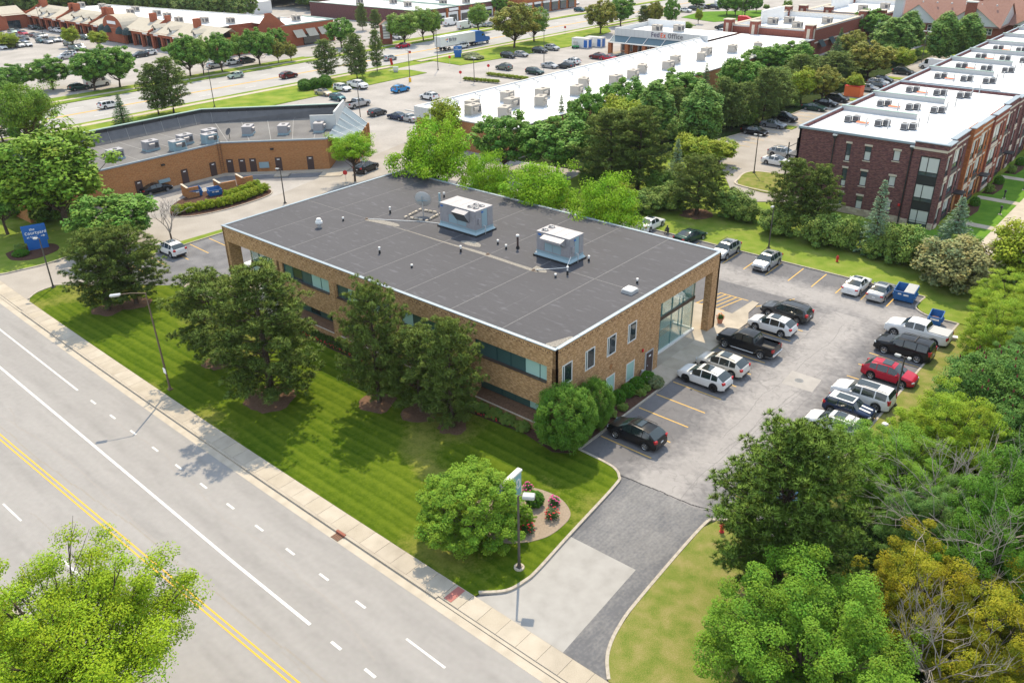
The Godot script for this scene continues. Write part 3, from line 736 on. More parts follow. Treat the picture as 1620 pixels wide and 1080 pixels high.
func wall(mb: MB, o: Vector3, u: Vector3, nrm: Vector3, length: float, y0: float, y1: float, thick: float, holes: Array) -> void:   # a wall face with openings, their reveals and its back
	var us := [0.0, length]; var vs := [y0, y1]
	for h: Array in holes:
		us.append(h[0]); us.append(h[2]); vs.append(h[1]); vs.append(h[3])
	us.sort(); vs.sort()
	var back := -nrm * thick
	var P := func(a: float, b: float) -> Vector3: return o + u * a + Vector3.UP * b
	for i in us.size() - 1:
		for j in vs.size() - 1:
			if us[i + 1] - us[i] < 0.001 or vs[j + 1] - vs[j] < 0.001: continue
			var cu: float = (us[i] + us[i + 1]) / 2; var cv: float = (vs[j] + vs[j + 1]) / 2
			var open := false
			for h: Array in holes:
				if cu > h[0] and cu < h[2] and cv > h[1] and cv < h[3]: open = true
			if open: continue
			var q := [P.call(us[i], vs[j]), P.call(us[i + 1], vs[j]), P.call(us[i + 1], vs[j + 1]), P.call(us[i], vs[j + 1])]
			mb.face(q, o - nrm * 50.0 + (q[0] - o))
			var q2 := []
			for p: Vector3 in q: q2.append(p + back)
			mb.face(q2, q2[0] + nrm * 50.0)
	var loops := holes.duplicate()
	loops.append([0.0, y0, length, y1])
	for h: Array in loops:
		var c4 := [P.call(h[0], h[1]), P.call(h[2], h[1]), P.call(h[2], h[3]), P.call(h[0], h[3])]
		var mid: Vector3 = (c4[0] + c4[2]) / 2 + back / 2
		var outer: bool = h == loops[-1]
		for k in 4:
			var a: Vector3 = c4[k]; var b: Vector3 = c4[(k + 1) % 4]
			var q := [a, b, b + back, a + back]
			mb.face(q, mid if outer else mid + ((a + b + back) / 2 - mid) * 2.0)

func window(parent: Node, o: Vector3, u: Vector3, nrm: Vector3, r: Array, inset: float, fw: float, cols: Array, rows: Array, fm: Material, gm: Array, called := "window") -> void:   # frame bars and one pane for each light; cols and rows are shares of width and height
	var bs := Basis(u, Vector3.UP, nrm)
	var w: float = r[2] - r[0]; var h: float = r[3] - r[1]
	var c: Vector3 = o + u * ((r[0] + r[2]) / 2) + Vector3.UP * ((r[1] + r[3]) / 2) - nrm * inset
	var f := MB.new()
	for sg: float in [-1.0, 1.0]:
		f.box(c + u * sg * (w - fw) / 2, Vector3(fw, h, 0.09), bs)
		f.box(c + Vector3.UP * sg * (h - fw) / 2, Vector3(w - fw * 2.0 + 0.001, fw, 0.085), bs)
	for x: float in cols: f.box(c + u * (x - 0.5) * w, Vector3(fw * 0.8, h - fw * 2.0, 0.08), bs)
	for y: float in rows: f.box(c + Vector3.UP * (y - 0.5) * h, Vector3(w - fw * 2.0, fw * 0.8, 0.075), bs)
	var fo := place(called, f.mesh(), fm, parent)
	var xs := [0.0]; xs.append_array(cols); xs.append(1.0)
	var ys := [0.0]; ys.append_array(rows); ys.append(1.0)
	var k := 0
	for i in xs.size() - 1:
		for j in ys.size() - 1:
			var g := MB.new()
			var pw: float = (xs[i + 1] - xs[i]) * w; var ph: float = (ys[j + 1] - ys[j]) * h
			g.box(c + u * ((xs[i] + xs[i + 1]) / 2 - 0.5) * w + Vector3.UP * ((ys[j] + ys[j + 1]) / 2 - 0.5) * h, Vector3(pw - fw * 0.9, ph - fw * 0.9, 0.02), bs)
			place("pane", g.mesh(), gm[k % gm.size()], fo)
			k += 1

func part_box(parent: Node, called: String, ctr: Vector3, s: Vector3, m: Material, bev := 0.0, bs := Basis.IDENTITY) -> MeshInstance3D:
	var mb := MB.new()
	if bev > 0: mb.bbox(ctr, s, bev, bs)
	else: mb.box(ctr, s, bs)
	return obj(called, mb, m, parent)

func office() -> void:
	var t := thing("office_building", "two-storey brown brick office with a wide flat dark roof", "building")
	var X := Vector3.RIGHT; var Z := Vector3.BACK; var Y := Vector3.UP
	var mb := MB.new()
	# fascia all round under the roof
	wall(mb, Vector3(-44.6, 0, 0), X, Z, 44.6, 6.4, 8.0, 0.3, [])
	wall(mb, Vector3(0, 0, -0.0), -Z, X, 25.6, 6.4, 8.0, 0.3, [])
	wall(mb, Vector3(0, 0, -25.6), -X, -Z, 44.6, 6.4, 8.0, 0.3, [])
	wall(mb, Vector3(-44.6, 0, -25.6), Z, -X, 25.6, 6.4, 8.0, 0.3, [])
	obj("fascia", mb, M.brick, t)
	# soldier courses: rows of small recessed dark bricks below the coping
	mb = MB.new()
	for k in 205:
		if rng.randf() < 0.85: mb.box(Vector3(-44.4 + k * 0.216, 7.62 + 0.11 * (k % 2), 0.004), Vector3(0.07, 0.13, 0.02))
	for k in 118:
		if rng.randf() < 0.85: mb.box(Vector3(0.004, 7.62 + 0.11 * (k % 2), -0.15 - k * 0.216), Vector3(0.02, 0.13, 0.07))
	kind(obj("soldier_course", mb, M.brick_dark, t), "stuff")
	mb = MB.new()
	mb.sheet(rect(-43.6, -25.4, -0.3, -0.3), 6.42)
	obj("soffit", mb, M.lime, t)
	# street front
	var bays := [[-34.5, -27.15], [-26.1, -18.6], [-17.3, -9.8], [-8.45, -0.85]]
	mb = MB.new()
	wall(mb, Vector3(-35.3, 0, 0), X, Z, 34.5, 2.7, 4.95, 0.35, [])
	wall(mb, Vector3(-35.3, 0, 0), X, Z, 34.5, 0.0, 0.85, 0.35, [])
	obj("spandrel", mb, M.brick, t)
	for px: float in [-35.63, -26.62, -17.95, -9.12]:
		part_box(t, "pier", Vector3(px, 3.2, -0.28), Vector3(0.68, 6.395, 0.66), M.brick)
	var lm := [M.blind_dim, M.blind_dim, M.blind, M.blind, M.blind_dim]
	for b: Array in bays:
		var n := int(round((b[1] - b[0]) / 1.48))
		var cols := []
		for k in n - 1: cols.append((k + 1.0) * 1.48 / (b[1] - b[0]) if b[1] < -1 else 1.0 - (0.84 + k * 1.48) / (b[1] - b[0]))
		cols.sort()
		var gm := []; var gm2 := []
		for k in n + 1:
			gm.append([M.glass_office, M.blind_dim, M.blind, M.glass_dark][rng.randi() % 4])
			gm2.append([M.glass_dark, M.blind_dim, M.glass_office][rng.randi() % 3])
		if b[1] > -1: gm = [M.blind_dim, M.blind_dim, M.blind_dim, M.blind, M.blind, M.blind]; gm2 = [M.blind_dim, M.blind_dim, M.blind_dim, M.blind, M.blind, M.glass_dark]
		if b[0] < -34: gm = [M.glass_office, M.glass_dark, M.blind_dim, M.blind, M.blind]
		window(t, Vector3(b[0], 0, 0), X, Z, [0.0, 4.95, b[1] - b[0], 6.4], 0.25, 0.06, cols, [], M.teal_frame, gm, "window_band")
		window(t, Vector3(b[0], 0, 0), X, Z, [0.0, 1.5, b[1] - b[0], 2.7], 0.75, 0.06, cols, [], M.teal_frame, gm2, "window_band")
		mb = MB.new()
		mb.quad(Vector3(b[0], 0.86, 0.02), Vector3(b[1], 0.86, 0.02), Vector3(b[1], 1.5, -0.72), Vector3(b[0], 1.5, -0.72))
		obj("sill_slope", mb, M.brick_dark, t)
		part_box(t, "sill", Vector3((b[0] + b[1]) / 2, 4.97, -0.06), Vector3(b[1] - b[0], 0.05, 0.34), M.bronze)
		part_box(t, "sill", Vector3((b[0] + b[1]) / 2, 0.87, 0.02), Vector3(b[1] - b[0], 0.05, 0.16), M.lime)
		for e: float in [b[0] - 0.25, b[1] + 0.25]:
			if e > -1.0: continue
			part_box(t, "jamb", Vector3(e, 5.67, -0.2), Vector3(0.52, 1.45, 0.34), M.brick)
			part_box(t, "jamb", Vector3(e, 1.78, -0.42), Vector3(0.52, 1.85, 0.82), M.brick)
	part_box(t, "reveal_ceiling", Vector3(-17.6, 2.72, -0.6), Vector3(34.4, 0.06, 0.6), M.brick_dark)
	# parking side
	var holes := []
	for z: float in [0.8, 3.8, 6.8, 9.85]: holes.append([z, 4.55, z + 1.3, 6.35])
	for z: float in [6.85, 9.87]: holes.append([z, 0.78, z + 1.27, 2.58])
	holes.append([12.85, 0.1, 14.1, 2.4])
	mb = MB.new()
	wall(mb, Vector3(0, 0, 0), -Z, X, 15.0, 0.0, 6.4, 0.35, holes)
	wall(mb, Vector3(-0.85, 0, 0), X, Z, 0.85, 0.0, 6.4, 0.35, [])
	obj("end_wall", mb, M.brick, t)
	for i in 6:
		var h: Array = holes[i]
		window(t, Vector3(0, 0, 0), -Z, X, h, 0.02, 0.09, [0.22] if i < 4 else [], [], M.trim_white, [M.glass_office, M.glass_dark] if i < 4 else [M.blind])
		var rf := MB.new()
		if i < 4:
			rf.box(Vector3(-0.9, (h[1] + h[3]) / 2 - 0.3, -(h[0] + h[2]) / 2 - 0.1), Vector3(0.05, 0.9, 0.8))
			obj("desk", rf, M.wood, t)
	part_box(t, "door_frame", Vector3(-0.01, 1.27, -13.47), Vector3(0.12, 2.36, 1.32), M.trim_grey)
	var door := part_box(t, "door", Vector3(0.06, 1.22, -13.5), Vector3(0.06, 2.2, 0.98), M.door_brown)
	part_box(door, "handle", Vector3(0.12, 1.1, -13.12), Vector3(0.06, 0.05, 0.16), M.metal)
	part_box(door, "notice", Vector3(0.095, 1.95, -13.5), Vector3(0.01, 0.16, 0.34), M.print_white)
	part_box(t, "alarm_bell", Vector3(0.08, 2.95, -12.3), Vector3(0.14, 0.3, 0.22), M.red, 0.04)
	part_box(t, "vent_plate", Vector3(0.015, 3.4, -7.5), Vector3(0.03, 0.42, 0.34), M.brick_orange)
	mb = MB.new(); mb.tube([Vector3(0.12, 0.1, -12.05), Vector3(0.12, 0.7, -12.05), Vector3(0.22, 0.95, -12.2), Vector3(0.05, 0.98, -12.3)], [0.05, 0.05, 0.05, 0.05]); mb.box(Vector3(0.16, 0.85, -12.35), Vector3(0.22, 0.3, 0.25)); obj("gas_meter", mb, M.trim_grey, t)
	# glazed entrance under the roof corner, and its twin at the other corner
	for side in 2:
		var turn := Transform3D.IDENTITY if side == 0 else Transform3D(Basis(Vector3.UP, PI), Vector3(-44.6, 0, -25.6))
		var at := func(v: Vector3) -> Vector3: return turn * v
		var bs := turn.basis
		part_box(t, "corner_pillar", at.call(Vector3(-0.36, 3.2, -24.9)), Vector3(0.715, 6.395, 1.395), M.brick)
		part_box(t, "pier", at.call(Vector3(-8.97, 3.2, -25.3)), Vector3(0.68, 6.395, 0.6), M.brick)
		part_box(t, "wall_return", at.call(Vector3(-0.8, 3.2, -15.15)), Vector3(1.2, 6.39, 0.3), M.brick)
		part_box(t, "wall_return", at.call(Vector3(-8.97, 3.2, -24.3)), Vector3(0.5, 6.39, 1.4), M.brick)
		var g := MB.new(); g.box(at.call(Vector3(-1.36, 3.2, -19.45)), Vector3(0.03, 6.2, 8.3)); obj("glass_wall", g, M.glass_clear, t)
		g = MB.new(); g.box(at.call(Vector3(-5.05, 3.2, -23.6)), Vector3(7.3, 6.2, 0.03)); obj("glass_wall", g, M.glass_clear, t)
		part_box(t, "spandrel_beam", at.call(Vector3(-1.4, 3.62, -19.45)), Vector3(0.2, 0.34, 8.36), M.bronze)
		part_box(t, "spandrel_beam", at.call(Vector3(-5.05, 3.62, -23.56)), Vector3(7.3, 0.34, 0.2), M.bronze)
		part_box(t, "base_kerb", at.call(Vector3(-1.3, 0.16, -19.45)), Vector3(0.26, 0.2, 8.5), M.trim_white)
		part_box(t, "base_kerb", at.call(Vector3(-5.05, 0.16, -23.68)), Vector3(7.3, 0.2, 0.2), M.trim_white)
		for k in 5: part_box(t, "mullion", at.call(Vector3(-1.42, 3.2, -15.4 - k * 2.03)), Vector3(0.12, 6.3, 0.08), M.teal_frame)
		for k in 4: part_box(t, "mullion", at.call(Vector3(-2.9 - k * 1.9, 3.2, -23.54)), Vector3(0.08, 6.3, 0.12), M.teal_frame)
		part_box(t, "lobby_floor", at.call(Vector3(-6.6, 0.06, -19.3)), Vector3(10.4, 0.1, 8.4), M.interior_floor)
		part_box(t, "upper_floor", at.call(Vector3(-8.6, 3.6, -19.3)), Vector3(6.2, 0.3, 8.2), M.interior_wall)
		part_box(t, "lobby_wall", at.call(Vector3(-11.8, 3.2, -19.4)), Vector3(0.2, 6.3, 8.6), M.interior_wall)
		part_box(t, "lobby_wall", at.call(Vector3(-6.6, 3.2, -15.25)), Vector3(10.4, 6.3, 0.2), M.interior_wall)
		var st := MB.new()
		for k in 16: st.box(at.call(Vector3(-4.2, 0.25 + k * 0.215, -16.2 - k * 0.29)), Vector3(1.6, 0.09, 0.32))
		obj("stair", st, M.trim_white, t)
		part_box(t, "balustrade", at.call(Vector3(-3.35, 2.6, -18.4)), Vector3(0.06, 1.0, 5.6), M.trim_white, 0.0, Basis(Vector3.RIGHT, (0.63 if side == 0 else -0.63)))
		part_box(t, "reception_desk", at.call(Vector3(-3.4, 0.6, -21.2)), Vector3(1.0, 1.0, 2.6), M.wood, 0.03)
		part_box(t, "desk_top", at.call(Vector3(-3.3, 1.13, -21.2)), Vector3(1.3, 0.06, 2.8), M.interior_wall)
		if side == 0:
			for k in 4: part_box(t, "column", at.call(Vector3(-6.5, 3.2, -16.6 - k * 2.0)), Vector3(0.25, 6.3, 0.25), M.trim_white)
	# quiet sides
	mb = MB.new()
	var back_holes := []
	for k in 4: back_holes.append([10.0 + k * 8.9, 4.95, 17.4 + k * 8.9, 6.35]); back_holes.append([10.0 + k * 8.9, 1.2, 17.4 + k * 8.9, 2.7])
	wall(mb, Vector3(0, 0, -25.55), -X, -Z, 44.4, 0.0, 6.4, 0.3, [[0.0, 0.0, 8.6, 6.39], [10.0, 4.95, 43.6, 6.35], [10.0, 1.2, 43.6, 2.7]])
	wall(mb, Vector3(-44.55, 0, -25.6), Z, -X, 25.6, 0.0, 6.4, 0.3, [[2.0, 4.55, 3.3, 6.35], [6.0, 4.55, 7.3, 6.35], [10.58, 0.0, 25.6, 6.39]])
	obj("rear_wall", mb, M.brick, t)
	window(t, Vector3(0, 0, -25.55), -X, -Z, [10.0, 4.95, 43.6, 6.35], 0.2, 0.06, [0.2, 0.4, 0.6, 0.8], [], M.teal_frame, [M.glass_office, M.glass_dark])
	window(t, Vector3(0, 0, -25.55), -X, -Z, [10.0, 1.2, 43.6, 2.7], 0.2, 0.06, [0.2, 0.4, 0.6, 0.8], [], M.teal_frame, [M.glass_office, M.glass_dark])
	window(t, Vector3(-44.55, 0, -25.6), Z, -X, [2.0, 4.55, 3.3, 6.35], 0.05, 0.09, [], [], M.trim_white, [M.glass_office])
	window(t, Vector3(-44.55, 0, -25.6), Z, -X, [6.0, 4.55, 7.3, 6.35], 0.05, 0.09, [], [], M.trim_white, [M.glass_office])
	part_box(t, "core", Vector3(-22.3, 3.15, -12.8), Vector3(20.6, 6.2, 22.0), M.interior_wall)
	# roof membrane
	var r := Rect2(-44.6, -25.6, 44.6, 25.6)
	var n1 := noise(131, 0.12, 4); var n2 := noise(132, 1.4, 3); var n3 := noise(133, 0.05, 3); var n4 := noise(134, 0.6, 3)
	var img := paint(1340, 770, r, func(x: float, z: float) -> Color:
		var s := n1.get_noise_2d(x * 0.5, z * 3.0) * 0.5 + n2.get_noise_2d(x * 1.5, z * 3.5) * 0.5 + n3.get_noise_2d(x, z) * 0.5
		var b := 0.062 + 0.012 * s
		var scuff := maxf(0.0, n4.get_noise_2d(x * 0.7, z * 2.5) - 0.32) * 0.09
		var lap := fposmod(z + 25.6, 1.97)
		if lap < 0.035: b += 0.006 + 0.016 * maxf(0.0, n1.get_noise_2d(x * 2.0 + 90.0, z))
		b += scuff
		return Color(b * 0.98, b * 0.985, b * 1.14))
	var rn := RandomNumberGenerator.new(); rn.seed = 21
	for k in 26:
		crack(img, r, Vector2(rn.randf_range(-44, -1), rn.randf_range(-25, -1)), [0.0, 1.57][rn.randi() % 2], rn.randf_range(1.5, 6), Color(0.42, 0.42, 0.43), rn, 0.04)
	mb = MB.new(); mb.sheet(rect(-44.4, -25.4, -0.2, -0.2), 7.99)
	obj("roof", mb, fmat(ImageTexture.create_from_image(img), r, 0.75), t)
	var seam := tmat(ramp_tex(62, 256, [C(0.11, 0.11, 0.114), C(0.165, 0.163, 0.165), C(0.24, 0.237, 0.235)], 0.06, 0.3, 0.5), 3.0, 0.85)
	for x: float in [-39.2, -33.6, -28.05, -22.7, -16.95, -11.3, -5.65]:
		mb = MB.new(); mb.sheet(rect(x - 0.055, -25.3, x + 0.055, -0.3), 7.997); obj("seam", mb, seam, t)
	mb = MB.new(); mb.sheet(rect(-44.3, -11.05, -28.2, -10.93), 7.9985); obj("seam", mb, seam, t)
	mb = MB.new(); mb.sheet(rect(-10.5, -12.9, -0.3, -12.78), 7.9985); obj("seam", mb, seam, t)
	var chalk := tmat(ramp_tex(63, 256, [C(0.10, 0.098, 0.095), C(0.27, 0.25, 0.22), C(0.45, 0.42, 0.37)], 0.05, 0.25, 0.55), 2.2, 0.95)
	var stain := func(a: Array) -> void:
		var q := MB.new(); q.sheet(smooth_line(a, 4), 8.0015); obj("sealant", q, chalk, t)
	stain.call([-30.0, -11.1, -26, -11.16, -22, -11.2, -18, -11.45, -14.0, -11.3, -11.1, -11.25, -10.6, -10.95, -11.4, -10.75, -14, -10.85, -18.0, -10.95, -22, -10.98, -26, -11.0, -30.0, -11.04])
	stain.call([-33.9, -10.7, -32.6, -11.6, -30.4, -11.9, -29.6, -11.5, -30.2, -11.1, -32.6, -10.7, -33.8, -10.5])
	stain.call([-21.5, -12.4, -20.4, -13.1, -19.3, -12.8, -19.0, -12.2, -20.2, -11.9, -21.4, -12.1])
	stain.call([-11.6, -12.0, -10.4, -11.8, -9.9, -11.3, -10.6, -11.0, -11.5, -11.3])
	stain.call([-0.62, -2.6, -0.34, -2.6, -0.36, -1.2, -0.5, -0.45, -1.3, -0.4, -1.2, -0.9])
	# coping with joints
	var cw := 0.34
	for k in 15:
		var a := -44.66 + k * 2.977
		part_box(t, "coping", Vector3(a + 1.4885, 8.03, -cw / 2 + 0.06), Vector3(2.96, 0.075, cw), M.coping, 0.015)
		part_box(t, "coping", Vector3(a + 1.4885, 8.03, -25.6 + cw / 2 - 0.06), Vector3(2.96, 0.075, cw), M.coping, 0.015)
	for k in 9:
		var a := -0.3 - k * 2.79
		part_box(t, "coping", Vector3(-cw / 2 + 0.06, 8.031, a - 1.38), Vector3(cw, 0.075, 2.77), M.coping, 0.015)
		part_box(t, "coping", Vector3(-44.6 + cw / 2 - 0.06, 8.031, a - 1.38), Vector3(cw, 0.075, 2.77), M.coping, 0.015)

func poly_walls(mb: MB, p: PackedVector2Array, y0: float, y1: float) -> void:
	var ctr := Vector2.ZERO
	for q in p: ctr += q / p.size()
	for i in p.size():
		var a := p[i]; var b := p[(i + 1) % p.size()]
		mb.face([Vector3(a.x, y0, a.y), Vector3(b.x, y0, b.y), Vector3(b.x, y1, b.y), Vector3(a.x, y1, a.y)], Vector3(ctr.x, y0, ctr.y))

func edge_box(mb: MB, a: Vector2, b: Vector2, y0: float, y1: float, w: float, off := 0.0) -> void:   # a bar lying along a line
	var d := (b - a).normalized(); var nn := Vector2(-d.y, d.x)
	var c := (a + b) / 2 + nn * off
	mb.box(Vector3(c.x, (y0 + y1) / 2, c.y), Vector3((b - a).length(), y1 - y0, w), Basis(Vector3(d.x, 0, d.y), Vector3.UP, Vector3(-d.y, 0, d.x)))

func rooftop_unit(mats: Array, s: Vector3, fans: int) -> Node3D:   # an air handler: curb, cabinet, hood, fan wells; built once, then copied
	var o := Node3D.new()
	part_box(o, "curb", Vector3(0, 0.14, 0), Vector3(s.x * 1.04, 0.28, s.z * 1.06), mats[1])
	part_box(o, "cabinet", Vector3(0, 0.28 + s.y / 2, 0), s, mats[0], 0.02)
	part_box(o, "lid", Vector3(0, 0.3 + s.y, 0), Vector3(s.x * 1.03, 0.05, s.z * 1.03), mats[2], 0.01)
	var h := MB.new()
	h.box(Vector3(-s.x * 0.1, 0.28 + s.y * 0.62, s.z / 2 + 0.16), Vector3(s.x * 0.42, s.y * 0.34, 0.34), Basis(Vector3.RIGHT, 0.25))
	obj("intake_hood", h, mats[2], o)
	part_box(o, "grille", Vector3(s.x * 0.28, 0.28 + s.y * 0.45, s.z / 2 + 0.012), Vector3(s.x * 0.3, s.y * 0.62, 0.03), M.unit_dark)
	part_box(o, "grille", Vector3(s.x / 2 + 0.012, 0.28 + s.y * 0.5, 0), Vector3(0.03, s.y * 0.62, s.z * 0.6), M.unit_dark)
	for k in fans:
		var f := MB.new(); f.lathe([Vector2(0.0, 0.02), Vector2(0.26, 0.02), Vector2(0.28, 0.0), Vector2(0.30, 0.05), Vector2(0.32, 0.0)], Vector3(s.x * 0.3 * (1 if k % 2 else 0.2), 0.33 + s.y, 0), 12)
		obj("fan", f, M.unit_dark, o)
	return o

func low_mall() -> void:
	var t := thing("low_mall", "low bent orange brick mall with grey roof and sloped back parapet", "building")
	var n1 := Vector2(-86.95, 4); var n2 := Vector2(-86.95, -26); var n3 := Vector2(-75.4, -37.8)
	var f3 := Vector2(-85.8, -50.3); var f2 := Vector2(-102.3, -32.5); var f1 := Vector2(-102.3, 4)
	var fp := PackedVector2Array([n1, n2, n3, f3, f2, f1])
	var mb := MB.new()
	poly_walls(mb, fp, 0, 4.95)
	obj("wall", mb, M.brick_orange, t)
	mb = MB.new(); mb.sheet(fp, 4.9)
	obj("roof", mb, M.roof_grey, t)
	mb = MB.new()
	edge_box(mb, n1, n2, 4.85, 5.06, 0.3); edge_box(mb, n2, n3, 4.85, 5.061, 0.3); edge_box(mb, n3, f3, 4.85, 5.062, 0.3)
	obj("coping", mb, M.coping, t)
	# sloping back of the street parapet with its seams and lights
	var g1 := Vector2(-100.9, 4); var g2 := Vector2(-100.9, -31.9); var g3 := Vector2(-86.8, -48.6)
	mb = MB.new()
	var v3 := func(p: Vector2, y: float) -> Vector3: return Vector3(p.x, y, p.y)
	mb.face([v3.call(g1, 4.92), v3.call(g2, 4.92), v3.call(f2, 6.6), v3.call(f1, 6.6)], Vector3(-120, 0, -10))
	mb.face([v3.call(g2, 4.92), v3.call(g3, 4.92), v3.call(f3, 6.6), v3.call(f2, 6.6)], Vector3(-110, 0, -60))
	obj("parapet_slope", mb, M.roof_slope, t)
	mb = MB.new()
	edge_box(mb, f1, f2, 6.0, 7.0, 0.25); edge_box(mb, f2, f3, 6.0, 7.002, 0.25)
	obj("parapet", mb, M.trim_black, t)
	mb = MB.new()
	edge_box(mb, f1, f2, 7.0, 7.12, 0.5); edge_box(mb, f2, f3, 7.001, 7.122, 0.5)
	obj("parapet_cap", mb, M.coping_green, t)
	var seam := mat(0.30, 0.295, 0.285, 0.9)
	for seg: Array in [[g1, g2, f1, f2, 12], [g2, g3, f2, f3, 8]]:
		for k in int(seg[4]):
			var a: Vector2 = (seg[0] as Vector2).lerp(seg[1], (k + 0.5) / seg[4]); var b: Vector2 = (seg[2] as Vector2).lerp(seg[3], (k + 0.5) / seg[4])
			mb = MB.new(); mb.tube([v3.call(a, 4.95), v3.call(b, 6.62)], [0.035, 0.035], 4); obj("seam", mb, seam, t)
			mb = MB.new(); mb.box(v3.call(b.lerp(a, -0.05), 6.75) + Vector3(0.3, 0, 0.1), Vector3(0.2, 0.22, 0.2)); mb.tube([v3.call(b, 7.0), v3.call(b.lerp(a, 0.25), 6.9)], [0.04, 0.04], 4); obj("parapet_light", mb, M.trim_black, t)
	for k in 9:
		mb = MB.new(); var zz := 0.5 - k * 3.4; mb.sheet(rect(-100.8, zz, -87.2, zz + 0.09), 4.908); obj("roof_seam", mb, seam, t)
	for k in 5:
		var a := n2.lerp(n3, (k + 0.4) / 5.0); var b := g2.lerp(g3, (k + 0.4) / 5.0)
		mb = MB.new(); edge_box(mb, a, b, 4.9, 4.909, 0.09); obj("roof_seam", mb, seam, t)
	# corner screen and sloped entry canopy
	mb = MB.new()
	edge_box(mb, Vector2(-79.6, -43.2), f3, 4.9, 7.7, 0.3, -0.1)
	obj("screen", mb, M.screen_grey, t)
	mb = MB.new(); edge_box(mb, Vector2(-79.6, -43.2), Vector2(-82.6, -40.4), 4.9, 7.2, 0.25); obj("screen", mb, M.screen_grey, t)
	mb = MB.new()
	mb.quad(Vector3(-76.2, 5.0, -38.8), Vector3(-73.4, 3.6, -41.4), Vector3(-82.9, 3.6, -52.6), Vector3(-85.6, 6.6, -50.2))
	obj("canopy", mb, mat(0.17, 0.22, 0.25, 0.35), t)
	for k in 6:
		var a := Vector3(-76.2, 5.04, -38.8).lerp(Vector3(-85.6, 6.64, -50.2), k / 5.0); var b := Vector3(-73.4, 3.64, -41.4).lerp(Vector3(-82.9, 3.64, -52.6), k / 5.0)
		mb = MB.new(); mb.tube([a, b], [0.07, 0.07], 4); obj("canopy_rib", mb, M.trim_white, t)
		mb = MB.new(); mb.box(Vector3(b.x, 1.8, b.z), Vector3(0.6, 3.6, 0.6), Basis(Vector3.UP, 0.78)); obj("canopy_post", mb, M.brick_orange, t)
	# doors, wall lights, meters on the rear wall
	for z: float in [-11.8, -19.2, -24.1]:
		var d := part_box(t, "door", Vector3(-86.9, 1.2, z), Vector3(0.12, 2.15, 1.05), M.door_brown)
		part_box(d, "number_plate", Vector3(-86.83, 1.95, z), Vector3(0.02, 0.14, 0.42), M.print_white)
	var dd := (n3 - n2).normalized()
	var bs := Basis(Vector3(dd.x, 0, dd.y), Vector3.UP, Vector3(-dd.y, 0, dd.x))
	for s: float in [1.0, 2.9, 4.6, 8.6, 13.6]:
		var p := n2 + dd * s
		var d := part_box(t, "door", Vector3(p.x, 1.22, p.y) + bs.z * -0.04, Vector3(1.05, 2.15, 0.12), M.door_brown, 0.0, bs)
		part_box(d, "number_plate", Vector3(p.x, 1.97, p.y) + bs.z * 0.03, Vector3(0.42, 0.14, 0.02), M.print_white, 0.0, bs)
	for z: float in [-3.0, -16.0]: part_box(t, "wall_light", Vector3(-86.75, 3.7, z), Vector3(0.35, 0.22, 0.5), M.trim_black)
	part_box(t, "wall_light", Vector3(-81.3, 3.7, -31.5), Vector3(0.5, 0.22, 0.35), M.trim_black, 0.0, bs)
	part_box(t, "meter_bank", Vector3(-86.75, 1.35, -15.7), Vector3(0.25, 0.5, 1.8), M.unit_blue)
	part_box(t, "meter_bank", Vector3(-82.4, 1.2, -30.4), Vector3(1.5, 0.9, 0.25), M.unit_blue, 0.0, bs)
	mb = MB.new()
	for sx: float in [-0.25, 0.25]: mb.tube([Vector3(-86.7, 0.3, -25.6 + sx), Vector3(-86.7, 5.6, -25.6 + sx)], [0.03, 0.03], 4)
	for k in 15: mb.tube([Vector3(-86.7, 0.6 + k * 0.33, -25.85), Vector3(-86.7, 0.6 + k * 0.33, -25.35)], [0.02, 0.02], 4)
	obj("ladder", mb, M.door_brown, t)

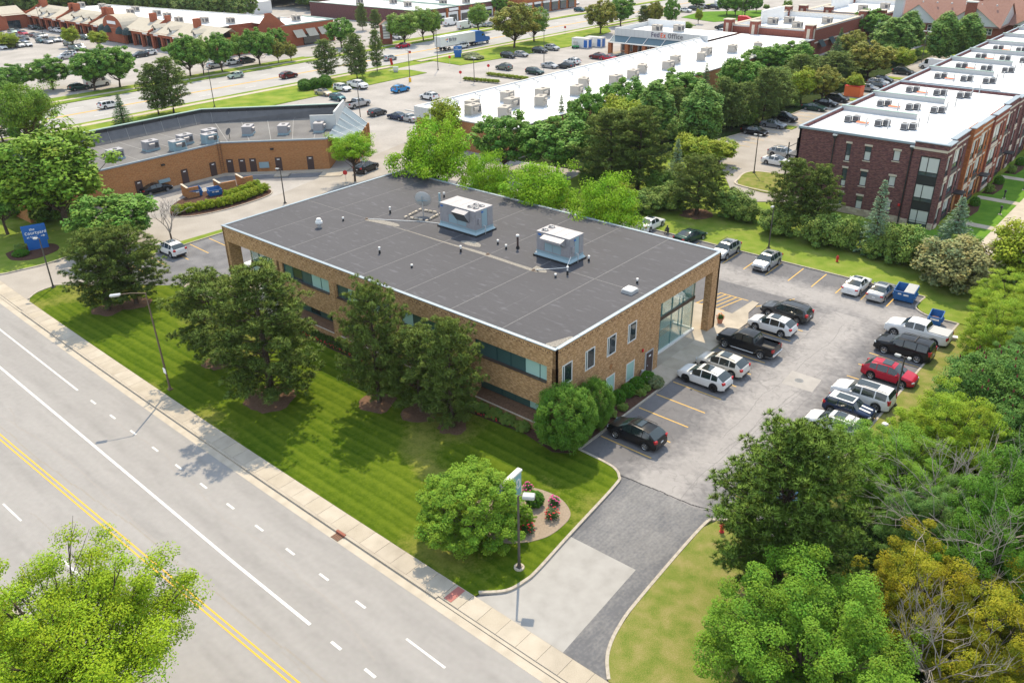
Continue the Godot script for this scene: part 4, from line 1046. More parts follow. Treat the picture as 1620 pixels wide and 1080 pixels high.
func white_mall() -> void:
	var t := thing("white_mall", "long low mall with a blown white flat roof and brick back wall", "building")
	var mb := MB.new()
	poly_walls(mb, rect(-77.7, -160, -55.6, -59.6), 0, 4.95)
	obj("wall", mb, M.brick_orange, t)
	mb = MB.new(); mb.sheet(rect(-76.2, -180, -55.7, -59.8), 4.96)
	obj("roof", mb, M.roof_white, t)
	mb = MB.new(); mb.quad(Vector3(-76.2, 4.965, -59.8), Vector3(-76.2, 4.965, -160), Vector3(-77.7, 5.95, -160), Vector3(-77.7, 5.95, -59.8))
	obj("parapet_slope", mb, M.roof_white2, t)
	part_box(t, "parapet_cap", Vector3(-77.8, 5.99, -110), Vector3(0.4, 0.1, 100.2), M.screen_grey)
	part_box(t, "front_fascia", Vector3(-77.85, 4.4, -110), Vector3(0.3, 3.1, 100), M.screen_grey)
	for k in 17:
		mb = MB.new(); mb.tube([Vector3(-77.4, 5.85, -63 - k * 5.8), Vector3(-76.4, 5.4, -63.4 - k * 5.8)], [0.07, 0.07], 4); mb.box(Vector3(-76.45, 5.42, -63.4 - k * 5.8), Vector3(0.35, 0.16, 0.3)); obj("parapet_brace", mb, M.unit_grey, t)
	part_box(t, "coping", Vector3(-68, 5.0, -59.62), Vector3(25.0, 0.16, 0.3), M.trim_grey)
	part_box(t, "coping", Vector3(-55.6, 5.0, -119), Vector3(0.3, 0.16, 119), M.trim_grey)
	part_box(t, "corner_screen", Vector3(-74.2, 5.1, -60.2), Vector3(7.6, 1.9, 1.6), M.screen_grey)
	for k in 6: part_box(t, "screen_rib", Vector3(-77.6 + k * 1.4, 5.1, -59.38), Vector3(0.08, 1.9, 0.06), M.trim_white)
	# end pavilion
	mb = MB.new(); poly_walls(mb, rect(-103.6, -177, -76.0, -162.4), 0, 5.0); obj("pavilion_wall", mb, M.brick_rust, t)
	mb = MB.new(); mb.sheet(rect(-103.8, -177, -76, -160.4), 5.4); obj("pavilion_roof", mb, M.roof_white, t)
	part_box(t, "pavilion_parapet", Vector3(-90.0, 5.55, -160.3), Vector3(28.4, 1.95, 0.3), M.screen_grey)
	part_box(t, "pavilion_parapet", Vector3(-104.1, 5.55, -168.5), Vector3(0.3, 1.95, 16.2), M.screen_grey)
	part_box(t, "pavilion_parapet", Vector3(-98.0, 5.9, -176.8), Vector3(12.0, 2.6, 0.3), M.trim_white)
	for k in 20: part_box(t, "panel_joint", Vector3(-103.3 + k * 1.38, 5.55, -160.13), Vector3(0.04, 1.9, 0.03), M.trim_grey)
	for k in 5:
		var x0 := -104.6 + k * 5.5
		mb = MB.new(); mb.quad(Vector3(x0 + 0.15, 3.1, -158.0), Vector3(x0 + 5.35, 3.1, -158.0), Vector3(x0 + 5.35, 4.6, -160.4), Vector3(x0 + 0.15, 4.6, -160.4))
		obj("awning", mb, mat(0.09, 0.15, 0.18, 0.5), t)
		mb = MB.new(); mb.tube([Vector3(x0, 3.15, -157.9), Vector3(x0, 4.7, -160.4)], [0.12, 0.12], 4); obj("awning_rib", mb, M.trim_white, t)
		part_box(t, "porch_column", Vector3(x0 + 0.2, 1.5, -158.6), Vector3(1.0, 3.0, 1.0), M.brick_rust)
		if k < 4: window(t, Vector3(x0 + 1.2, 0, -162.38), Vector3.RIGHT, Vector3.BACK, [0.0, 0.4, 3.8, 2.9], 0.0, 0.12, [0.34, 0.67], [], M.trim_white, [M.glass_far])
	part_box(t, "eave", Vector3(-90.8, 3.05, -158.0), Vector3(27.8, 0.22, 0.3), M.trim_white)
	part_box(t, "porch_floor", Vector3(-90.8, 0.05, -160.2), Vector3(27.0, 0.16, 4.4), M.concrete3)
	var x := -92.6
	for w: Array in [["Fed", mat(0.12, 0.10, 0.16, 0.6)], ["Ex", mat(0.75, 0.10, 0.02, 0.5)], [" Office", mat(0.15, 0.15, 0.16, 0.6)]]:
		x = letters(t, w[0], Vector3(x, 5.62, -160.1), Basis.IDENTITY, 1.15, w[1]) + 0.08

func letters(parent: Node, text: String, at: Vector3, bs: Basis, high: float, m: Material, centred := false) -> float:   # raised lettering; gives the x where it ends
	var tm := TextMesh.new()
	var fnt := SystemFont.new(); fnt.font_names = PackedStringArray(["Droid Sans"]); fnt.font_weight = 700
	tm.font = fnt; tm.text = text; tm.font_size = 64; tm.pixel_size = high / 46.0; tm.depth = 0.03
	tm.horizontal_alignment = HORIZONTAL_ALIGNMENT_CENTER if centred else HORIZONTAL_ALIGNMENT_LEFT
	place("lettering", tm, m, parent, Transform3D(bs, at))
	return at.x + fnt.get_string_size(text, HORIZONTAL_ALIGNMENT_LEFT, -1, 64).x * high / 46.0

func condenser() -> Node3D:
	var o := Node3D.new()
	part_box(o, "case", Vector3(0, 0.5, 0), Vector3(0.85, 0.8, 0.85), M.unit_grey, 0.05)
	part_box(o, "grille", Vector3(0, 0.5, 0.428), Vector3(0.7, 0.6, 0.02), M.unit_dark)
	part_box(o, "grille", Vector3(0.428, 0.5, 0), Vector3(0.02, 0.6, 0.7), M.unit_dark)
	var f := MB.new(); f.lathe([Vector2(0, 0.93), Vector2(0.3, 0.93), Vector2(0.33, 0.9)], Vector3.ZERO, 10); obj("fan", f, M.unit_dark, o)
	part_box(o, "foot", Vector3(0, 0.05, 0), Vector3(0.9, 0.1, 0.9), M.trim_black)
	return o

func townhouses() -> void:
	var X := Vector3.RIGHT; var Z := Vector3.BACK
	var H := 10.45
	for bnum in 2:
		var za := -67.0 if bnum == 0 else -106.6
		var zb := -105.6 if bnum == 0 else -204.0
		var t := thing("townhouse_row", ["three-storey plum brick townhouse row nearest the parking lot", "farther townhouse row continuing behind the first under the same white roof"][bnum], "townhouses")
		var mb := MB.new()
		var holes := []
		if bnum == 0:
			for y: Array in [[6.9, 9.2], [3.55, 5.95], [0.4, 2.65]]:
				holes.append([6.5, y[0], 7.15, y[1]])
				holes.append([8.9, y[0] + 0.45, 9.75, y[1]])
				holes.append([12.5, y[1] - 1.3, 13.35, y[1]])
		wall(mb, Vector3(-10.8, 0, za), X, Z, 14.9, 0.95, H, 0.3, holes)
		wall(mb, Vector3(-10.8, 0, zb), Z, -X, za - zb, 0.0, H, 0.3, [])
		wall(mb, Vector3(8.0, 0, zb), -X, -Z, 18.8, 0.0, H, 0.3, [])
		obj("wall", mb, M.brick_plum, t)
		part_box(t, "stone_base", Vector3(-3.35, 0.475, za - 0.12), Vector3(14.9, 0.95, 0.3), M.stone)
		for i in holes.size():
			var h: Array = holes[i]
			window(t, Vector3(-10.8, 0, za), X, Z, h, 0.12, 0.07, [], [0.33, 0.66] if i % 3 == 0 else [0.62] if i % 3 == 1 else [], M.trim_black, [M.shade_white, M.glass_far, M.glass_far])
			part_box(t, "lintel", Vector3(-10.8 + (h[0] + h[2]) / 2, h[3] + 0.13, za + 0.02), Vector3(h[2] - h[0] + 0.16, 0.24, 0.1), M.lime)
			part_box(t, "sill", Vector3(-10.8 + (h[0] + h[2]) / 2, h[1] - 0.06, za + 0.04), Vector3(h[2] - h[0] + 0.12, 0.1, 0.14), M.lime)
		if bnum == 0:
			# corner bay with the tall black window frame
			mb = MB.new()
			wall(mb, Vector3(4.1, 0, za + 0.25), X, Z, 3.9, 0.9, 10.75, 0.4, [[0.95, 0.9, 3.3, 9.15]])
			obj("corner_bay", mb, M.brick_plum, t)
			part_box(t, "bay_base", Vector3(4.55, 0.45, za + 0.2), Vector3(0.9, 0.9, 0.4), M.stone); part_box(t, "bay_base", Vector3(7.72, 0.45, za + 0.2), Vector3(0.6, 0.9, 0.4), M.stone)
			part_box(t, "bay_panel", Vector3(6.22, 4.6, za + 0.08), Vector3(2.36, 9.1, 0.1), M.trim_black)
			for y: Array in [[6.65, 9.1], [3.4, 5.65], [0.1, 2.4]]:
				window(t, Vector3(5.05, 0, za + 0.25), X, Z, [0.02, y[0], 2.33, y[1]], 0.08, 0.1, [0.4], [0.22], M.trim_black, [M.glass_far, M.shade_white, M.glass_far, M.shade_white])
			part_box(t, "band_course", Vector3(6.05, 10.0, za + 0.28), Vector3(4.0, 0.28, 0.12), M.lime)
			for dx: float in [-5.9, 3.85]:
				mb = MB.new(); mb.tube([Vector3(dx, 0.2, za + 0.12), Vector3(dx, 9.7, za + 0.12)], [0.07, 0.07], 6); mb.box(Vector3(dx, 9.85, za + 0.16), Vector3(0.4, 0.35, 0.3)); obj("downpipe", mb, M.trim_black, t)
				part_box(t, "gutter_head", Vector3(dx + 0.02, 10.1, za + 0.2), Vector3(0.55, 0.18, 0.4), M.trim_white)
			part_box(t, "fire_bell", Vector3(3.6, 2.5, za + 0.12), Vector3(0.3, 0.35, 0.16), M.red, 0.05)
			# rear balcony
			part_box(t, "balcony", Vector3(-11.6, 6.3, za - 2.0), Vector3(1.5, 0.15, 3.0), M.trim_black)
			for k in 2: part_box(t, "balcony_post", Vector3(-12.25, 4.0, za - 0.6 - k * 2.8), Vector3(0.12, 8.0, 0.12), M.trim_black)
			part_box(t, "balcony_rail", Vector3(-12.3, 7.3, za - 2.0), Vector3(0.06, 0.08, 3.0), M.trim_black)
		# front of stepped bays
		var z := za; var k := 0
		while z > zb + 1.0:
			var w: float = [3.2, 6.6, 4.2, 6.2, 7.4, 7.2][k % 6]
			if z - w < zb: w = z - zb
			var out: float = [0.0, -0.25, 0.25, 0.05, 0.3, -0.1][k % 6]
			var bm: Material = [M.brick_plum, M.brick_plum, M.brick_rust, M.brick_rust, M.brick_wine, M.brick_plum][k % 6]
			var xf := 8.0 + out
			var hs := []
			for y: Array in [[6.7, 9.1], [3.45, 5.8], [0.5, 2.6]]:
				hs.append([0.5, y[0], w * 0.55, y[1]])
				if w > 3.5: hs.append([w * 0.68, y[0] + 0.3, w * 0.68 + 0.75, y[1]])
			mb = MB.new()
			wall(mb, Vector3(xf, 0, z), -Z, X, w, 0.0, 10.6 + 0.15 * (k % 3), 0.6 + out, hs)
			obj("front_bay", mb, bm, t)
			for i in hs.size():
				var h: Array = hs[i]
				window(t, Vector3(xf, 0, z), -Z, X, h, 0.12, 0.08, [0.5] if h[2] - h[0] > 1.0 else [], [0.28], M.trim_black, [M.glass_far, M.shade_white])
				part_box(t, "lintel", Vector3(xf + 0.02, h[3] + 0.12, z - (h[0] + h[2]) / 2), Vector3(0.1, 0.22, h[2] - h[0] + 0.14), M.lime)
				part_box(t, "sill_panel", Vector3(xf + 0.02, h[1] - 0.28, z - (h[0] + h[2]) / 2), Vector3(0.1, 0.5, h[2] - h[0]), M.lime if k % 2 == 0 else M.trim_black)
			part_box(t, "band_course", Vector3(xf + 0.03, 10.0, z - w / 2), Vector3(0.12, 0.22, w - 0.02), M.lime)
			part_box(t, "parapet_cap", Vector3(xf - 0.25, 10.66 + 0.15 * (k % 3), z - w / 2), Vector3(0.75, 0.12, w - 0.03), M.coping, 0.02)
			if k % 2 == 1:
				part_box(t, "door_canopy", Vector3(xf + 0.6, 2.9, z - w * 0.8), Vector3(1.3, 0.14, 1.8), M.trim_black)
				part_box(t, "door", Vector3(xf + 0.03, 1.15, z - w * 0.85), Vector3(0.08, 2.2, 0.95), M.wood)
			z -= w; k += 1
		mb = MB.new(); mb.sheet(rect(-10.6, zb + 0.2, 7.9, za - 0.2), 10.1); obj("roof", mb, M.roof_white2 if bnum == 1 else M.roof_white, t)
		mb = MB.new()
		edge_box(mb, Vector2(-10.85, za), Vector2(-10.85, zb), 10.1, 10.55, 0.35); edge_box(mb, Vector2(-10.9, zb), Vector2(8.2, zb), 10.1, 10.552, 0.35)
		edge_box(mb, Vector2(-10.9, za + 0.03), Vector2(4.1, za + 0.03), 10.3, 10.554, 0.4)
		obj("parapet", mb, M.coping, t)
		if bnum == 0: part_box(t, "parapet_cap", Vector3(6.05, 10.8, za + 0.06), Vector3(4.1, 0.12, 0.7), M.coping, 0.02)
		var zs := za - 14.5
		while zs > zb + 4.0:
			mb = MB.new(); mb.box(Vector3(-5.6, 10.45, zs), Vector3(10.4, 0.7, 0.45)); obj("divider_wall", mb, M.unit_grey, t)
			mb = MB.new(); mb.box(Vector3(-5.6, 10.82, zs), Vector3(10.6, 0.06, 0.55)); obj("divider_cap", mb, M.coping_green, t)
			zs -= 12.5
	var proto := condenser(); var n := 0
	for row: float in [-74.6, -87.0, -99.6, -113.8, -125.8, -138.2, -150.4]:
		for x: float in [-7.3, -3.2, 0.2]:
			for d: float in [0.0, 0.95]:
				var ord: String = ["nearest", "second", "third", "fourth", "fifth", "sixth", "seventh"][int(round((-row - 74.6) / 12.6))]
				var c := copy(proto, "condenser", "%s grey condenser %s, %s row from the parking lot, townhouse roof" % [["front", "rear"][int(d > 0)], {-7.3: "of the left pair", -3.2: "of the middle pair", 0.2: "of the right pair"}[x], ord], "condenser", Vector3(x + d * 0.9, 10.1, row - d * 0.8), 0.1, "condensers on the townhouse roofs")
				n += 1
		var ordn: String = ["nearest", "second", "third", "fourth", "fifth", "sixth", "seventh"][int(round((-row - 74.6) / 12.6))]
		var hatch := thing("roof_hatch", "orange-brown roof hatch, %s one along the townhouse roofs" % ordn, "roof hatch", Vector3(-5.2, 10.1, row + 0.2), 0.0, "townhouse roof hatches")
		part_box(hatch, "curb", Vector3(0, 0.12, 0), Vector3(1.5, 0.24, 0.75), M.trim_white); part_box(hatch, "lid", Vector3(0, 0.28, 0), Vector3(1.56, 0.09, 0.8), M.orange, 0.02)
		for k in 4:
			var pb := MB.new(); pb.tube([Vector3(0, 0, 0), Vector3(0, 1.15, 0)], [0.09, 0.09], 7)
			var vp := thing("vent_pipe", "grey vent pipe on the townhouse roof, %s row, %s" % [ordn, ["left", "middle left", "middle right", "right"][k]], "vent pipe", Vector3([-4.3, -1.6, 1.2, 1.5][k], 10.1, row + [1.4, 1.0, -2.6, -5.6][k]), 0.0, "vent pipes on the townhouse roofs")
			obj("pipe", pb, M.unit_grey, vp)
			pb = MB.new(); pb.lathe([Vector2(0, 1.22), Vector2(0.13, 1.2), Vector2(0.13, 1.12)], Vector3.ZERO, 8); obj("cap", pb, M.metal, vp)
	proto.free()

func gable(mb: MB, rf: MB, a: Vector3, b: Vector3, half: float, rise: float) -> void:   # gable roof along a-b: triangles to mb, slopes to rf
	var d := (b - a).normalized(); var s := Vector3(-d.z, 0, d.x) * half; var u := Vector3.UP * rise
	mb.face([a - s, a + s, a + u], (a + b) / 2); mb.face([b - s, b + s, b + u], (a + b) / 2)
	var s2 := s * 1.06; var dn := Vector3.UP * (-rise * 0.06)
	var a2 := a - d * 0.4; var b2 := b + d * 0.4
	rf.face([a2 - s2 + dn, b2 - s2 + dn, b2 + u, a2 + u], (a + b) / 2); rf.face([a2 + s2 + dn, b2 + s2 + dn, b2 + u, a2 + u], (a + b) / 2)

func far_buildings() -> void:
	var X := Vector3.RIGHT; var Z := Vector3.BACK
	# shopping centre across the boulevard
	var t := thing("shopping_centre", "red brick shopping centre with tan sloped roofs, gables and dark round awnings", "building")
	var mb := MB.new()
	poly_walls(mb, poly([-312, -90, -190, -90, -190, -127, -300, -113]), 0, 5.0); poly_walls(mb, rect(-335, -92, -311, -40), 0, 5.0); poly_walls(mb, rect(-205, -131, -189.5, -104), 0, 6.2)
	obj("wall", mb, M.brick_red, t)
	mb = MB.new(); mb.sheet(poly([-311, -95, -206, -95, -206, -126, -300, -113]), 5.9); obj("roof", mb, M.roof_white, t)
	mb = MB.new(); mb.sheet(rect(-205, -130.8, -190, -112), 6.1); obj("roof", mb, M.roof_white, t)
	for sx: Array in [[-311.0, -286.0], [-284.6, -262.0], [-260.8, -224.0], [-222.8, -190.0]]:
		mb = MB.new()
		mb.quad(Vector3(sx[0], 4.4, -87.8), Vector3(sx[1], 4.4, -87.8), Vector3(sx[1], 7.2, -95.5), Vector3(sx[0], 7.2, -95.5))
		mb.quad(Vector3(sx[1], 7.2, -95.5), Vector3(sx[1], 5.9, -97.0), Vector3(sx[0], 5.9, -97.0), Vector3(sx[0], 7.2, -95.5))
		obj("sloped_roof", mb, M.shingle_tan, t)
		for e: float in [sx[0] - 0.6]:
			mb = MB.new()
			mb.face([Vector3(e, 0, -88.4), Vector3(e, 4.9, -88.4), Vector3(e, 8.0, -94.6), Vector3(e, 0, -96)], Vector3(e - 5, 3, -92))
			mb.box(Vector3(e, 6.2, -95.0), Vector3(0.9, 5.0, 1.6)); mb.box(Vector3(e, 5.7, -91.4), Vector3(0.7, 1.0, 7.0), Basis(Vector3.RIGHT, 0.36))
			obj("party_wall", mb, M.brick_red, t)
		var nb := int((sx[1] - sx[0]) / 5.0)
		for k in nb:
			part_box(t, "shopfront", Vector3(sx[0] + (k + 0.5) * (sx[1] - sx[0]) / nb, 1.6, -89.8), Vector3((sx[1] - sx[0]) / nb - 1.4, 3.0, 0.3), M.glass_dark)
			part_box(t, "arcade_post", Vector3(sx[0] + k * (sx[1] - sx[0]) / nb + 0.4, 2.2, -88.6), Vector3(0.8, 4.4, 0.8), M.brick_red)
			part_box(t, "fascia", Vector3(sx[0] + (k + 0.5) * (sx[1] - sx[0]) / nb, 4.1, -88.5), Vector3((sx[1] - sx[0]) / nb - 0.9, 1.1, 0.3), M.brick_red)
			if k % 2 == 0: part_box(t, "shop_sign", Vector3(sx[0] + (k + 0.5) * (sx[1] - sx[0]) / nb, 4.1, -88.3), Vector3(2.6, 0.6, 0.1), M.print_white)
	# left wing facing the lot
	mb = MB.new()
	mb.quad(Vector3(-310.2, 4.6, -40), Vector3(-310.2, 4.6, -88), Vector3(-317, 7.2, -88), Vector3(-317, 7.2, -40))
	mb.quad(Vector3(-317, 7.2, -40), Vector3(-317, 7.2, -88), Vector3(-330, 5.0, -88), Vector3(-330, 5.0, -40)); obj("sloped_roof", mb, M.shingle_tan, t)
	mb = MB.new(); var rf := MB.new()
	gable(mb, rf, Vector3(-309.4, 4.4, -73), Vector3(-318, 4.4, -73), 7.0, 4.2)
	mb.box(Vector3(-309.6, 2.3, -73), Vector3(0.5, 4.4, 15.6)); obj("gable_front", mb, M.brick_red, t); obj("sloped_roof", rf, M.shingle_tan, t)
	mb = MB.new(); mb.lathe([Vector2(0, 0.1), Vector2(1.7, 0.1), Vector2(1.7, 0)], Vector3(-309.3, 5.9, -73), 16, Basis(Vector3.FORWARD, -PI / 2)); obj("fan_window", mb, M.glass_far, t)
	for k in 7: part_box(t, "shopfront", Vector3(-309.9, 1.5, -47 - k * 6.0), Vector3(0.4, 2.8, 4.4), M.glass_dark)
	# barrel gable over the middle shops
	mb = MB.new()
	var fan := []
	for k in 13: fan.append(Vector3(-245.5 + cos(PI * k / 12.0) * 6.2, 4.6 + sin(PI * k / 12.0) * 3.6, -87.9))
	mb.face(fan, Vector3(-245, 5, -95)); mb.box(Vector3(-245.5, 2.4, -88.1), Vector3(12.4, 4.4, 0.4))
	obj("barrel_front", mb, M.brick_red, t)
	mb = MB.new()
	for k in 12: mb.face([fan[k] * 1.0, fan[k + 1] * 1.0, fan[k + 1] + Vector3(0, 0, -7), fan[k] + Vector3(0, 0, -7)], Vector3(-245.5, 4.6, -90))
	obj("barrel_roof", mb, M.shingle_tan, t)
	part_box(t, "shop_sign", Vector3(-245.5, 6.0, -87.8), Vector3(5.4, 0.9, 0.1), M.print_white)
	for x: float in [-252.5, -248.6, -240.8, -236.6]:
		mb = MB.new()
		for k in 6:
			var a := PI * k / 6.0; var b := PI * (k + 1) / 6.0
			for j in 4:
				var e := PI / 2 * j / 4.0; var f := PI / 2 * (j + 1) / 4.0
				var P := func(q: float, w: float) -> Vector3: return Vector3(x + cos(q) * 1.9 * cos(w * 0.0), 3.0 + sin(q) * 2.2 * cos(w), -88.2 + sin(q) * 1.8 * sin(w))
				mb.face([P.call(a, e), P.call(b, e), P.call(b, f), P.call(a, f)], Vector3(x, 3.2, -88.6))
		obj("round_awning", mb, M.awning, t)
	for x: float in [-300, -294, -275, -268, -262.5, -222, -213, -200]:
		mb = MB.new(); rf = MB.new()
		gable(mb, rf, Vector3(x, 5.9, -89.4), Vector3(x, 5.9, -93.0), 1.1, 0.9); mb.box(Vector3(x, 5.3, -91.0), Vector3(1.9, 1.4, 3.0)); obj("dormer", mb, M.trim_white, t); obj("dormer_roof", rf, M.shingle_tan, t)
		part_box(t, "dormer_window", Vector3(x, 5.7, -89.45), Vector3(1.1, 1.0, 0.1), M.glass_dark)
	for x: float in [-308, -286, -282.5, -262, -258.5, -206, -231]: part_box(t, "chimney", Vector3(x, 7.6, -94.4), Vector3(1.6, 2.8, 1.8), M.brick_red)
	# hipped gable and awnings of the wing by the boulevard
	mb = MB.new()
	mb.face([Vector3(-190.6, 0, -103.8), Vector3(-190.6, 6.2, -103.8), Vector3(-190.6, 10, -108), Vector3(-190.6, 10, -109.4), Vector3(-190.6, 6.3, -114), Vector3(-190.6, 0, -114)], Vector3(-200, 3, -108)); mb.box(Vector3(-191.2, 5.2, -108.7), Vector3(1.0, 9.4, 1.6)); obj("gable_front", mb, M.brick_red, t)
	for k in 3:
		mb = MB.new(); mb.quad(Vector3(-187.6, 2.6, -115.5 - k * 4.6), Vector3(-187.6, 2.6, -119.0 - k * 4.6), Vector3(-189.4, 4.6, -119.0 - k * 4.6), Vector3(-189.4, 4.6, -115.5 - k * 4.6)); obj("awning", mb, M.shingle_tan, t)
	part_box(t, "shopfront", Vector3(-189.3, 1.6, -122), Vector3(0.3, 2.8, 6.0), M.glass_dark)
	part_box(t, "roof_edge", Vector3(-197.2, 6.25, -131), Vector3(15.6, 0.3, 0.4), M.coping_green); part_box(t, "roof_edge", Vector3(-189.5, 6.25, -122), Vector3(0.4, 0.31, 17.8), M.coping_green)
	part_box(t, "roof_edge", Vector3(-253, 6.0, -119.6), Vector3(95, 0.4, 0.5), M.screen_grey, 0.0, Basis(Vector3.UP, 0.138))
	# brown store
	t = thing("brown_store", "long brown store behind the semi truck with pale shopfront", "building")
	mb = MB.new(); poly_walls(mb, rect(-250, -215, -190, -168), 0, 5.0); obj("wall", mb, M.brick_plum, t)
	mb = MB.new(); mb.sheet(rect(-249.5, -214.5, -190.4, -168.4), 4.6); obj("roof", mb, M.roof_white2, t)
	part_box(t, "parapet_cap", Vector3(-220, 5.05, -168.2), Vector3(60, 0.2, 0.6), M.coping_green); part_box(t, "parapet_cap", Vector3(-190.2, 5.05, -191.5), Vector3(0.6, 0.21, 46.6), M.coping_green)
	part_box(t, "parapet_cap", Vector3(-220, 5.05, -188), Vector3(59, 0.5, 0.6), M.coping_green)
	for k in 7:
		part_box(t, "shop_panel", Vector3(-189.9, 1.8, -172 - k * 6.2), Vector3(0.3, 3.2, 5.2), M.trim_white)
		part_box(t, "shop_window", Vector3(-189.7, 1.4, -172 - k * 6.2), Vector3(0.3, 2.2, 3.6), M.glass_dark)
		part_box(t, "pilaster", Vector3(-189.7, 2.4, -169.0 - k * 6.2), Vector3(0.6, 4.8, 0.8), M.brick_rust)
	part_box(t, "shop_sign", Vector3(-189.7, 4.2, -185), Vector3(0.2, 0.8, 5.0), M.print_white)
	# corner store at the top
	t = thing("corner_store", "small brick store with white framed shop windows at the top edge", "building")
	mb = MB.new(); poly_walls(mb, rect(-200, -245, -180.5, -212), 0, 6.5); obj("wall", mb, M.brick_rust, t)
	mb = MB.new(); mb.sheet(rect(-199.6, -244.6, -181, -212.4), 6.3); obj("roof", mb, M.roof_white2, t)
	for k in 6:
		part_box(t, "shop_window", Vector3(-180.3, 1.8, -215 - k * 5.3), Vector3(0.3, 3.0, 3.6), M.glass_far); part_box(t, "shop_panel", Vector3(-180.2, 3.7, -215 - k * 5.3), Vector3(0.4, 0.7, 4.0), M.trim_white)
	for k in 3: part_box(t, "shop_window", Vector3(-197 + k * 6.0, 1.8, -211.8), Vector3(3.6, 3.0, 0.3), M.glass_far)
	# two red brick stores with white parapets
	for q: Array in [[-80.5, -57.5, -217.5, -180.5, "red brick store with white inner parapets, right of the red semi tractor"], [-77.5, -54.0, -262.0, -222.0, "red brick store with white inner parapets, farther up behind the first"]]:
		t = thing("brick_store", q[4], "building")
		mb = MB.new(); poly_walls(mb, rect(q[0], q[2], q[1], q[3]), 0, 6.6); obj("wall", mb, M.brick_wine, t)
		mb = MB.new(); mb.sheet(rect(q[0] + 0.4, q[2] + 0.4, q[1] - 0.4, q[3] - 0.4), 5.6); obj("roof", mb, M.roof_white, t)
		for e: Array in [[q[0] + 0.45, q[2], q[0] + 0.45, q[3]], [q[0], q[2] + 0.45, q[1], q[2] + 0.45], [q[1] - 0.45, q[2], q[1] - 0.45, q[3]], [q[0], q[3] - 0.45, q[1], q[3] - 0.45]]:
			mb = MB.new(); edge_box(mb, Vector2(e[0], e[1]), Vector2(e[2], e[3]), 5.6, 6.9 if e[0] == e[2] else 7.0, 0.5); obj("parapet", mb, M.trim_white, t)
			mb = MB.new(); edge_box(mb, Vector2(e[0], e[1]), Vector2(e[2], e[3]), 6.9 if e[0] == e[2] else 7.0, 7.05, 1.0); obj("parapet_cap", mb, M.lime, t)
		for c: Vector2 in [Vector2(q[0], q[3]), Vector2(q[1], q[3]), Vector2(q[1], q[2]), Vector2(q[0], q[2]), Vector2((q[0] * 2 + q[1]) / 3, q[3])]:
			part_box(t, "corner_tower", Vector3(c.x, 4.1, c.y), Vector3(2.2, 8.2, 2.2), M.brick_wine); part_box(t, "tower_cap", Vector3(c.x, 8.28, c.y), Vector3(2.5, 0.2, 2.5), M.lime)
			part_box(t, "tower_panel", Vector3(c.x, 6.2, c.y + 1.12), Vector3(0.8, 2.4, 0.06), M.lime); part_box(t, "tower_panel", Vector3(c.x + 1.12, 6.2, c.y), Vector3(0.06, 2.4, 0.8), M.lime)
		part_box(t, "high_parapet", Vector3(q[0] + 2.0, 7.4, (q[2] + q[3]) / 2 - 4), Vector3(0.6, 3.4, 14), M.trim_white)
		for k in 4:
			mb = MB.new(); mb.quad(Vector3(q[1] + 1.4, 2.2, q[3] - 6 - k * 7.0), Vector3(q[1] + 1.4, 2.2, q[3] - 9 - k * 7.0), Vector3(q[1] + 0.05, 3.8, q[3] - 9 - k * 7.0), Vector3(q[1] + 0.05, 3.8, q[3] - 6 - k * 7.0)); obj("awning", mb, M.awning, t)
		part_box(t, "band_course", Vector3(q[1] + 0.05, 3.4, (q[2] + q[3]) / 2), Vector3(0.2, 0.3, q[3] - q[2] - 3), M.lime)
	# apartments with brown roofs
	t = thing("apartment_house", "brown roofed apartment house with brick chimneys and grey gables", "building")
	mb = MB.new(); poly_walls(mb, rect(-52, -262, -22.5, -219), 0, 6.2); poly_walls(mb, rect(-24, -262, 30, -228), 0, 6.0); obj("wall", mb, M.brick_wine, t)
	for q: Array in [[-50, -227, -22, -227, 8.5, 5.4], [-29, -218.2, -29, -232, 7.0, 5.0], [-43, -218, -43, -232, 6.0, 4.6], [-24, -240, 30, -240, 12.0, 6.0], [-12, -226, -12, -240, 8.0, 5.0], [8, -226, 8, -240, 8.0, 5.0], [-55, -262, 30, -262, 13.0, 8.5]]:
		mb = MB.new(); rf = MB.new(); gable(mb, rf, Vector3(q[0], 6.1, q[1]), Vector3(q[2], 6.1, q[3]), q[4], q[5]); obj("gable_wall", mb, M.siding, t); obj("roof", rf, M.shingle_brown, t)
	for c: Array in [[-29.5, -217.4, 12.0], [-48.5, -219, 11.5], [-18, -232, 11.5], [-5, -230, 11.5], [-36, -250, 14.0]]:
		part_box(t, "chimney", Vector3(c[0], c[2] / 2, c[1]), Vector3(2.4, c[2], 1.3), M.brick_wine if c[2] != 11.5 else M.siding); part_box(t, "chimney_cap", Vector3(c[0], c[2] + 0.15, c[1]), Vector3(2.8, 0.3, 1.6), M.trim_white)
	for x: float in [-46, -40, -34, -25.5]:
		for y: float in [1.0, 3.9]: window(t, Vector3(x, 0, -218.95), X, Z, [0.0, y, 1.9, y + 1.7], -0.02, 0.14, [0.5], [0.5], M.trim_white, [M.glass_far])
	for k in 9:
		for y: float in [1.0, 3.9]: window(t, Vector3(-20.5 + k * 5.0, 0, -227.95), X, Z, [0.0, y, 1.9, y + 1.7], -0.02, 0.14, [0.5], [0.5], M.trim_white, [M.glass_far])
	for k in 6:
		mb = MB.new(); mb.lathe([Vector2(0.25, 0), Vector2(0.25, 0.35), Vector2(0, 0.45)], Vector3(-44 + k * 3.8, 10.6, -224.5), 8); obj("roof_vent", mb, M.unit_grey, t)
	# freestanding pylon, gas station canopy, white box building far left
	t = thing("warehouse", "small white building among far trees, top left of centre", "building")
